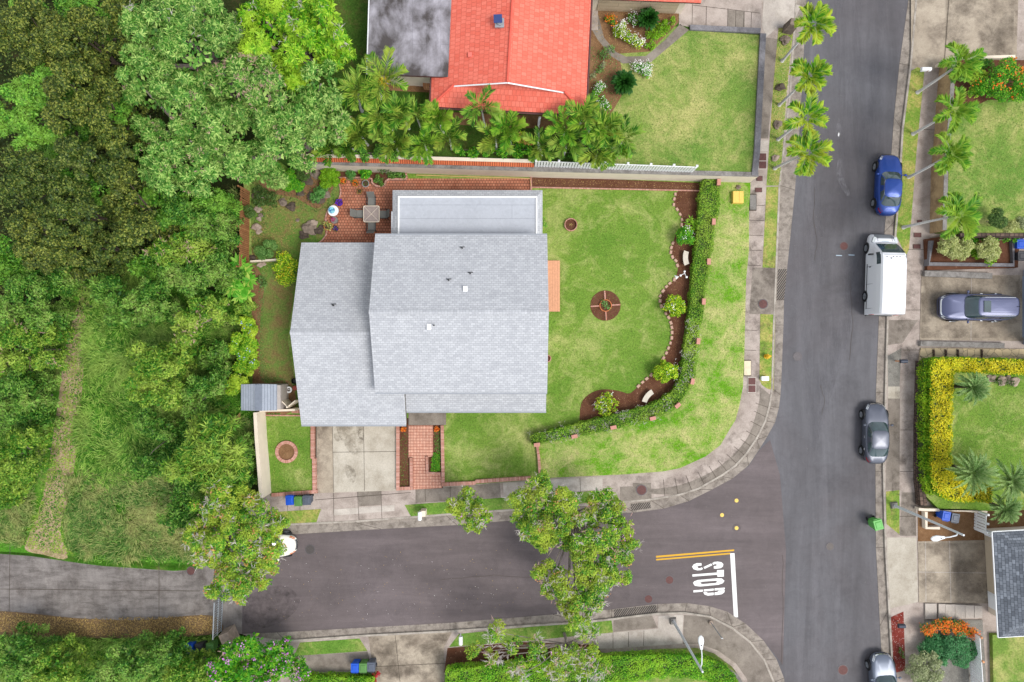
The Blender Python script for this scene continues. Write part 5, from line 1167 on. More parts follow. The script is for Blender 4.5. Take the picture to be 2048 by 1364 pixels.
# benches
def bench(px, py, rot, label):
    c = W(px, py, ZL+.42); t = thing('stone_bench', (c.x, c.y, ZL), label, 'bench', 'curved stone benches', R(rot)); at = (0, 0, .0001)
    A = [(1.5*math.cos(a)-1.5, 1.5*math.sin(a)) for a in [R(-22+44*i/10) for i in range(11)]]; B = [(1.13*math.cos(a)-1.5, 1.13*math.sin(a)) for a in [R(-22+44*i/10) for i in range(11)]]
    MB().strip(A, B, .36, .43).build('seat', M['stone'], t, at)
    for s in (-1, 1): MB().box((-.22, s*.3, .18), (.26, .12, .36), s*.25).build('leg', M['stone'], t, at)
bench(1366, 516, 182, 'curved pale stone bench in the flower bed below the round bushes'); bench(1291, 789, 142, 'curved pale stone bench in the flower bed near the hedge bend')
b = W(1363, 549, ZL); t = thing('garden_spinner', (b.x, b.y, ZL), 'white three-armed garden ornament with round globes', 'ornament')
MB().tube([b, (b.x, b.y, 1.35)], .025, 6).build('post', M['white'], t)
for x, y in ((1361, 551), (1369, 543), (1373, 554)):
    q = W(x, y, 1.4); MB().tube([(b.x, b.y, 1.3), ((b.x+q.x)/2, (b.y+q.y)/2, 1.28), q], .018, 6).build('arm', M['white'], t); MB().ball(q, .085, 12, 8).build('globe', M['white'], t, smooth=True)
q = W(1353.5, 554.5, 1.1); MB().add([(q.x+.14, q.y+.05, 1.2), (q.x-.16, q.y+.16, 1.05), (q.x-.02, q.y-.17, 1.05), (q.x-.12, q.y-.04, 1.25)], [(0, 1, 3), (0, 3, 2), (3, 1, 2), (0, 2, 1)]).build('vane', M['white'], t)
# pillars in the hedge
for i, (x, y, r) in enumerate(((1438, 364, 2), (1428, 443, 2), (1418, 523, 2), (1408, 603, 4), (1397, 682.5, 5), (1385.5, 763, 12), (1356, 811, 50), (1306, 837, 77), (1227, 855, 78), (1149, 873, 78), (1074, 889.6, 82))):
    c = W(x, y, 1.45); base = (c.x, c.y, ZL); n = ('first', 'second', 'third', 'fourth', 'fifth', 'sixth', 'seventh', 'eighth', 'ninth', 'tenth', 'eleventh')[i]
    t = thing('brick_pillar', base, 'pink brick pillar at the outer side of the long hedge, %s from the cream wall' % n, 'pillar', 'brick pillars along the hedge')
    MB().box((c.x, c.y, .9), (.24, .44, 1.06), -R(r)).build('shaft', M['wallbrick'], t)
    m = MB(); 
    for k in range(5):
        q = (k-2)*.088; m.box((c.x+q*math.sin(R(r)), c.y+q*math.cos(R(r)), 1.45), (.26, .074, .05), -R(r))
    m.build('cap', M['terracotta'] if False else flat('cap_brick', '#c08a7b', .85, var=.15), t)
# ---------------------------------------------------------------- vehicles
def se(a, b, n, t):
    c, s = math.cos(t), math.sin(t); return (a*math.copysign(abs(c)**(2/n), c), b*math.copysign(abs(s)**(2/n), s))
def paint(name, c, metal=.5, rough=.28):
    rough += .12; metal *= .7
    t = NT(name, rough, .5); t.b.inputs['Metallic'].default_value = metal; t.b.inputs['Coat Weight'].default_value = .35; t.b.inputs['Coat Roughness'].default_value = .2; t.col(c); return t.m
M['lampred'] = flat('tail_lamp_red', '#a31016', .25, var=0); M['headl'] = flat('head_lamp_glass', '#c9ced2', .15, .3, .8, var=0); M['amber'] = flat('amber_lens', '#c8641c', .3, var=0); M['chrome'] = flat('chrome', '#c9ccd0', .15, .9, var=0)
M['alloy'] = flat('alloy_wheel', '#90949a', .4, .7, var=0)
def interp(x, tab):
    for (x0, y0), (x1, y1) in zip(tab, tab[1:]):
        if x <= x1: u = (x-x0)/(x1-x0); u = u*u*(3-2*u); return y0+(y1-y0)*u
    return tab[-1][1]
def car(label, cx, cy, rot, pm, L=4.6, Wd=1.83, prof=None, g0=(-1.75, .95), g1=(-1.0, .25), ztop=1.45, n=3.4, wb=.3, roofmat=None, suv=False, group=None, name='parked_car', hl='headl', trim='dark', base=0.0, gn=4.4, tl='lampred'):
    c = W(cx, cy, base); t = thing(name, (c.x, c.y, base), label, 'car', group, rot); at = (0, 0, .0001)
    prof = prof or [(-L/2, .86), (-L/2+.25, 1.0), (-L*.30, 1.04), (0, .98), (L*.20, .96), (L*.42, .80), (L/2, .60)]
    zt = lambda x: interp(x, prof)
    NT_ = 72
    rings = [(.12, .12, .22, 0), (.03, .03, .34, 0), (0, 0, .58, 0), (.02, .02, .74, .5), (.05, .06, None, -.07), (.10, .12, None, -.02), (.22, .24, None, 0)]
    def body(tt, k, off=0):
        ix, iy, z, q = rings[k]; x, y = se(L/2-ix+off, Wd/2-iy+off, n, tt)
        top = zt(x)
        if z is None: zz = top+q
        else: zz = min(z, top-.12) if k < 3 else min(top-.13, .78)
        return Vector((x, y, zz))
    vs = []; fs = []
    for k in range(len(rings)): vs += [body(2*PI*i/NT_, k) for i in range(NT_)]
    nr = len(rings)
    for s in (.8, .55, .3, .02):
        for i in range(NT_):
            x, y = se((L/2-.22)*s, (Wd/2-.24)*s, n, 2*PI*i/NT_); vs.append(Vector((x, y, zt(x)+.035*(1-s*s)))); 
        nr += 1
    for k in range(nr-1): fs += [(k*NT_+i, k*NT_+(i+1) % NT_, (k+1)*NT_+(i+1) % NT_, (k+1)*NT_+i) for i in range(NT_)]
    vs.append(Vector((0, 0, zt(0)+.035))); fs += [((nr-1)*NT_+i, (nr-1)*NT_+(i+1) % NT_, len(vs)-1) for i in range(NT_)]
    fs.append(tuple(range(NT_-1, -1, -1)))
    MB().add(vs, fs).build('body', pm, t, at, smooth=True)
    # greenhouse
    def gh(tt, v, off=0):
        e = 1-(1-v)**1.25 if False else v
        a0, b0 = g0; a1, b1 = g1
        xr, xf = a0+(a1-a0)*e, b0+(b1-b0)*e; wy = (Wd/2-.12)+((Wd/2-.29)-(Wd/2-.12))*e
        x, y = se((xf-xr)/2+off, wy+off, gn, tt); x += (xf+xr)/2
        z0 = min(zt(x), zt(0)+.03)-.03; z1 = ztop-.07
        return Vector((x, y, z0+(z1-z0)*(1-(1-v)**1.3)+off*.5))
    vs = []; NG = 64; K = 6
    for k in range(K+1): vs += [gh(2*PI*i/NG, k/K) for i in range(NG)]
    fs = [(k*NG+i, k*NG+(i+1) % NG, (k+1)*NG+(i+1) % NG, (k+1)*NG+i) for k in range(K) for i in range(NG)]
    nr = K+1; xc = (g1[0]+g1[1])/2; ax = (g1[1]-g1[0])/2; wy = Wd/2-.29
    for s in (.94, .8, .5, .02):
        for i in range(NG): x, y = se(ax*s, wy*s, gn, 2*PI*i/NG); vs.append(Vector((xc+x, y, ztop-.07+.07*(1-s**3))))
        fs += [((nr-1)*NG+i, (nr-1)*NG+(i+1) % NG, nr*NG+(i+1) % NG, nr*NG+i) for i in range(NG)]; nr += 1
    vs.append(Vector((xc, 0, ztop))); fs += [((nr-1)*NG+i, (nr-1)*NG+(i+1) % NG, len(vs)-1) for i in range(NG)]
    MB().add(vs, fs).build('cabin', roofmat or pm, t, at, smooth=True)
    def gpatch(nm, t0, t1, v0, v1, mat, off=.012, nu=14, nv=5):
        vs = [gh(t0+(t1-t0)*i/nu, v0+(v1-v0)*j/nv, off) for j in range(nv+1) for i in range(nu+1)]
        MB().add(vs, [(j*(nu+1)+i, j*(nu+1)+i+1, (j+1)*(nu+1)+i+1, (j+1)*(nu+1)+i) for j in range(nv) for i in range(nu)]).build(nm, mat, t, at, smooth=True)
    ws = .86
    gpatch('windscreen', -ws, ws, .10, .95, M['carglass'])
    gpatch('rear_window', PI-ws+.04, PI+ws-.04, .12, .93, M['carglass'])
    for s in (1, -1):
        gpatch('side_window', s*(ws+.12), s*(PI/2-.03), .16, .86, M['carglass'], .012, 8, 4); gpatch('side_window', s*(PI/2+.03), s*(PI-ws-.12), .16, .86, M['carglass'], .012, 8, 4)
        gpatch('window_trim', s*(ws+.1), s*(PI-ws-.1), .88, .93, M['chrome'], .014, 14, 1)
    def bpatch(nm, t0, t1, k0, k1, mat, off=.012, nu=8):
        vs = [body(t0+(t1-t0)*i/nu, k, off) for k in (k0, k1) for i in range(nu+1)]
        MB().add(vs, [(i, i+1, nu+2+i, nu+1+i) for i in range(nu)]).build(nm, mat, t, at, smooth=True)
    for s in (1, -1):
        bpatch('headlight', s*.42, s*.80, 3, 5, M[hl]); bpatch('tail_lamp', PI+s*.45, PI+s*.86, 3, 5, M[tl], .012)
    bpatch('grille', -.30, .30, 2, 4, M['black'], .008); bpatch('front_trim', -.34, .34, 4, 5, M['chrome'], .008)
    vs = []
    for sx in (1, -1):
        for s in (1, -1):
            wx = sx*L*wb+(.0 if sx > 0 else .04); rw = .34 if not suv else .39
            w = thing_wheel(t, wx, s*(Wd/2-.09), rw, at, s)
            m = MB(); seg = 14; ra = rw+.07; yb = s*(Wd/2-.012)
            pts = [(wx+ra*math.cos(PI*i/seg), rw+ra*math.sin(PI*i/seg)*.98) for i in range(seg+1)]
            vv = [(x, yb+s*.02, z) for x, z in pts]+[(x, yb-s*.25, z) for x, z in pts]
            m.add(vv, [tuple(range(seg+1))]+[(i, i+1, seg+2+i, seg+1+i) for i in range(seg)]); m.build('wheel_arch', M['black'], t, at)
    for s in (1, -1):
        m = MB(); x = g0[1]-.28; m.ball((x, s*(Wd/2+.10), zt(0)+.06), (.09, .12, .075), 10, 6); m.tube([(x, s*(Wd/2-.14), zt(0)), (x, s*(Wd/2+.04), zt(0)+.05)], .03, 6); m.build('wing_mirror', pm, t, at, smooth=True)
        for hx in (-.25, -1.15):
            MB().box((hx*(L/4.6), s*(Wd/2-.005), .80), (.18, .03, .03)).build('door_handle', pm if not suv else M['chrome'], t, at)
    return t, at
def thing_wheel(t, x, y, r, at, s):
    w = MB().tube([(x, y-s*.12, r), (x, y+s*.115, r)], [r, r], 24).build('wheel', M['black'], t, at)
    m = MB(); m.tube([(x, y+s*.10, r), (x, y+s*.125, r)], r*.66, 20)
    for k in range(5):
        a = 2*PI*k/5; m.tube([(x, y+s*.13, r), (x+math.cos(a)*r*.6, y+s*.128, r+math.sin(a)*r*.6)], .035, 5)
    m.build('rim', M['alloy'], w, at); return w
up = PI/2
BL = paint('blue_car_paint', '#1b3f8c', .55, .25)
car('dark blue sedan parked by the right kerb near the top', 1767.5, 373.5, up-R(2.6), BL, 4.62, 1.84, ztop=1.44)
GR = paint('grey_car_paint', '#565a66', .7, .3)
car('grey sedan parked by the right kerb opposite the yellow hedge', 1742, 864.5, up-R(.6), GR, 4.55, 1.82, ztop=1.46)
GR2 = paint('slate_car_paint', '#666e7d', .65, .3)
car('slate grey car cut off by the bottom edge', 1757.5, 1361, up+R(4), GR2, 4.7, 1.88, ztop=1.62, g0=(-2.1, .95), g1=(-1.8, .25), prof=[(-2.35, .8), (-2.2, 1.05), (-1, 1.06), (0, 1.04), (.95, 1.02), (1.95, .88), (2.35, .66)])
WH = paint('cream_car_paint', '#d9d6cc', .0, .35)
car('small white car mostly hidden under the street tree', 542, 1085.5, R(1), WH, 4.3, 1.74, ztop=1.42, hl='amber', n=3.0, g0=(-1.7, 1.15), g1=(-.9, .35))
# SUV
SV = paint('steel_blue_suv_paint', '#4e5370', .6, .3)
t, at = car('large steel-blue SUV parked in the right driveway', 1940, 615.5, PI+R(-.5), SV, 5.5, 2.02, ztop=1.92, suv=True, n=5, gn=5.5, base=.17, g0=(-2.62, 1.25), g1=(-2.35, .55), wb=.29, group=None, hl='headl',
            prof=[(-2.75, 1.0), (-2.6, 1.2), (-1, 1.22), (0, 1.2), (1.1, 1.18), (2.3, 1.08), (2.75, .84)])
MB().box((.0, 0, 1.93), (.5, .82, .012)).build('sunroof', M['carglass'], t, at)
for s in (-1, 1): MB().tube([(-2.1, s*.66, 1.87), (-2.0, s*.66, 1.96), (.2, s*.66, 1.96), (.35, s*.66, 1.87)], .022, 6).build('roof_rail', M['chrome'], t, at)
m = MB()
for s in (-.5, -.3, -.1, .1, .3, .5): m.box((-1.1, s*.9, 1.921), (2.0, .02, .02))
m.build('roof_rib', SV, t, at); MB().tube([(-2.15, 0, 1.9), (-2.28, 0, 2.0)], .02, 6).build('aerial', M['black'], t, at)
# white van
def van():
    c = W(1753, 551, 0); t = thing('cargo_van', (c.x, c.y, 0), 'tall white high-roof cargo van parked by the right kerb', 'van', None, up-R(1.5)); at = (0, 0, .0001)
    L, Wd = 5.98, 2.06; wm = paint('white_van_paint', '#dfe1e6', 0, .4)
    st = [(-2.99, 2.30, .97, .88), (-2.95, 2.46, 1.0, .90), (-2.2, 2.52, 1.0, .90), (-.5, 2.52, 1.0, .90), (.95, 2.50, 1.0, .90), (1.35, 2.40, 1.0, .89), (1.62, 2.12, .99, .87), (1.95, 1.66, .985, .86), (2.22, 1.28, .97, .85), (2.38, 1.12, .96, .84), (2.7, 1.0, .92, .80), (2.9, .82, .84, .72), (2.99, .62, .74, .62)]
    def prof(s, u):                      # u 0..1 around the section from the left sill over the roof to the right sill
        x, zt, kb, kt = s; wb_, wt = Wd/2*kb, Wd/2*kt; zb = .28; P = [(-wb_*.96, zb), (-wb_, zb+.2), (-wb_, min(.95, zt*.7)), (-(wb_*.55+wt*.45), zb+(zt-zb)*.72), (-wt-.0, zt-.16*(zt-zb)/2.2-.02), (-wt+.10, zt-.03), (-wt*.5, zt+.0), (0, zt+.015)]
        P = P+[(-y, z) for y, z in P[-2::-1]]
        k = u*(len(P)-1); i = min(len(P)-2, int(k)); f = k-i; return (x, P[i][0]*(1-f)+P[i+1][0]*f, P[i][1]*(1-f)+P[i+1][1]*f)
    n = 14; vs = []; 
    for s in st: vs += [prof(s, i/n) for i in range(n+1)]
    k = n+1; fs = [(j*k+i, (j+1)*k+i, (j+1)*k+i+1, j*k+i+1) for j in range(len(st)-1) for i in range(n)]
    fs += [tuple(range(k)), tuple((len(st)-1)*k+i for i in range(k-1, -1, -1))]+[((j+1)*k, j*k, j*k+n, (j+1)*k+n) for j in range(len(st)-1)]
    b = MB().add(vs, fs).build('body', wm, t, at, smooth=False)
    def lerp(a, b_, f): return tuple(x*(1-f)+y*f for x, y in zip(a, b_))
    def station(x):
        for a, b_ in zip(st, st[1:]):
            if x <= b_[0]: return lerp(a, b_, (x-a[0])/(b_[0]-a[0]))
        return st[-1]
    def patch(nm, x0, x1, u0, u1, mat, off, nu=8, nx=6, taper=0):
        vv = []
        for j in range(nx+1):
            f = j/nx; x = x0+(x1-x0)*f
            for i in range(nu+1):
                uu = u0+(u1-u0)*i/nu; uu = .5+(uu-.5)*(1+taper*f); p = prof(station(x), uu); vv.append((p[0]+off[0], p[1]+off[1], p[2]+off[2]))
        MB().add(vv, [(j*(nu+1)+i, (j+1)*(nu+1)+i, (j+1)*(nu+1)+i+1, j*(nu+1)+i+1) for j in range(nx) for i in range(nu)]).build(nm, mat, t, at)
    patch('windscreen', 1.42, 2.18, 4.9/14, 9.1/14, M['carglass'], (.02, 0, .02), 10, 6, .04)
    for s, (u0, u1) in ((1, (9.9/14+.0, 11.0/14)), (-1, (3.0/14, 4.1/14))): patch('side_window', .62, 1.5, u0, u1, M['carglass'], (0, s*.012, .004), 3, 4)
    patch('grey_bonnet_trim', 2.62, 2.985, 4.6/14, 9.4/14, flat('grey_bumper_plastic', '#6d7176', .6), (.012, 0, .012), 8, 4)
    for s in (-1, 1):
        MB().box((2.52, s*.80, 1.02), (.42, .2, .14), s*-.3).build('headlight', M['headl'], t, at); MB().box((-2.99, s*.9, 1.1), (.05, .14, .5)).build('tail_lamp', M['lampred'], t, at)
        m = MB(); m.box((1.38, s*1.22, 1.45), (.1, .24, .32)); m.tube([(1.42, s*.98, 1.35), (1.38, s*1.15, 1.42)], .03, 6); m.build('wing_mirror', M['dark'], t, at)
        m = MB(); m.box((-.9, s*1.034, .62), (3.3, .02, .09)); m.build('side_moulding', M['dark'], t, at); MB().box((.5, s*1.03, 1.02), (.06, .03, .22)).build('door_handle', M['dark'], t, at)
        m = MB()
        for z, dx in ((1.35, 0), (1.75, 0)): m.box((-1.1, s*(1.005-(z-1)*.045), z), (3.5, .016, .02))
        m.build('side_ridge', wm, t, at)
        for x in (1.98, -1.62):
            thing_wheel(t, x, s*(Wd/2-.10), .36, at, s); m = MB(); seg = 14; ra = .44; pts = [(x+ra*math.cos(PI*i/seg), .36+ra*math.sin(PI*i/seg)) for i in range(seg+1)]
            m.add([(a, s*1.036, z) for a, z in pts]+[(a, s*.8, z) for a, z in pts], [tuple(range(seg+1))]+[(i, i+1, seg+2+i, seg+1+i) for i in range(seg)]); m.build('wheel_arch', M['dark'], t, at)
    m = MB()
    for y in (-.8, -.35, -.12, .12, .58): m.cyl((1.12, y), .03, .03, 2.47, 2.53, 8)
    m.build('roof_marker', M['greyiron'], t, at); MB().cyl((1.0, .28), .04, .04, 2.5, 2.56, 8).build('roof_plug', M['black'], t, at)
    m = MB()
    for x in (-2.2, -1.5, -.8, -.1, .6): m.box((x, 0, 2.53), (.03, 1.5, .018))
    m.build('roof_rib', wm, t, at)
    seam = M['bin_grey']; m = MB()
    for x in (.55, -.75, -2.55):
        for s in (-1, 1): m.tube([(x, s*1.038, .5), (x, s*1.035, .95), (x, s*.965, 1.85)], .012, 4)
    for x in (-2.88, 1.28): m.box((x, 0, 2.52 if x < 0 else 2.43), (.02, 1.5, .02))
    m.tube([(2.25, -.8, 1.27), (2.32, 0, 1.22), (2.25, .8, 1.27)], .012, 4)
    for y in (-.5, .5): m.tube([(2.42, y*1.1, 1.13), (2.8, y, .96)], .01, 4)
    m.build('panel_seam', seam, t, at)
    MB().box((2.4, 0, 1.155), (.03, .5, .01)).build('lettering_strip', M['tick'], t, at)
    MB().box((-3.0, 0, .42), (.14, 1.9, .18)).build('rear_bumper', M['dark'], t, at)
van()
# ---------------------------------------------------------------- vegetation
bark = flat('grey_bark', '#8a8078', .95, var=.3, scale=6); barkd = flat('dark_bark', '#5b4f45', .95, var=.3, scale=6)
palmbark = flat('pale_palm_trunk', '#c6c4c0', .9, var=.2, scale=8)
LF['mango'] = leaf('mango_leaf', ['#33641a', '#4e832c', '#74a144', '#a0bc64'], '#90a256', .35, .12, .55, (.55, .75))
LF['mangob'] = leaf('young_mango_leaf', ['#3f8008', '#5a9c10', '#7cb61c', '#a8cc3a'], '#b0cf3a', .5, .25)
LF['olive'] = leaf('olive_leaf', ['#26380e', '#3a4f18', '#566826', '#828a3a'], '#79773a', .5, .12, .55, (.55, .75))
LF['olive2'] = leaf('dull_olive_leaf', ['#1e320c', '#2f4814', '#4a5f22', '#6e7a34'], '#625f30', .6, .12, .55, (.55, .75))
LF['forest'] = leaf('forest_leaf', ['#24580e', '#387818', '#56942a', '#7cae3c'], '#7ba03f', .5, .15)
LF['koa'] = leaf('feathery_leaf', ['#1f5410', '#346f1c', '#528c2c', '#7fab44'], '#8f9a54', .45, .2)
LF['koay'] = leaf('feathery_yellow_leaf', ['#286410', '#43821c', '#689c2a', '#98b442'], '#96a04c', .45, .2)
LF['lime'] = leaf('lime_vine_leaf', ['#3f7d12', '#5c9a18', '#7cb024', '#a3c234'], '#b0bd3a', .8, .2)
LF['monst'] = leaf('broad_leaf', ['#4c9a22', '#68b332', '#8cc64c', '#b5cf5c'], None, 1, .35)
LF['crepe'] = leaf('street_tree_leaf', ['#35761a', '#4f9322', '#76ab30', '#a3bb3c'], '#a8ae3d', .7, .2)
LF['rust'] = leaf('orange_tinted_leaf', ['#b07545', '#c08a58', '#c7a05a'], None, 1, .25)
LF['twig'] = leaf('grey_twig', ['#8f8883', '#aaa39d', '#c0b9b2'], None, 1, 0)
LF['twigp'] = leaf('pinkish_twig', ['#a07c70', '#b7958a', '#b09a80'], None, 1, 0)
LF['palm'] = leaf('palm_leaflet', ['#3f7d1c', '#559522', '#73aa2c', '#93bb3a'], '#a6bd3c', .7, .3)
LF['palmc'] = leaf('areca_leaflet', ['#2c6214', '#47841e', '#6fa02c', '#a0bc48'], '#a3a63f', .6, .25)
LF['palmd'] = leaf('deep_areca_leaflet', ['#24560f', '#39741a', '#5a9026', '#84ac3e'], '#9aa848', .6, .2)
LF['manila'] = leaf('manila_palm_leaflet', ['#3a7c12', '#579c1a', '#82b828', '#acc83c'], '#c2c03c', .9, .25)
LF['date'] = leaf('date_palm_leaflet', ['#4f7c33', '#66914a', '#84a763', '#a3bb7c'], '#7fa04a', .6, .25)
LF['cycad'] = leaf('cycad_leaflet', ['#16420c', '#205214', '#32661e'], None, 1, .1)
LF['hedge'] = leaf('hedge_leaf', ['#386c10', '#528818', '#72a428', '#9abc3c'], '#86983e', .5, .2)
LF['hedgeb'] = leaf('bright_hedge_leaf', ['#3c8411', '#519a16', '#6fb01f', '#93c431'], '#9bbd33', .8, .3)
LF['golden'] = leaf('golden_hedge_leaf', ['#99a30f', '#c0b312', '#d9c91a', '#e6d934'], '#a9b51a', .7, .3)
LF['goldside'] = leaf('green_hedge_leaf', ['#4c8a12', '#64a218', '#84b41f', '#a8c22b'], '#7fae1c', .8, .3)
LF['gard'] = leaf('gardenia_leaf', ['#4f8a0e', '#78ac16', '#a6c824', '#cfdc3c'], None, 1, .3)
LF['gardg'] = leaf('glossy_green_leaf', ['#2f7f16', '#46961b', '#5fad22', '#8cc030'], None, 1, .3)
LF['pale'] = leaf('pale_shrub_leaf', ['#a4ab62', '#bcc27c', '#ced295', '#8a9a50'], None, 1, .25)
LF['bush'] = leaf('clipped_bush_leaf', ['#3f6b2a', '#56813a', '#739a50'], '#7d9a4f', 1.2, .2)
LF['darkbush'] = leaf('dark_clipped_leaf', ['#33501f', '#47652a', '#5c7a38'], None, 1, .2)
LF['fresh'] = leaf('fresh_green_leaf', ['#5c9412', '#74a81a', '#93bf2a'], None, 1, .3)
LF['fern'] = leaf('fern_leaf', ['#3c7a2c', '#579544', '#78ad5c'], None, 1, .3)
LF['white'] = leaf('white_petal', ['#e6e4de', '#efeeea', '#f0e8ea'], None, 1, .2)
LF['lilac'] = leaf('lilac_petal', ['#b565b8', '#c980c9', '#d69ad4'], None, 1, .2)
LF['blue'] = leaf('pale_blue_petal', ['#9db3d8', '#b7c6e0'], None, 1, .2)
LF['dry'] = leaf('dry_frond', ['#a58a55', '#b89c62', '#8f7545'], None, 1, .15)
LF['grass'] = leaf('tall_grass_blade', ['#2f6216', '#498220', '#72a436', '#9fbd5a'], '#829e46', .35, .2)
LF['grassd'] = leaf('dull_grass_blade', ['#3f6a26', '#5a8838', '#82a850', '#a8b06a'], '#948e5c', .4, .3)
LF['silver'] = leaf('silver_shrub_leaf', ['#7d8a5c', '#97a274', '#b3b98f'], None, 1, .25)
LF['orangeleaf'] = LF['orangefl']; LF['blueg'] = leaf('blue_green_leaf', ['#2f6b3c', '#468a52', '#6aa56c'], None, 1, .25)
LF['yel'] = leaf('yellow_petal', ['#d9b51c', '#e0c83a'], None, 1, .2)
def lob(L, z0=None):
    out = []
    for q in L:
        x, y, r, z = q if len(q) == 4 else (*q, z0)
        c = W(x, y, z); out.append((c.x, c.y, c.z, wl(r, z)))
    return out
def twigs(cl, P, n, L, mi=0, w=.022, up=.5):
    """little bare branchlets: forked thin slivers"""
    k = len(P); idx = RG.integers(0, k, n); o = P[idx]; D = nrm(RG.normal(0, 1, (n, 3))*np.array([1, 1, .3])+np.array([0, 0, up*.4]))
    cl.leaves(o, D, np.tile([0, 0, 1.], (n, 1)), L*RG.uniform(.5, 1.2, n), w, mi)
    for f in (.35, .6, .85):
        q = o+D*(L*.55*f); D2 = nrm(D+RG.normal(0, .55, (n, 3))*np.array([1, 1, .4])); cl.leaves(q, D2, np.tile([0, 0, 1.], (n, 1)), L*.5*RG.uniform(.5, 1.1, n), w*.8, mi)
def tree(label, L, mat, mode='leaf', size=.2, wd=.1, dens=300, frac=.42, z0=6, ground=0, trunk=None, tr=.2, inner=.35, kk=1., flat_=.8, extra=None, name='tree', catg='tree', group=None, barkm=None, up=.5, trunk_off=(0, 0), zmin=-.15, cull=.72, K=8, rnd=.8, nolimb=False, skirt=False):
    lb = [(x, y, z+(random.uniform(-.16, .10)*(z-ground) if len(L) > 3 else 0), r) for x, y, z, r in lob(L, z0)]; ar = np.array(lb); w = ar[:, 3]**2; cx, cy = (ar[:, 0]*w).sum()/w.sum(), (ar[:, 1]*w).sum()/w.sum()
    if trunk: q = W(*trunk, ground); cx, cy = q.x, q.y
    t = thing(name, (cx, cy, ground), label, catg, group)
    sb = sublobes(lb+([(x, y, ground+(z-ground)*.45, r*.95) for x, y, z, r in lb] if skirt else []), frac, kk, zmin, flat_)
    P, N = surf(sb, dens, inner, -.3, .9, cull)
    cl = Cloud()
    if mode == 'ros': put_rosettes(cl, P, N, size, wd, K, 0, up=up)
    else: put_leaves(cl, P, N, size, wd, 0, up, rnd)
    # inner filling so that the crown is not hollow
    P2_, N2 = surf([(x, y, z-r*.25, r*.62) for x, y, z, r in lb], 26, .3, -.2, .85, .5); put_leaves(cl, P2_, N2, min(.34, size*1.5), min(.2, size*.8), 0, 1.)
    mats = [LF[mat]]
    cl.build('crown', mats, t)
    if extra: extra(t, P, N, lb)
    m = MB(); zt = ar[:, 2].min()-.3; top = Vector((cx, cy, ground+(zt-ground)*.55))
    if nolimb: m.tube([(cx, cy, ground-.05), (cx, cy, zt)], [tr, tr*.6], 8)
    else:
        m.tube([(cx, cy, ground-.05), (cx+.05, cy+.03, (ground+top.z)/2), top], [tr*1.25, tr, tr*.85], 9)
        for x, y, z, r in lb:
            e = Vector((x, y, z+r*.25)); mid = top.lerp(e, .5)+Vector((random.uniform(-.2, .2), random.uniform(-.2, .2), .25)); m.tube([top, mid, e], [tr*.6, tr*.4, tr*.15], 6)
    m.build('trunk', barkm or bark, t)
    return t
def flowers(mat, n, s, where=None, tight=.35):
    def f(t, P, N, lb):
        cl = Cloud(); top = P[N[:, 2] > .15]
        if where is not None: top = top[where(top)] if callable(where) else top
        if len(top) == 0: return
        c = top[RG.integers(0, len(top), max(1, n//6))]
        Q = np.repeat(c, 6, 0)+RG.normal(0, tight*.3, (len(c)*6, 3)); Q[:, 2] += .08
        put_leaves(cl, Q, np.tile([0, 0, 1.], (len(Q), 1)), s, s*.8, 0, .6); cl.build('blossom', [LF[mat]], t)['kind'] = 'stuff'
    return f
def multi(*fs):
    def f(t, P, N, lb):
        for g in fs: g(t, P, N, lb)
    return f
def bare(mat, n, L, w=.03, nm='twigs'):
    def f(t, P, N, lb):
        cl = Cloud(); top = P[N[:, 2] > -.1]; c = top[RG.integers(0, len(top), max(3, n//5))]+np.array([0, 0, .05]); Q = np.repeat(c, 5, 0)+RG.normal(0, .13, (len(c)*5, 3))*np.array([1, 1, .4])
        twigs(cl, Q, len(Q), L, 0, w); cl.build(nm, [LF[mat]], t)['kind'] = 'stuff'
    return f
GF = 'trees of the western forest'
# --- big mango trees
tree('broad grey-green mango tree at the top left of the garden', [(330, 50, 62, 8.5), (400, 20, 60, 9), (400, 100, 58, 8.5), (300, 150, 48, 7.5), (460, 60, 40, 8), (320, 95, 50, 8)], 'mango', 'ros', .30, .07, 22, .36, flat_=.95, kk=.8, extra=bare('twig', 60, .5), tr=.4, name='mango_tree')
tree('pink-tinged mango crown between the grey-green and lime green mango trees', [(470, 165, 42, 7.8), (530, 180, 42, 7.8), (505, 140, 36, 8)], 'mango', 'ros', .30, .07, 22, .36, flat_=.95, kk=.8, extra=bare('twigp', 420, .3, .03, 'flower_stalks'), tr=.3, name='mango_tree')
tree('dense mango tree left of the wooden fence with small pale tips', [(350, 200, 58, 8), (300, 290, 42, 7), (370, 275, 56, 8), (330, 335, 46, 7), (400, 335, 50, 7), (445, 250, 52, 7.5), (285, 245, 30, 6.5), (290, 180, 42, 6.5)], 'mango', 'ros', .30, .07, 22, .36, flat_=.95, kk=.8, extra=bare('twigp', 200, .3, .03, 'flower_stalks'), tr=.4, name='mango_tree')
tree('rounded mango tree reaching over the cream wall corner', [(640, 165, 50, 7.5), (590, 215, 52, 7.5), (635, 235, 50, 7), (560, 280, 48, 7), (520, 330, 48, 6.5), (470, 330, 40, 6.5), (590, 305, 36, 6), (530, 235, 36, 7)], 'mango', 'ros', .30, .07, 22, .36, flat_=.95, kk=.8, extra=bare('twigp', 170, .3, .03, 'flower_stalks'), tr=.4, name='mango_tree')
tree('lime green mango tree with fresh leaves beside the flat roof', [(530, 40, 52, 8), (590, 20, 55, 8.5), (650, 50, 52, 8), (600, 90, 56, 8), (550, 130, 30, 7), (590, 150, 30, 7), (665, 100, 34, 7), (520, 90, 36, 7.5)], 'mangob', 'ros', .31, .085, 21, .38, flat_=.95, kk=.8, extra=bare('twig', 160, .55), tr=.4, name='mango_tree')
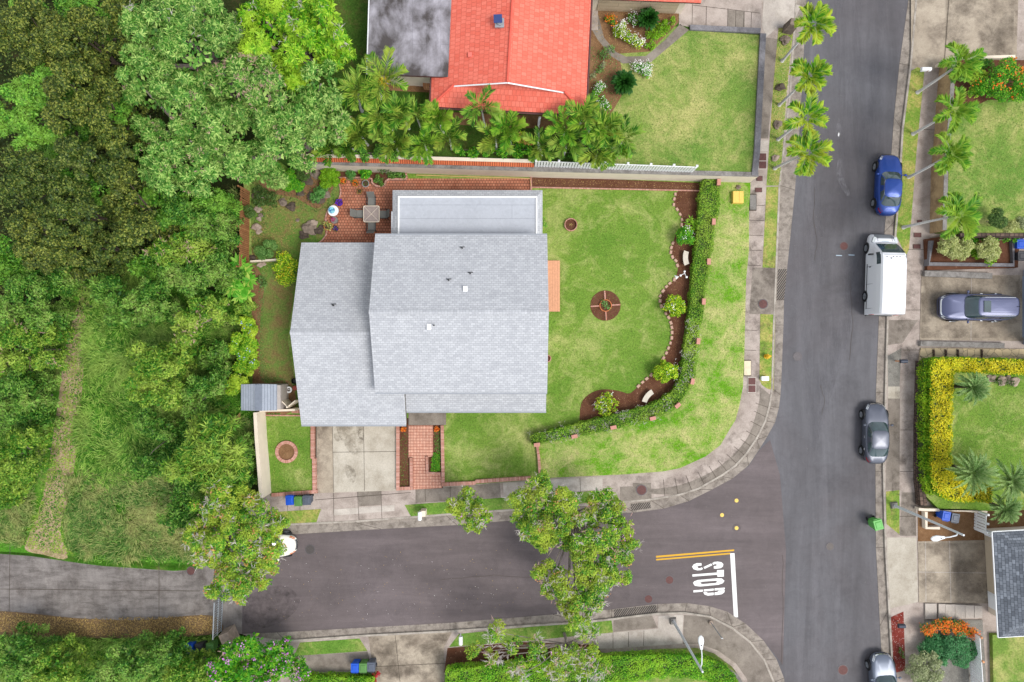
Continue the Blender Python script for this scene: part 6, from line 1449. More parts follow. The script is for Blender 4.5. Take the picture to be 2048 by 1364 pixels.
tree('small pale pinkish mango bough between the two big crowns', [(455, 45, 26, 7.6), (450, 85, 24, 7.3), (415, 165, 34, 7.2), (430, 215, 30, 7.0), (475, 225, 30, 7.0)], 'mango', 'ros', .36, .085, 15, .4, extra=bare('twigp', 90, .3, .04, 'flower_stalks'), name='mango_tree')
# --- olive coloured forest trees
OL = [
 ('large olive brown tree in the top left corner', [(35, 60, 52), (85, 50, 44), (50, 110, 40), (95, 100, 34)], 'olive', 7.5),
 ('olive tree between the top left corner and the mango crown', [(150, 75, 48), (190, 55, 34), (165, 115, 36), (125, 40, 30)], 'olive', 7.5),
 ('small olive crown against the left side of the mango', [(232, 80, 30), (245, 20, 32), (262, 100, 22)], 'olive', 7),
 ('bright green tree among the olive trees at the left edge', [(60, 200, 42), (95, 170, 34), (90, 245, 42), (25, 240, 36), (60, 290, 34)], 'forest', 6.2),
 ('green tree top touching the upper picture edge', [(60, 8, 34), (195, 10, 34), (120, 15, 26), (215, 50, 22)], 'forest', 6),
 ('widest olive tree in the middle of the forest', [(160, 180, 46), (190, 225, 40), (140, 240, 34), (210, 180, 28), (215, 270, 30)], 'olive', 7.5),
 ('dull olive tree below the widest one', [(170, 320, 42), (210, 340, 34), (150, 290, 30), (235, 300, 26)], 'olive2', 7.2),
 ('olive tree half way down the left edge', [(40, 330, 44), (85, 350, 36), (20, 380, 32), (70, 395, 30)], 'olive2', 7),
 ('olive tree beside the bare grey branch', [(140, 400, 40), (180, 430, 36), (120, 440, 30)], 'olive2', 7),
 ('olive tree left of the feathery green trees', [(230, 390, 36), (265, 420, 36), (245, 350, 28), (290, 460, 32), (260, 470, 28)], 'olive', 6.8),
 ('olive brown tree above the grassy track', [(90, 470, 42), (50, 455, 36), (130, 490, 38), (95, 520, 32), (60, 500, 34)], 'olive', 6.6),
 ('small olive tree at the head of the grassy track', [(195, 475, 26), (185, 520, 22), (215, 500, 20), (235, 505, 18)], 'olive2', 5.5),
 ('dark green tree in the gap of the forest', [(120, 140, 30), (240, 230, 28), (130, 340, 26), (205, 385, 24)], 'forest', 4.8)]
for lb_, L, mt, z in OL: tree(lb_, L, mt, 'leaf', .17, .095, 250, .34, z0=z, group=GF, skirt=True, flat_=.95, kk=.8, tr=.16, barkm=barkd, name='forest_tree')
# --- softer green trees
GK = [
 ('dark green broad-leaved tree below the mango', [(415, 395, 28), (435, 405, 22), (385, 400, 28)], 'forest', 4.5, 'leaf'),
 ('feathery green tree left of the wooden fence', [(425, 425, 28), (400, 450, 34), (440, 462, 20), (370, 420, 30)], 'koa', 5, 'leaf'),
 ('feathery tree with pinkish seed pods near the fence', [(375, 470, 30), (340, 500, 34), (395, 500, 26)], 'koay', 4.8, 'leaf'),
 ('feathery tree at the left of the broad leaved climber', [(430, 540, 30), (390, 560, 34), (350, 550, 28)], 'koa', 4.4, 'leaf'),
 ('pale feathery tree in the middle of the tall grass', [(290, 610, 36), (330, 620, 34), (310, 580, 28)], 'koa', 4, 'leaf'),
 ('dense green bush beside the upper end of the track', [(230, 590, 36), (245, 630, 30), (205, 575, 24)], 'koa', 3.4, 'leaf'),
 ('mottled tree with pink pods left of the lime vine', [(390, 630, 34), (430, 620, 28), (370, 670, 26)], 'koay', 4.2, 'leaf'),
 ('big feathery tree in the middle of the wild ground', [(290, 720, 36), (330, 740, 38), (350, 710, 28), (280, 770, 28), (310, 790, 34), (345, 790, 28)], 'koay', 4.6, 'leaf'),
 ('green feathery tree just left of the shed', [(400, 780, 30), (425, 770, 26), (390, 820, 22)], 'koa', 4, 'leaf'),
 ('green bush at the lower left of the big feathery tree', [(300, 840, 28), (330, 860, 26), (290, 930, 26), (330, 930, 24)], 'koa', 2.6, 'leaf'),
 ('dark green shrubbery at the left edge beside the track', [(60, 590, 40), (20, 620, 40), (85, 630, 30)], 'koa', 4.2, 'leaf'),
 ('green tree at the left edge with bare pink twigs', [(40, 690, 40), (75, 670, 28), (15, 730, 32), (80, 720, 24)], 'koay', 4.2, 'leaf'),
 ('bluish green tree at the left edge', [(25, 780, 40), (55, 800, 28), (10, 830, 30)], 'koa', 4, 'leaf'),
 ('yellow-topped tree at the lower left edge', [(20, 900, 36), (45, 880, 26), (35, 930, 28), (8, 950, 30)], 'koay', 4, 'leaf'),
 ('green tree in the bottom left corner', [(25, 1300, 38), (60, 1320, 34), (20, 1350, 34)], 'koa', 3.6, 'leaf'),
 ('tree with a bare pale trunk at the bottom edge', [(110, 1330, 36), (150, 1350, 30), (85, 1355, 28)], 'koay', 3.4, 'leaf'),
 ('green tree beside the bins and the flowering shrub', [(250, 1320, 38), (290, 1340, 34), (220, 1350, 30), (330, 1310, 28)], 'koa', 3.6, 'leaf'),
 ('low green bush next to the three bins', [(355, 1345, 30), (390, 1340, 26), (400, 1360, 24)], 'koay', 2.8, 'leaf'),
 ('dark green bush at the upper left of the street tree', [(370, 1010, 30), (345, 1040, 26), (380, 975, 26)], 'koa', 2.8, 'leaf')]
for lb_, L, mt, z, md in GK: tree(lb_, L, mt, md, .2, .075, 200, .34, flat_=.95, kk=.8, z0=z, group='feathery trees of the wild ground', skirt=True, tr=.06, name='feathery_tree', extra=(bare('twigp', 120, .4, .03) if 'pink' in lb_ or 'pods' in lb_ else None), rnd=1.1, up=.3)
tree('bright yellow-green feathery tree above the street tree', [(430, 880, 44), (400, 920, 40), (455, 930, 38), (365, 930, 28), (425, 950, 34), (450, 850, 20), (400, 850, 16), (480, 900, 18)], 'koay', 'ros', .5, .08, 14, .4, z0=4.6, tr=.16, K=6, name='feathery_tree')
for lb_, L, mt, z in (('low green thicket between the olive trees and the track', [(120, 560, 30), (95, 575, 26), (150, 548, 22), (70, 555, 26)], 'koa', 2.6), ('thicket at the left edge below the olive trees', [(15, 540, 34), (45, 560, 26), (10, 500, 26)], 'forest', 3.2),
 ('low bush where the track narrows at the left edge', [(85, 850, 20), (70, 830, 20), (95, 760, 16), (80, 775, 18)], 'koa', 1.8), ('weedy bush at the lower left edge', [(15, 990, 24), (30, 975, 20)], 'koay', 1.8),
 ('green thicket between the olive trees and the grass', [(330, 440, 26), (350, 430, 24), (300, 520, 24), (310, 545, 20), (275, 530, 20)], 'forest', 2.8), ('bush in the shade left of the wooden fence', [(445, 510, 16), (435, 500, 14), (450, 485, 10)], 'koa', 2.2),
 ('bushy growth right of the big feathery tree', [(440, 700, 18), (430, 720, 20), (445, 740, 16), (410, 720, 18)], 'koa', 2.0), ('bush under the feathery tree by the street tree', [(360, 880, 22), (345, 905, 20), (375, 860, 18)], 'koa', 2.4),
 ('dark bush left of the small lawn wall', [(495, 880, 12), (500, 905, 12), (492, 930, 14), (480, 950, 16), (505, 960, 12)], 'koa', 1.6)):
    tree(lb_, L, mt, 'leaf', .22, .09, 150, .36, z0=z, group='low bushes of the wild ground', skirt=True, tr=.04, name='shrub', catg='shrub', rnd=1.1, up=.3)
# small dark green trees under the mango
tree('dark glossy tree in the shade under the mango', [(345, 400, 26), (330, 440, 24), (300, 400, 20)], 'forest', 'leaf', .22, .12, 200, .42, z0=3.6, name='forest_tree', group=GF)
# bare grey branch in the forest
m = MB(); m.tube([W(90, 455, 3), W(102, 430, 4.5), W(110, 405, 5.2), W(112, 390, 5.6)], [.14, .12, .09, .05], 8).tube([W(102, 430, 4.5), W(104, 448, 4.2)], [.06, .04], 6)
m.tube([W(88, 458, 3), (W(88, 458, 0).x, W(88, 458, 0).y, 0)], [.15, .2], 8); c = W(88, 458, 0); tag(m.build('bare_tree_trunk', bark, None, (c.x, c.y, 0), smooth=True), 'bare grey leaning trunk in a dark gap of the forest', 'tree')
# --- lime vine along the garden edge, broad-leaved climber
tree('lime green vine mass along the west garden boundary', [(490, 640, 16), (485, 690, 24), (490, 730, 22), (480, 760, 20), (500, 665, 16), (495, 700, 20), (465, 775, 14)], 'lime', 'leaf', .13, .09, 500, .45, z0=1.5, tr=.06, extra=flowers('blue', 60, .1, lambda p: p[:, 1] > -1.6), name='flowering_vine', catg='shrub')
tree('small green bush between the climber and the lime vine', [(492, 615, 18), (480, 600, 14)], 'koay', 'leaf', .14, .08, 400, .45, z0=1.2, tr=.05, name='shrub', catg='shrub')
def rosplant(label, pts, L, wdt, K, mat, z, name='broad_leaf_plant', catg='plant', tilt=.35, ground=0, group=None, droop=.25):
    cs = [W(x, y, z) for x, y in pts]; t = thing(name, (cs[0].x, cs[0].y, ground), label, catg, group); cl = Cloud()
    P = np.array([list(c) for c in cs]); put_rosettes(cl, P, np.tile([0, 0, 1.], (len(P), 1)), L, wdt, K, 0, tilt, droop, 2.)
    cl.build('leaves', [LF[mat]], t); m = MB()
    for c in cs: m.tube([(c.x, c.y, ground-.02), c], .03, 5)
    m.build('stem', barkd, t); return t
rosplant('climber with huge split yellow-green leaves by the wooden fence', [(475, 525), (490, 545), (470, 560), (488, 575), (478, 595), (460, 580), (500, 560), (462, 540), (484, 533), (495, 590), (470, 575)]*2, .62, .22, 9, 'monst', 1.7)
# --- street trees
WA = lambda n, s=.55: bare('twig', n, s, .035)
tree('street tree with orange-tinted leaves over the small white car', [(410, 1020, 34), (460, 1000, 38), (510, 1020, 34), (400, 1075, 34), (450, 1070, 40), (510, 1080, 38), (543, 1055, 30), (552, 1085, 24), (410, 1120, 28), (460, 1130, 34), (520, 1130, 34), (450, 1170, 28), (490, 1175, 28), (540, 1110, 22), (425, 1180, 18), (520, 1165, 18)], 'crepe', 'leaf', .16, .07, 230, .40, z0=4.8, tr=.16, trunk=(475, 1065), extra=multi(bare('twig', 400, .55, .03), bare('twigp', 270, .35, .03, 'seed_heads'), flowers('rust', 520, .13)), name='street_tree', inner=.45, kk=1.0, cull=.6)
tree('slim street tree with grey twigs and a few lilac blossoms', [(940, 1005, 26), (915, 1020, 20), (960, 1030, 22), (930, 1045, 20), (905, 1010, 14), (960, 1055, 12)], 'crepe', 'leaf', .16, .07, 230, .42, z0=4.2, tr=.09, trunk=(932, 1020), extra=multi(bare('twig', 110, .45, .028), flowers('lilac', 50, .1, lambda p: p[:, 1] < -11.6)), name='street_tree', inner=.45, kk=1.0, cull=.6)
tree('large street tree spreading over the middle of the side street', [(1075, 975, 26), (1045, 1005, 26), (1090, 1015, 32), (1130, 1000, 30), (1075, 1050, 28), (1040, 1040, 18), (1120, 1045, 26), (1205, 1000, 26), (1225, 1030, 28), (1190, 1035, 22), (1245, 1055, 20), (1160, 1075, 26), (1210, 1085, 36), (1235, 1110, 30), (1180, 1120, 36), (1100, 1150, 28), (1080, 1140, 20), (1140, 1160, 34), (1200, 1155, 34), (1240, 1150, 20), (1150, 1195, 28), (1190, 1190, 24), (1135, 1215, 20), (1150, 1240, 22), (1155, 1030, 20), (1165, 1100, 24), (1100, 1180, 18), (1260, 1085, 18), (1175, 1235, 14), (1090, 1085, 22), (1055, 1075, 14), (1085, 955, 14), (1125, 1090, 20)], 'crepe', 'leaf', .16, .07, 220, .40, z0=5, tr=.15, trunk=(1140, 1012), extra=multi(bare('twig', 450, .5, .026), bare('twigp', 420, .4, .028, 'seed_heads'), flowers('rust', 200, .12), flowers('lilac', 30, .1, lambda p: p[:, 0] > 6.5)), name='street_tree', inner=.45, kk=1.0, cull=.6)
tree('thin street tree with bare grey branches beside the bottom hedge', [(1000, 1265, 22), (1025, 1290, 18), (980, 1310, 16), (945, 1310, 16), (1070, 1300, 22), (1035, 1330, 20), (1120, 1300, 20), (1150, 1320, 26), (1110, 1345, 24), (1190, 1300, 18), (1170, 1340, 22), (1165, 1270, 14), (1030, 1355, 18), (1200, 1345, 18), (955, 1290, 12), (1190, 1270, 12)], 'crepe', 'leaf', .15, .065, 150, .42, z0=4.2, tr=.1, trunk=(1128, 1266), extra=multi(bare('twig', 310, .65, .032), bare('twigp', 144, .4, .03, 'seed_heads'), flowers('lilac', 40, .09)), name='street_tree', inner=.5, kk=.85, cull=.5)
tree('large shrub with long leaves and lilac flower heads at the bottom', [(500, 1290, 28), (545, 1310, 28), (470, 1310, 26), (440, 1340, 28), (510, 1345, 34), (570, 1340, 26), (600, 1340, 18), (460, 1370, 28), (540, 1370, 24), (570, 1295, 14)], 'gardg', 'ros', .3, .09, 22, .42, z0=2.6, tr=.12, K=6, extra=multi(flowers('lilac', 620, .13), bare('twigp', 150, .4, .03)), name='flowering_shrub', catg='shrub')
# --- palms
def fronds(c, nf, L, M_, lw, ll, th0, droop, az0=0, jit=.15, wj=0, vee=.35, K=14, arcj=.2, sweep=.6):
    """returns list of (leaf arrays, rachis polyline)"""
    out = []
    for i in range(nf):
        az = az0+2*PI*i/nf+RG.normal(0, jit); th = th0+RG.normal(0, arcj); Lf = L*RG.uniform(.85, 1.12); tw = RG.normal(0, .12)
        p = np.array(c, float); pts = [p.copy()]; h = az; dirs = []
        for k in range(K):
            d = np.array([math.cos(h)*math.cos(th), math.sin(h)*math.cos(th), math.sin(th)]); dirs.append(d); p = p+d*Lf/K; pts.append(p.copy()); th -= droop/K*(1.4 if k > K/2 else .8); h += tw/K*2
        pts = np.array(pts); dirs = np.array(dirs+[dirs[-1]])
        s = np.linspace(.12, 1., M_); idx = s*(K); i0 = np.minimum(K-1, idx.astype(int)); f = (idx-i0)[:, None]
        P = pts[i0]*(1-f)+pts[i0+1]*f; D = dirs[i0]; side = nrm(np.cross(D, np.tile([0, 0, 1.], (M_, 1)))); upv = np.cross(side, D)
        ln = ll*np.sin(np.clip(s*1.02+.06, 0, 1)*PI)**.55*.9+ll*.12
        for sg in (-1, 1):
            dd = side*sg*(1-sweep*.5)+D*(sweep+.5*s[:, None])+upv*(vee-.5*s[:, None]*vee)+RG.normal(0, .10, (M_, 3)); out.append((i, P, dd, upv+side*sg*.3, ln*RG.uniform(.85, 1.1, M_), lw, pts))
    return out
def palm(label, base, crown, zc, mat='manila', nf=7, L=1.8, M_=64, lw=.095, ll=.66, th0=.75, droop=2.0, ground=ZP, tr=.09, name='palm_tree', group=None, split=True, az0=None, vee=.35, trunkmat=None, sweep=.6, extra=None, shaft=True, layers=1, jit=.15):
    c = W(*crown, zc); b = W(*base, ground) if base else Vector((c.x+random.uniform(-.2, .2), c.y+random.uniform(-.2, .2), ground))
    L *= random.uniform(.85, 1.12); droop *= random.uniform(.85, 1.15)
    t = thing(name, b, label, 'palm tree' if name == 'palm_tree' else name.replace('_', ' '), group)
    az0 = RG.uniform(0, 6) if az0 is None else az0; allc = Cloud(); rm = MB()
    for ly in range(layers):
        fr = fronds((c.x, c.y, c.z), nf, L*(1-.12*ly), M_, lw, ll, th0+ly*.35, droop*(1-.15*ly), az0+ly*.4, jit, vee=vee, sweep=sweep)
        for i in range(nf):
            cl = Cloud() if split else allc; r = None
            for (j, P, D, N, ln, w, pts) in fr:
                if j == i: cl.leaves(P, D, N, ln, w, 0, -.06); r = pts
            d = np.diff(r, axis=0); cl.leaves(r[:-1], d, np.tile([0, 0, 1.], (len(d), 1)), np.linalg.norm(d, axis=1)*1.3, .035, 0)
            if split: cl.build('frond', [LF[mat]], t)
    if not split: allc.build('fronds', [LF[mat]], t)
    h = zc-ground; tm = trunkmat or palmbark; m = MB(); bow = Vector((c.x-b.x, c.y-b.y, 0))*.12
    top = c.lerp(b, .16) if shaft else Vector(c)
    m.tube([b-Vector((0, 0, .05)), b+Vector((0, 0, h*.08)), b.lerp(c, .5)-bow, top], [tr*1.7, tr*1.15, tr*.95, tr*.8], 10); m.build('trunk', tm, t, smooth=True)
    if shaft: MB().tube([top, c], [tr*.85, tr*.45], 8).build('crownshaft', flat('crownshaft_green', '#6f8f45', .6) if 'csg' not in M else M['csg'], t, smooth=True)
    if extra: extra(t, c)
    return t
M['csg'] = flat('crownshaft_green', '#6f8f45', .6)
GP = 'palms along the left kerb of the avenue'; GQ = 'palms along the right pavement'
for i, (b, c, z) in enumerate((((1564, 122), (1626, 48), 5.5), ((1558.5, 210), (1618, 152), 5.3), ((1556, 279), (1612, 236), 5.2), ((1549.4, 337), (1615, 306), 5.4))):
    palm('%s palm in the row on the left kerb of the avenue' % ('topmost', 'second', 'third', 'lowest')[i], b, c, z, group=GP, nf=(7, 7, 6, 7)[i], az0=(.5, .3, .62, .35)[i])
for i, (b, c, z) in enumerate((((1834.6, 185), (1921, 127), 5.3), ((1825.7, 268), (1908, 220), 5.1), ((1817, 354), (1900, 310), 5.2), ((1806.4, 455), (1918, 430), 6.4))):
    palm('%s palm in the row on the right pavement' % ('topmost', 'second', 'third', 'lowest')[i], b, c, z, group=GQ, nf=(7, 6, 7, 8)[i], az0=(.5, .2, 1.0, .1)[i], L=(1.75, 1.75, 1.75, 2.1)[i], mat='palm', ll=.6, ground=ZP)
GC = 'palms in the row behind the cream wall'
def infl(t, c):
    cl = Cloud(); P = np.tile([c.x, c.y, c.z-.25], (40, 1)); D = rdir(40, -.1)*np.array([1, 1, .3]); cl.leaves(P, D, np.tile([0, 0, 1.], (40, 1)), .5, .05); cl.build('flower_stalks', [LF['yel']], t)
palm('tall palm with a yellow flower cluster below the flat roof', (763, 196), (768, 161), 6.5, 'palmc', 8, 2.1, 34, .085, .7, .8, 1.9, ZT, .09, group=GC, split=True, extra=infl, vee=.6)
palm('palm with a curved grey trunk at the left of the flat roof', (724, 222), (715, 177), 6.6, 'palmc', 8, 1.9, 32, .085, .65, .8, 1.9, ZT, .08, group=GC, split=True, vee=.6)
CP = [((759, 228), 6.0, 'left of the brown fence corner, third from the mango tree'), ((800, 226), 5.8, 'with an upright frond just below the terrace yard'), ((832, 232), 5.9, 'with yellowish lower leaves beside the red roof corner'), ((874, 236), 5.6, 'with one silvery frond at the red roof corner'), ((719, 268), 5.0, 'with bright drooping leaves beside the mango'), ((769, 252), 5.2, 'in the thick of the left clump'),
 ((789, 288), 4.8, 'with an orange stalk over the tiled wall'), ((848, 286), 4.8, 'with an upright pale leaf over the tiled wall'), ((897, 272), 4.8, 'at the right end of the left clump'), ((962, 213), 6.4, 'tallest, curling over the lower edge of the red roof'), ((991, 274), 5.0, 'left one of the pair in front of the house wall'), ((1019, 259), 5.4, 'right one of the pair in front of the house wall'),
 ((1080, 290), 4.6, 'smallest, beside the white side fence'), ((1135, 284), 5.2, 'just right of the white side fence'), ((1165, 228), 6.2, 'reaching over the lower right corner of the red roof'), ((1182, 250), 5.8, 'in the middle of the right clump'), ((1212, 258), 5.8, 'with a red stalk towards the north lawn'), ((1249, 272), 5.6, 'rightmost, over the north lawn'),
 ((1195, 305), 5.0, 'hanging over the picket fence'), ((1130, 256), 5.4, 'behind the side fence near the gutter'), ((682, 262), 4.6, 'dark one beside the mango trunk'), ((700, 292), 4.4, 'dark one nearest the mango'), ((660, 296), 4.0, 'leftmost, under the mango edge'), ((1225, 298), 4.6, 'low one at the right end by the picket fence')]
for q_, (c, z, d) in enumerate(CP):
    palm('palm %s' % d, None, c, z, ('palmc', 'palmd', 'palmc', 'palm')[q_ % 4], int(RG.integers(5, 8)), RG.uniform(1.35, 1.8), 26, .1, RG.uniform(.55, .7), RG.uniform(.7, 1.0), RG.uniform(1.7, 2.3), ZT, .065, group=GC, split=False, vee=.6, layers=1, jit=.3)
# date palms and cycads
for lb_, c, z, L in (('spiky pygmy date palm in the upper part of the hedged garden', (1944, 775), 2.6, 1.35), ('large spiky date palm over the lower part of the yellow hedge', (1943, 945), 3.6, 1.75), ('date palm at the right edge of the hedged garden', (2020, 960), 3.4, 1.6), ('date palm above the slatted gate', (2010, 1018), 3.2, 1.45)):
    palm(lb_, None, c, z, 'date', 26, L, 44, .03, .26, .55, 1.5, .7, .11, name='palm_tree', group='date palms of the hedged garden', split=False, layers=2, shaft=False, sweep=.75, trunkmat=barkd, vee=.3)
for lb_, c in (('round dark cycad beside the flower beds, the upper one', (1296, 37)), ('round dark cycad at the edge of the north lawn, the lower one', (1248, 165))):
    palm(lb_, None, c, 3.0, 'cycad', 44, .95, 64, .045, .17, .5, 1.3, ZT, .14, name='cycad', group='cycads of the north garden', split=False, layers=3, shaft=False, sweep=.5, trunkmat=barkd, vee=.2)
# --- hedges
def hedge(label, A_px, B_px, z0, z1, mat, sidemat=None, name='hedge', dens=520, size=.09, split=None, jitter=.07, core=None, zpx=None, wd=.55):
    """A_px/B_px: the two edges of the top in the photo, at height z1"""
    n = 60
    def res(L):
        L = [np.array(W(*p, zpx or z1)[:2]) for p in L]; s = [0]
        for a, b in zip(L, L[1:]): s.append(s[-1]+np.linalg.norm(b-a))
        return [tuple(np.array([np.interp(q, s, [p[k] for p in L]) for k in (0, 1)])) for q in np.linspace(0, s[-1], n)]
    A, B = res(A_px), res(B_px); c = ((A[n//2][0]+B[n//2][0])/2, (A[n//2][1]+B[n//2][1])/2, z0); t = thing(name, c, label, 'hedge')
    a2 = [tuple(np.array(a)*.88+np.array(b)*.12) for a, b in zip(A, B)]; b2 = [tuple(np.array(b)*.88+np.array(a)*.12) for a, b in zip(A, B)]
    MB().strip(a2, b2, z0, z1-.12).build('inner_growth', core or M['hedgecore'], t)
    def samp(q0, q1, q2, q3, cnt, nn):
        u, v = RG.random((cnt, 1)), RG.random((cnt, 1)); p = (q0*(1-u)+q1*u)*(1-v)+(q3*(1-u)+q2*u)*v
        wob = .05*np.sin(p[:, 0]*5.1+p[:, 1]*3)+.05*np.sin(p[:, 1]*6.3-p[:, 0]*2)+.03*np.sin(p[:, 0]*14)*np.sin(p[:, 1]*13)
        return p+nn*(wob[:, None]-RG.random((cnt, 1))**2*.16), np.tile(nn, (cnt, 1))
    Ps, Ns, Pt, Nt = [], [], [], []; v3 = lambda p, z: np.array([p[0], p[1], z])
    for i in range(n-1):
        ar = np.linalg.norm(np.cross(v3(A[i+1], 0)-v3(A[i], 0), v3(B[i], 0)-v3(A[i], 0))); p, q = samp(v3(A[i], z1), v3(A[i+1], z1), v3(B[i+1], z1), v3(B[i], z1), int(dens*ar)+1, np.array([0, 0, 1.])); Pt.append(p); Nt.append(q)
        for X, Y in ((A, B), (B, A)):
            o = nrm(v3(X[i], 0)-v3(Y[i], 0)); ar = math.dist(X[i], X[i+1])*(z1-z0); p, q = samp(v3(X[i], z0), v3(X[i+1], z0), v3(X[i+1], z1), v3(X[i], z1), int(dens*.8*ar)+1, o); Ps.append(p); Ns.append(q)
    for i, o in ((0, 1), (n-1, n-2)):
        dd = nrm(v3(A[i], 0)-v3(A[o], 0)); ar = math.dist(A[i], B[i])*(z1-z0); p, q = samp(v3(A[i], z0), v3(B[i], z0), v3(B[i], z1), v3(A[i], z1), int(dens*.8*ar)+1, dd); Ps.append(p); Ns.append(q)
    cl = Cloud(); P = np.concatenate(Pt); put_leaves(cl, P, np.concatenate(Nt), size, size*wd, 0, .6, 1.); P = np.concatenate(Ps); put_leaves(cl, P, np.concatenate(Ns), size, size*wd, 1 if sidemat else 0, .3, .9)
    cl.build('foliage', [LF[mat]]+([LF[sidemat]] if sidemat else []), t); return t, np.concatenate(Pt)
M['hedgecore'] = flat('inner_hedge_growth', '#37471f', .95, var=.3, scale=5)
ho = [(1434, 358), (1440, 376), (1438, 427), (1430, 448), (1427, 491), (1420, 519), (1415, 561), (1409, 598), (1405, 638), (1401, 651), (1395, 689), (1389, 752), (1380, 778), (1362, 803), (1338, 824), (1298, 840), (1232, 856), (1156, 873), (1080, 888), (1064, 890)]
hi = [(1407, 360), (1402, 376), (1398, 427), (1395, 448), (1392, 491), (1388, 519), (1385, 561), (1381, 598), (1378, 638), (1377, 651), (1370, 689), (1362, 752), (1355, 770), (1340, 788), (1318, 803), (1290, 814), (1230, 830), (1159, 847), (1080, 866), (1060, 871)]
t, P = hedge('long curved green hedge with brick pillars around the outer lawn', ho, hi, ZL, 1.25, 'hedge', None, dens=620)
cl = Cloud(); Q = P[P[:, 1] < 2]; cc = Q[RG.integers(0, len(Q), 34)]; Q = np.repeat(cc, 22, 0)+RG.normal(0, .2, (34*22, 3))*np.array([1, 1, .2]); twigs(cl, Q, len(Q), .22, 0, .014); cl.build('bare_twigs', [LF['twig']], t)['kind'] = 'stuff'
t, P = hedge('tall golden yellow hedge around the garden at the right', [(2048+60, 722), (2000, 719), (1900, 716), (1880, 716), (1866, 722), (1863, 740), (1863, 850), (1862, 940), (1868, 975), (1885, 995), (1920, 1004), (1985, 1004)], [(2048+60, 751), (2000, 747), (1915, 742), (1911, 744), (1909, 750), (1907, 760), (1905, 850), (1904, 925), (1905, 945), (1910, 952), (1930, 965), (1985, 968)], .7, 2.1, 'golden', 'goldside', dens=430, size=.13)
# green clipped shoulder on the street side of the golden hedge
hedge('narrow green lower shoulder of the golden hedge on the street side', [(1850, 722), (1848, 800), (1849, 900), (1851, 965), (1862, 990)], [(1868, 722), (1866, 800), (1867, 900), (1869, 960), (1880, 985)], .7, 1.6, 'goldside', None, dens=430, size=.13)
hedge('broad bright green hedge along the bottom garden', [(892, 1339), (1040, 1328), (1216, 1314), (1326, 1310), (1381, 1312), (1436, 1325), (1468, 1350), (1492, 1392)], [(892, 1390), (1040, 1385), (1216, 1372), (1310, 1356), (1381, 1356), (1420, 1364), (1446, 1385), (1462, 1410)], ZE, 1.85, 'hedgeb', None, dens=480, size=.11)
hedge('short bright green hedge beside the bottom bins', [(600, 1353), (690, 1355), (748, 1355)], [(600, 1400), (690, 1400), (748, 1400)], .13, 1.0, 'hedgeb', None, dens=480, size=.11)
# --- shrubs
def shrub(label, L, mat, z, size=.11, dens=420, ground=ZL, fl=None, name='shrub', catg='shrub', mode='leaf', wd=.06, K=7, frac=.45, group=None, flat_=.8, inner=.35, kk=1.):
    return tree(label, L, mat, mode, size, wd, dens, frac, z0=z, ground=ground, tr=.035, extra=fl, name=name, catg=catg, group=group, K=K, flat_=flat_, inner=inner, kk=kk, nolimb=len(L) < 2)
GG = 'bushes of the curved flower bed'
shrub('round green bush with white flowers above the upper stone bench', [(1370, 472, 16), (1362, 478, 10), (1378, 480, 10), (1368, 463, 10)], 'gardg', 1.2, fl=flowers('white', 60, .08), group=GG)
rosplant('two pale lime rosette plants at the top of the curved flower bed', [(1381, 438), (1375, 446), (1387, 455), (1382, 460), (1389, 446)], .34, .08, 10, 'fresh', .9, 'rosette_plant', ground=ZL)
shrub('yellow-green gardenia bush in the middle of the flower bed', [(1348, 602, 13), (1338, 612, 13), (1356, 618, 13), (1347, 625, 10), (1362, 606, 9)], 'gard', 1.1, fl=multi(flowers('white', 24, .08), bare('twig', 16, .25, .02)), group=GG, inner=.6, dens=380, wd=.075)
shrub('yellow-green gardenia bush near the lower stone bench', [(1330, 735, 14), (1318, 745, 13), (1342, 748, 14), (1330, 757, 13), (1348, 740, 9)], 'gard', 1.1, fl=multi(flowers('white', 18, .08), bare('twig', 16, .25, .02)), group=GG, inner=.6, dens=380, wd=.075)
shrub('airy yellow-green gardenia bush at the left end of the flower bed', [(1212, 796, 12), (1200, 806, 12), (1224, 810, 13), (1210, 820, 13), (1222, 798, 9), (1198, 818, 9)], 'gard', 1.0, fl=multi(flowers('white', 24, .08), bare('twig', 24, .3, .02)), group=GG, inner=.7, dens=150)
shrub('clipped rounded green bush above the divider wall', [(532, 497, 22)], 'bush', 1.0, .07, 900)
shrub('small dark clipped bush leaning on the wooden fence', [(499, 423, 12)], 'darkbush', 1.5, .06, 900)
shrub('bright green mossy shrub beside the patio', [(656, 350, 14), (666, 358, 13), (654, 366, 12), (668, 345, 11), (650, 358, 11)], 'fresh', .95, .07, 700)
shrub('yellow-flecked lemon shrub beside the grey roof', [(572, 520, 16), (560, 540, 15), (580, 548, 16), (570, 560, 14), (588, 530, 12), (562, 512, 10)], 'gard', 1.5, .13, 190, fl=flowers('yel', 110, .07), inner=.6)
shrub('bright leafy plant under the mango edge', [(582, 352, 12), (588, 366, 12), (575, 375, 8), (597, 372, 9)], 'gardg', .9, .16, 240, mode='ros', wd=.05, K=6)
shrub('pale green fern among the garden boulders', [(638, 385, 11), (630, 395, 9), (645, 378, 8)], 'fern', .8, .16, 40, mode='ros', wd=.04, K=8)
shrub('dark shrub beneath the left end of the cream wall', [(608, 345, 14), (590, 335, 12), (625, 335, 10), (600, 358, 9)], 'darkbush', .9, .1, 360)
shrub('low brownish ground plants at the top of the garden grass', [(530, 395, 16), (545, 400, 14), (520, 385, 14), (515, 405, 10)], 'darkbush', .5, .1, 240, flat_=.5)
shrub('loose green plant at the lower fence end', [(520, 560, 8), (528, 570, 7)], 'bush', .5, .12, 200)
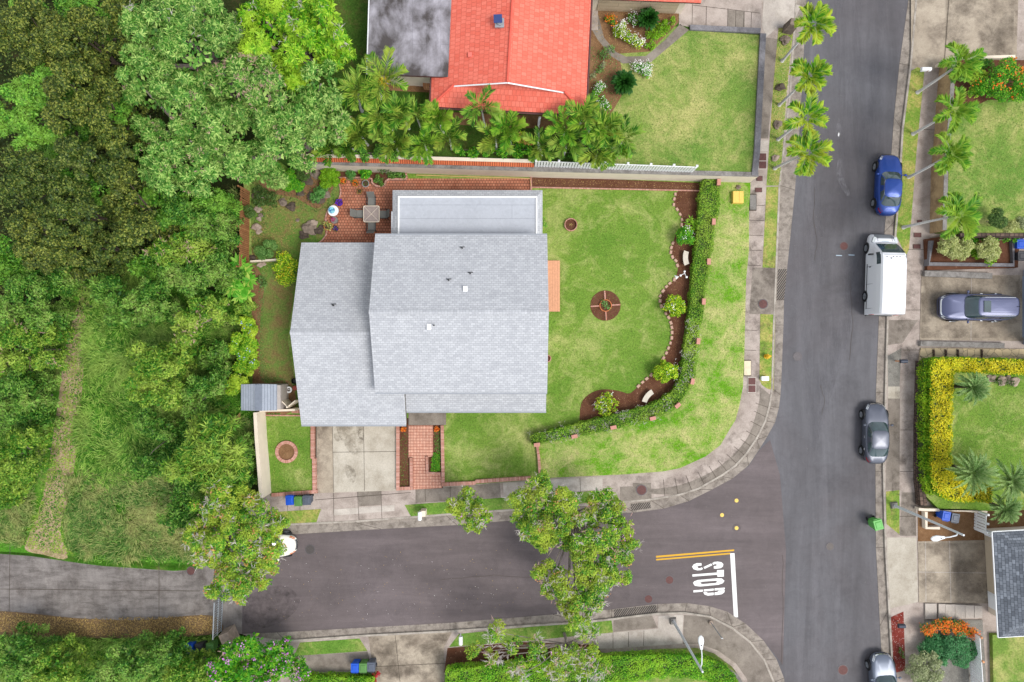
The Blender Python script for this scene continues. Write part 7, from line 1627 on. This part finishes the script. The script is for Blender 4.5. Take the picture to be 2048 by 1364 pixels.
shrub('dark round broad-leaved plant in the patio bed', [(731, 351, 9), (727, 345, 7), (735, 343, 7)], 'gardg', 1.0, .18, 150, wd=.12)
shrub('tufted spiky plant in the patio bed', [(701, 349, 8)], 'fern', .6, .3, 26, mode='ros', wd=.03, K=9)
shrub('loose green plant in the wave of the patio bed', [(757, 357, 8), (762, 366, 6), (752, 362, 5)], 'potgreen', .6, .1, 220)
shrub('low green groundcover at the right of the patio bed', [(795, 349, 9), (784, 350, 8), (805, 351, 7)], 'potgreen', .55, .09, 340, flat_=.5)
shrub('thin dark-leaved plant rising against the cream wall', [(765, 342, 6), (778, 346, 6), (758, 336, 5)], 'darkbush', 1.3, .1, 160)
shrub('small lime plant in front of the patio bed corner', [(721, 343, 5)], 'lime', .8, .12, 300)
rosplant('spiky green plant peeping out at the right side of the grey roof', [(1089, 437), (1087, 445), (1091, 450)], .3, .05, 9, 'gardg', .8, 'rosette_plant', ground=ZL)
# plants in the circular bed pot
rosplant('grey-green succulent in the middle of the spoked bed', [(1209, 607), (1214, 613), (1205, 604)], .34, .05, 8, 'fern', .55, 'succulent', ground=ZL)
tag(rosplant('dry tuft in the small round planter ring', [(1142, 449)], .16, .04, 8, 'dry', .45, 'dry_tuft', ground=ZL), None)
# entry strip plants
for x, lb_ in ((806.5, 'orange flowering plant at the top of the left path strip'), (873, 'orange flowering plant at the top of the right path strip')):
    c = W(x, 859, .5); t = thing('flower_plant', (c.x, c.y, .18), lb_, 'plant', 'orange plants by the brick path'); cl = Cloud(); P = np.array([c.x, c.y, .3])+rdir(90, 0)*np.array([.17, .17, .14]); put_leaves(cl, P, rdir(90, .2), .1, .05, 0, 1.); cl.build('blossom', [LF['orangefl']], t)
def cover_stuff(name, poly, base, mat, n, size, hgt=.06, wd=.5, up=.8, label=None):
    xs = [p[0] for p in poly]; ys = [p[1] for p in poly]; P = []
    while len(P) < n:
        x, y = RG.uniform(min(xs), max(xs), 4000), RG.uniform(min(ys), max(ys), 4000); ins = np.zeros(4000, bool); j = len(poly)-1
        for i in range(len(poly)):
            (x0, y0), (x1, y1) = poly[i], poly[j]; ins ^= ((y0 > y) != (y1 > y)) & (x < (x1-x0)*(y-y0)/((y1-y0) or 1e-9)+x0); j = i
        P += list(zip(x[ins], y[ins]))
    k = (HC-base)/FP; P = np.array([((x-1024)*k, (682-y)*k, base+RG.random()*hgt) for x, y in P[:n]])
    cl = Cloud(); put_leaves(cl, P, np.tile([0, 0, 1.], (len(P), 1)), size, size*wd, 0, up); o = cl.build(name, [LF[mat]], None, tuple(P.mean(0))); tag(o, label or name.replace('_', ' ')+' growing on the ground', 'ground cover', None, 'stuff'); return o
cover_stuff('low_groundcover', [(867, 905), (881, 905), (880, 943), (862, 943), (864, 915)], .2, 'gardg', 900, .08, .12, label='dark green ground cover beside the brick path')
cover_stuff('strip_groundcover', [(869, 862), (881, 862), (881, 905), (870, 905)], .18, 'potgreen', 260, .08, .06, label='thin green ground cover in the right path strip')
cover_stuff('moss_groundcover', [(800, 866), (816, 866), (817, 974), (800, 974)], .18, 'potgreen', 240, .07, .04, label='sparse green growth in the left path strip')
cover_stuff('bed_groundcover', [(534, 827), (560, 827), (560, 831), (534, 831)], ZL, 'potgreen', 200, .08, .08, label='green growth in the narrow bed by the shed wall')
# north garden flowers
NG = 'flowering shrubs of the north garden'
shrub('orange flowering plant at the top of the north garden', [(1224, 42, 9), (1216, 38, 6)], 'gardg', ZT+.3, .09, 300, ZT, flowers('orangefl', 100, .09), group=NG)
shrub('long white flowering shrub beside the curved path', [(1240, 62, 13), (1252, 74, 13), (1266, 82, 13), (1278, 88, 11), (1244, 52, 9)], 'gard', ZT+.35, .09, 300, ZT, flowers('white', 420, .07), group=NG)
shrub('low green plants between the cycad and the curved path', [(1305, 70, 13), (1320, 62, 13), (1335, 50, 12), (1300, 90, 10), (1345, 42, 8)], 'fresh', ZT+.2, .1, 300, ZT, flat_=.5)
shrub('small white flowering plant left of the upper cycad', [(1265, 36, 9), (1272, 44, 7)], 'gardg', ZT+.3, .09, 300, ZT, flowers('white', 90, .07), group=NG)
shrub('white flowering shrub at the corner of the north lawn', [(1284, 138, 13), (1290, 148, 10), (1275, 132, 10), (1293, 132, 8)], 'gardg', ZT+.35, .09, 300, ZT, flowers('white', 420, .07), group=NG)
shrub('white flowering shrub left of the lower cycad', [(1196, 178, 13), (1188, 185, 9), (1203, 172, 8)], 'gardg', ZT+.35, .09, 300, ZT, flowers('white', 160, .07), group=NG)
shrub('green shrub with white flowers below the red roof corner', [(1205, 206, 12), (1196, 215, 10), (1213, 213, 9)], 'gardg', ZT+.35, .11, 260, ZT, flowers('white', 130, .07), group=NG)
shrub('loose green plants in the dry north bed', [(1215, 105, 11), (1204, 112, 9), (1224, 98, 7), (1200, 140, 8)], 'bush', ZT+.2, .1, 150, ZT, flat_=.6)
shrub('small pale plant in the dry north bed', [(1186, 152, 6), (1206, 130, 6)], 'silver', ZT+.2, .1, 200, ZT)
shrub('dark understorey behind the tiled wall, left part', [(700, 305, 14), (730, 308, 14), (760, 306, 14), (790, 308, 13), (820, 306, 13), (850, 308, 12)], 'forest', ZT+.7, .2, 130, ZT, wd=.09)
shrub('dark understorey behind the tiled wall, right part', [(920, 300, 12), (945, 304, 12), (975, 303, 12), (1005, 304, 12), (1035, 306, 11), (1055, 300, 10), (1040, 290, 9)], 'gardg', ZT+.6, .16, 150, ZT, wd=.08)
shrub('yellow and orange leaved shrub left of the white side fence', [(1042, 272, 9), (1050, 280, 9), (1034, 282, 8)], 'gard', ZT+1.4, .18, 120, ZT, flowers('rust', 60, .14))
shrub('undergrowth beneath the right palm clump', [(1120, 305, 13), (1150, 312, 12), (1185, 285, 14), (1215, 290, 14), (1235, 310, 12), (1200, 318, 11), (1150, 270, 12)], 'forest', ZT+.6, .2, 110, ZT, flowers('white', 40, .07), wd=.08)
# right side gardens
GE_ = 'shrubs of the top right garden'
shrub('big green shrub covered with orange-red flowers', [(1985, 160, 24), (2010, 145, 24), (2030, 165, 26), (1995, 185, 20), (2020, 190, 18), (2045, 145, 20), (2045, 185, 20), (1965, 175, 16)], 'gardg', 2.5, .12, 260, ZG, multi(flowers('orangefl', 200, .13), flowers('rust', 60, .1)), group=GE_)
shrub('yellow-green shrub left of the orange-flowered one', [(1950, 160, 13), (1958, 175, 13), (1948, 185, 10), (1965, 150, 10), (1955, 140, 8)], 'lime', 2.3, .12, 300, ZG, group=GE_)
shrub('dark green ground shrub below the top palm', [(1912, 150, 14), (1935, 140, 12), (1900, 140, 8), (1975, 130, 12), (1960, 128, 9)], 'forest', 1.9, .14, 230, ZG, group=GE_)
shrub('round dark clipped shrub on the lower edge of the right garden', [(1989, 440, 21)], 'darkbush', 2.3, .07, 800, ZG, group=GE_)
shrub('pale tufted shrub beside the lava wall', [(2022, 454, 10), (2014, 458, 7)], 'pale', 1.5, .25, 40, ZG, mode='ros', wd=.04, K=9, group=GE_)
shrub('brownish tuft at the right edge above the lava wall', [(2046, 445, 12)], 'silver', 1.5, .2, 60, ZG, mode='ros', wd=.04, K=8, group=GE_)
shrub('low green plants along the foot of the lava wall', [(1925, 474, 10), (1945, 478, 10), (1965, 476, 9), (1990, 478, 8), (2010, 478, 7), (2030, 478, 7)], 'gardg', 1.0, .11, 260, .5, flowers('yel', 30, .07))
shrub('large oval pale yellow-green shrub in the planter', [(1895, 492, 18), (1912, 490, 20), (1928, 496, 18), (1905, 502, 16), (1884, 494, 12), (1922, 506, 13)], 'pale', 1.5, .11, 420, .5)
shrub('smaller pale yellow-green shrub in the planter', [(1975, 490, 16), (1965, 500, 15), (1984, 502, 16), (1975, 510, 13)], 'pale', 1.5, .11, 420, .5)
shrub('green plant between and below the two pale shrubs', [(1946, 500, 9), (1954, 510, 9), (1978, 520, 10), (1986, 514, 8)], 'fresh', 1.0, .14, 240, .5)
# lower right
GS = 'shrubs of the lower right garden'
shrub('curved bank of orange flowers above the green shrubs', [(1850, 1255, 10), (1862, 1250, 10), (1876, 1247, 10), (1892, 1246, 11), (1908, 1250, 11), (1922, 1254, 11), (1936, 1260, 9), (1946, 1264, 7), (1858, 1262, 8), (1890, 1258, 9), (1915, 1262, 9)], 'bush', .75, .1, 300, .2, flowers('orangefl', 1500, .1), group=GS)
shrub('dense rounded smooth green shrub', [(1905, 1285, 20), (1925, 1280, 20), (1915, 1305, 22), (1938, 1300, 18), (1925, 1318, 16), (1895, 1300, 14)], 'blueg', .9, .08, 560, .2, group=GS, flat_=.6)
shrub('blue-green spiky succulents left of the smooth shrub', [(1860, 1275, 12), (1855, 1292, 11), (1872, 1300, 11), (1878, 1282, 11), (1850, 1302, 9), (1888, 1318, 10), (1868, 1316, 9)], 'blueg', .7, .26, 34, .2, mode='ros', wd=.05, K=9, group=GS)
shrub('silvery grey-green shrub at the bottom edge', [(1840, 1325, 22), (1862, 1340, 22), (1835, 1350, 22), (1870, 1318, 14), (1855, 1365, 22), (1825, 1338, 14)], 'silver', 1.1, .12, 300, .2, group=GS)
shrub('small weedy plants growing in the red cinder', [(1802, 1305, 5), (1806, 1312, 4), (1800, 1298, 3)], 'bush', .3, .1, 160, .15)
shrub('red-leaved small plant beside the bottom bins', [(752, 1350, 7), (749, 1358, 6)], 'red', .6, .12, 220, .13)
shrub('dark green trailing growth along the right hedge garden rocks', [(1995, 762, 8), (2020, 765, 8)], 'darkbush', .95, .1, 140, .7, flat_=.5)
for x, y, r, lb_ in ((1985, 757, 8, 'pale boulder row start below the golden hedge'), (2006, 762, 9, 'middle pale boulder below the golden hedge'), (2030, 764, 10, 'pale boulder near the right edge below the golden hedge'), (2016, 756, 7, 'dark stone among the pale boulders')): rock(x, y, r, lb_, 'rock' if 'dark' in lb_ else 'rockl', .7, 'boulder', .4)
# --- tall grass and weeds of the wild ground
def tallgrass(name, polys, n, L, mat, label, base=0, spread=.8, w=.05):
    P = []
    tot = 0
    for poly in polys:
        xs = [p[0] for p in poly]; ys = [p[1] for p in poly]; a = abs(sum(poly[i][0]*poly[(i+1) % len(poly)][1]-poly[(i+1) % len(poly)][0]*poly[i][1] for i in range(len(poly))))/2*(52/FP)**2; need = int(n*a); got = []
        while len(got) < need:
            x, y = RG.uniform(min(xs), max(xs), 4000), RG.uniform(min(ys), max(ys), 4000); ins = np.zeros(4000, bool); j = len(poly)-1
            for i in range(len(poly)):
                (x0, y0), (x1, y1) = poly[i], poly[j]; ins ^= ((y0 > y) != (y1 > y)) & (x < (x1-x0)*(y-y0)/((y1-y0) or 1e-9)+x0); j = i
            got += list(zip(x[ins], y[ins]))
        P += got[:need]
    k = (HC-base)/FP; P = np.array([((x-1024)*k, (682-y)*k, base) for x, y in P]); m = len(P)
    # clumps: blades lean the way of a smooth wind field
    K = 9; c = np.repeat(P, K, 0); th = 2.2*np.sin(c[:, 0]*.7+1)+1.8*np.cos(c[:, 1]*.9+c[:, 0]*.3)+RG.normal(0, spread, len(c)); ln = L*RG.uniform(.6, 1.25, len(c)); lean = RG.uniform(.35, 1.0, len(c))
    c = c+RG.normal(0, .1, c.shape)*np.array([1, 1, 0]); H_ = np.stack([np.cos(th), np.sin(th), np.zeros(len(c))], 1); up_ = np.array([0, 0, 1.])
    D1 = nrm(H_*lean[:, None]*.7+up_); mid = c+D1*ln[:, None]*.5; D2 = nrm(H_*1.0+up_*RG.uniform(-.3, .35, (len(c), 1)))
    cl = Cloud(); cl.leaves(c, D1, -H_+up_*.3, ln*.62, w); cl.leaves(mid-D1*.03, D2, up_+H_*.1, ln*.62, w*.9)
    o = cl.build(name, [LF[mat]], None, tuple(P.mean(0))); return tag(o, label, 'grass', None, 'stuff')
tallgrass('tall_grass', [[(240, 490), (330, 560), (330, 640), (270, 640), (240, 560)], [(178, 640), (300, 640), (500, 650), (470, 780), (430, 800), (180, 800), (175, 720)], [(165, 800), (350, 800), (480, 830), (505, 900), (500, 960), (390, 960), (300, 960), (160, 960)]], 26, .85, 'grass', 'tall bright grass covering the wild ground west of the house')
tallgrass('dry_tall_grass', [[(160, 940), (350, 930), (400, 1000), (430, 1112), (250, 1116), (175, 1100)], [(0, 1020), (60, 960), (95, 900), (66, 1010), (48, 1092), (0, 1080), (-60, 1078)], [(140, 960), (170, 960), (190, 1108), (140, 1108), (128, 1050)], [(440, 640), (470, 640), (470, 780), (440, 780)], [(480, 830), (515, 850), (522, 960), (495, 940)]], 24, .75, 'grassd', 'yellowish tall grass towards the concrete lane')
tallgrass('track_side_grass', [[(95, 640), (125, 640), (100, 780), (85, 900), (50, 960), (0, 1000), (-40, 900), (60, 800)], [(140, 545), (240, 545), (230, 640), (180, 640), (150, 590)]], 22, .55, 'grass', 'grass growing along both sides of the dirt track')
tallgrass('shrub_ground_grass', [[(-60, 1272), (150, 1276), (430, 1270), (440, 1300), (420, 1380), (-60, 1380)]], 20, .7, 'grass', 'tall grass among the shrubs below the concrete lane')
tallgrass('fence_side_grass', [[(420, 480), (478, 500), (470, 530), (400, 530), (380, 500)], [(465, 385), (480, 385), (480, 530), (465, 530)]], 20, .7, 'grassd', 'dark grass in the gap outside the wooden fence')
cover_stuff('weeds', cat([(190, 545), (330, 560), (500, 640), (505, 960), (430, 1113), (250, 1118), (170, 1105), (160, 900), (180, 700)], 3, True), .02, 'forest', 26000, .14, .25, label='low weeds under the tall grass')
cover_stuff('track_weeds', [(150, 600), (190, 600), (170, 760), (150, 1000), (150, 1112), (40, 1092), (90, 960), (125, 800)], .02, 'koay', 7000, .13, .05, label='scattered small weeds on the dirt track')
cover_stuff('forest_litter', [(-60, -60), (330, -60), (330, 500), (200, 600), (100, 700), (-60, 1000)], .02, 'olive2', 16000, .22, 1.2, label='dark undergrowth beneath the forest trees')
cover_stuff('leaf_litter_leaves', cat([(-40, 1222), (150, 1238), (400, 1232), (434, 1240), (434, 1262), (300, 1272), (-40, 1262)], 2, True), .03, 'dry', 5000, .12, .03, label='fallen brown leaves along the concrete lane')
cover_stuff('fallen_leaves', [(500, 1110), (1100, 1090), (1120, 1215), (560, 1250)], .012, 'dry', 150, .07, .005, label='scattered fallen leaves on the side street')
cover_stuff('bed_chips', cat(BED, 2)+hedge_in[:15][::-1], ZL+.014, 'dry', 700, .06, .01, label='pale bark chips on the curved flower bed')
# dry fallen frond beside the shed
c = W(476, 835, .2); cl = Cloud(); P = np.tile([c.x+.2, c.y+.4, .3], (26, 1)); D = np.stack([RG.normal(-.5, .25, 26), RG.normal(-1, .15, 26), RG.normal(0, .08, 26)], 1); cl.leaves(P, D, np.tile([0, 0, 1.], (26, 1)), 1.1, .04); tag(cl.build('dry_frond', [LF['dry']], None, (c.x, c.y, .1)), 'dry straw-coloured palm frond lying below the shed', 'fallen frond')

cover_stuff('garden_ground_plants', cat([(505, 350), (560, 340), (640, 345), (668, 372), (660, 410), (620, 425), (560, 400), (540, 440), (520, 520), (505, 540)], 3, True), ZL+.014, 'darkbush', 1500, .1, .06, label='low dark plants among the garden boulders')
cover_stuff('garden_litter', cat([(503, 400), (560, 400), (600, 440), (560, 520), (525, 560), (530, 700), (560, 760), (575, 800), (512, 820), (506, 600)], 3, True), ZL+.014, 'dry', 1100, .08, .015, label='brown fallen leaves on the back garden grass')
cover_stuff('soil_edge_grass', cat([(524, 545), (534, 560), (526, 640), (532, 740), (560, 755), (585, 760), (585, 775), (530, 775), (514, 700), (516, 600)], 3, True), ZL+.014, 'bush', 1500, .07, .03, label='ragged grass edge along the garden soil strip')
cover_stuff('north_bed_plants', [(1180, 90), (1222, 112), (1240, 118), (1246, 178), (1216, 232), (1180, 218)], ZT+.02, 'bush', 420, .09, .06, label='scattered low plants in the dry north bed')
cover_stuff('north_bed_chips', [(1180, 20), (1355, 14), (1355, 45), (1298, 102), (1240, 112), (1246, 178), (1216, 232), (1180, 218)], ZT+.02, 'dry', 900, .07, .012, label='dry leaves and chips on the north garden bed')
cover_stuff('fallen_petals', [(560, 1120), (900, 1110), (1020, 1180), (900, 1235), (580, 1248)], .012, 'white', 90, .05, .004, label='small white fallen petals on the side street')
cover_stuff('cinder_chips', [(1783, 1236), (1806, 1225), (1810, 1340), (1785, 1346)], ZP+.02, 'white', 130, .05, .01, label='pale chips scattered in the red cinder strip')
cover_stuff('dry_bed_chips', [(1066, 356), (1400, 368), (1398, 378), (1066, 370)], ZL+.014, 'dry', 420, .06, .01, label='pale bark chips on the soil bed below the cream wall')
# bits and pieces beside the shed
c = W(580, 779, ZL); t = thing('garden_table', (c.x, c.y, ZL), 'small white ring-shaped stand beside the grey roof edge', 'stand'); MB().ring((c.x, c.y), .13, .24, .62, .66, 20).build('rim', M['white'], t); MB().tube([(c.x, c.y, ZL), (c.x, c.y, .62)], .03, 6).tube([(c.x-.13, c.y, .62), (c.x+.13, c.y, .62)], .02, 5).build('leg', M['white'], t)
c = W(590, 776, ZL+.3); tag(MB().cyl(c, .13, .18, ZL, ZL+.3, 16).ball((c.x, c.y, ZL+.3), (.16, .16, .08), 12, 6).build('red_bucket', flat('faded_red_plastic', '#9c4a40', .7), None, (c.x, c.y, ZL)), 'faded red bucket between the shed and the grey roof', 'bucket')
c = W(589, 762, ZL+.3); tag(MB().cyl(c, .2, .22, ZL, ZL+.4, 18, cap=False).cyl(c, .17, .17, ZL, ZL+.1, 18).build('black_tub', M['dark'], None, (c.x, c.y, ZL)), 'black round tub half under the grey roof edge', 'tub')

LF['blade'] = leaf('lawn_blade', ['#45731c', '#598628', '#739636', '#8f9c4a'], '#949c52', .5, .2)
LF['bladev'] = leaf('dry_lawn_blade', ['#55911a', '#74a030', '#a9a866', '#b9b27c'], '#5a961c', .45, .2)
for nm, poly, base, mt, n, lb_ in (('lawn_tufts', [(1090, 378), (1350, 388), (1344, 420), (1340, 500), (1345, 540), (1316, 590), (1338, 660), (1325, 710), (1268, 772), (1190, 772), (1152, 830), (1058, 866), (1058, 955), (890, 965), (890, 828), (1096, 828)], ZL+.002, 'blade', 7000, 'short grass tufts of the middle lawn'),
    ('outer_lawn_tufts', hedge_out+[(1082, 950), (1245, 945), (1361, 930), (1441, 886), (1471, 836), (1484, 773), (1488, 650), (1495, 500), (1498, 380), (1445, 368)], ZL+.006, 'bladev', 9000, 'short dry grass tufts of the outer lawn'),
    ('north_lawn_tufts', [(1225, 325), (1500, 345), (1518, 75), (1395, 66), (1300, 128), (1300, 155), (1225, 240)], ZT+.006, 'blade', 5000, 'short grass tufts of the north lawn'),
    ('east_lawn_tufts', [(1898, 215), (1960, 208), (2060, 205), (2060, 430), (1960, 430), (1895, 455)], ZG+.002, 'blade', 6000, 'short grass tufts of the top right garden'),
    ('hedge_lawn_tufts', [(1910, 765), (2060, 775), (2060, 990), (1930, 950), (1908, 925)], .702, 'blade', 5000, 'short grass tufts of the hedged garden'),
    ('small_lawn_tufts', [(541, 838), (622, 838), (624, 980), (548, 986)], ZL+.01, 'blade', 2500, 'short grass tufts of the small front lawn'),
    ('kerbside_tufts', [(1557, 60), (1584, 60), (1560, 368), (1536, 368), (1549, 167)], ZP+.014, 'bladev', 5000, 'short grass tufts of the kerbside strip by the palms')):
    cover_stuff(nm, poly, base, mt, n, .075, .02, .45, .9, lb_)
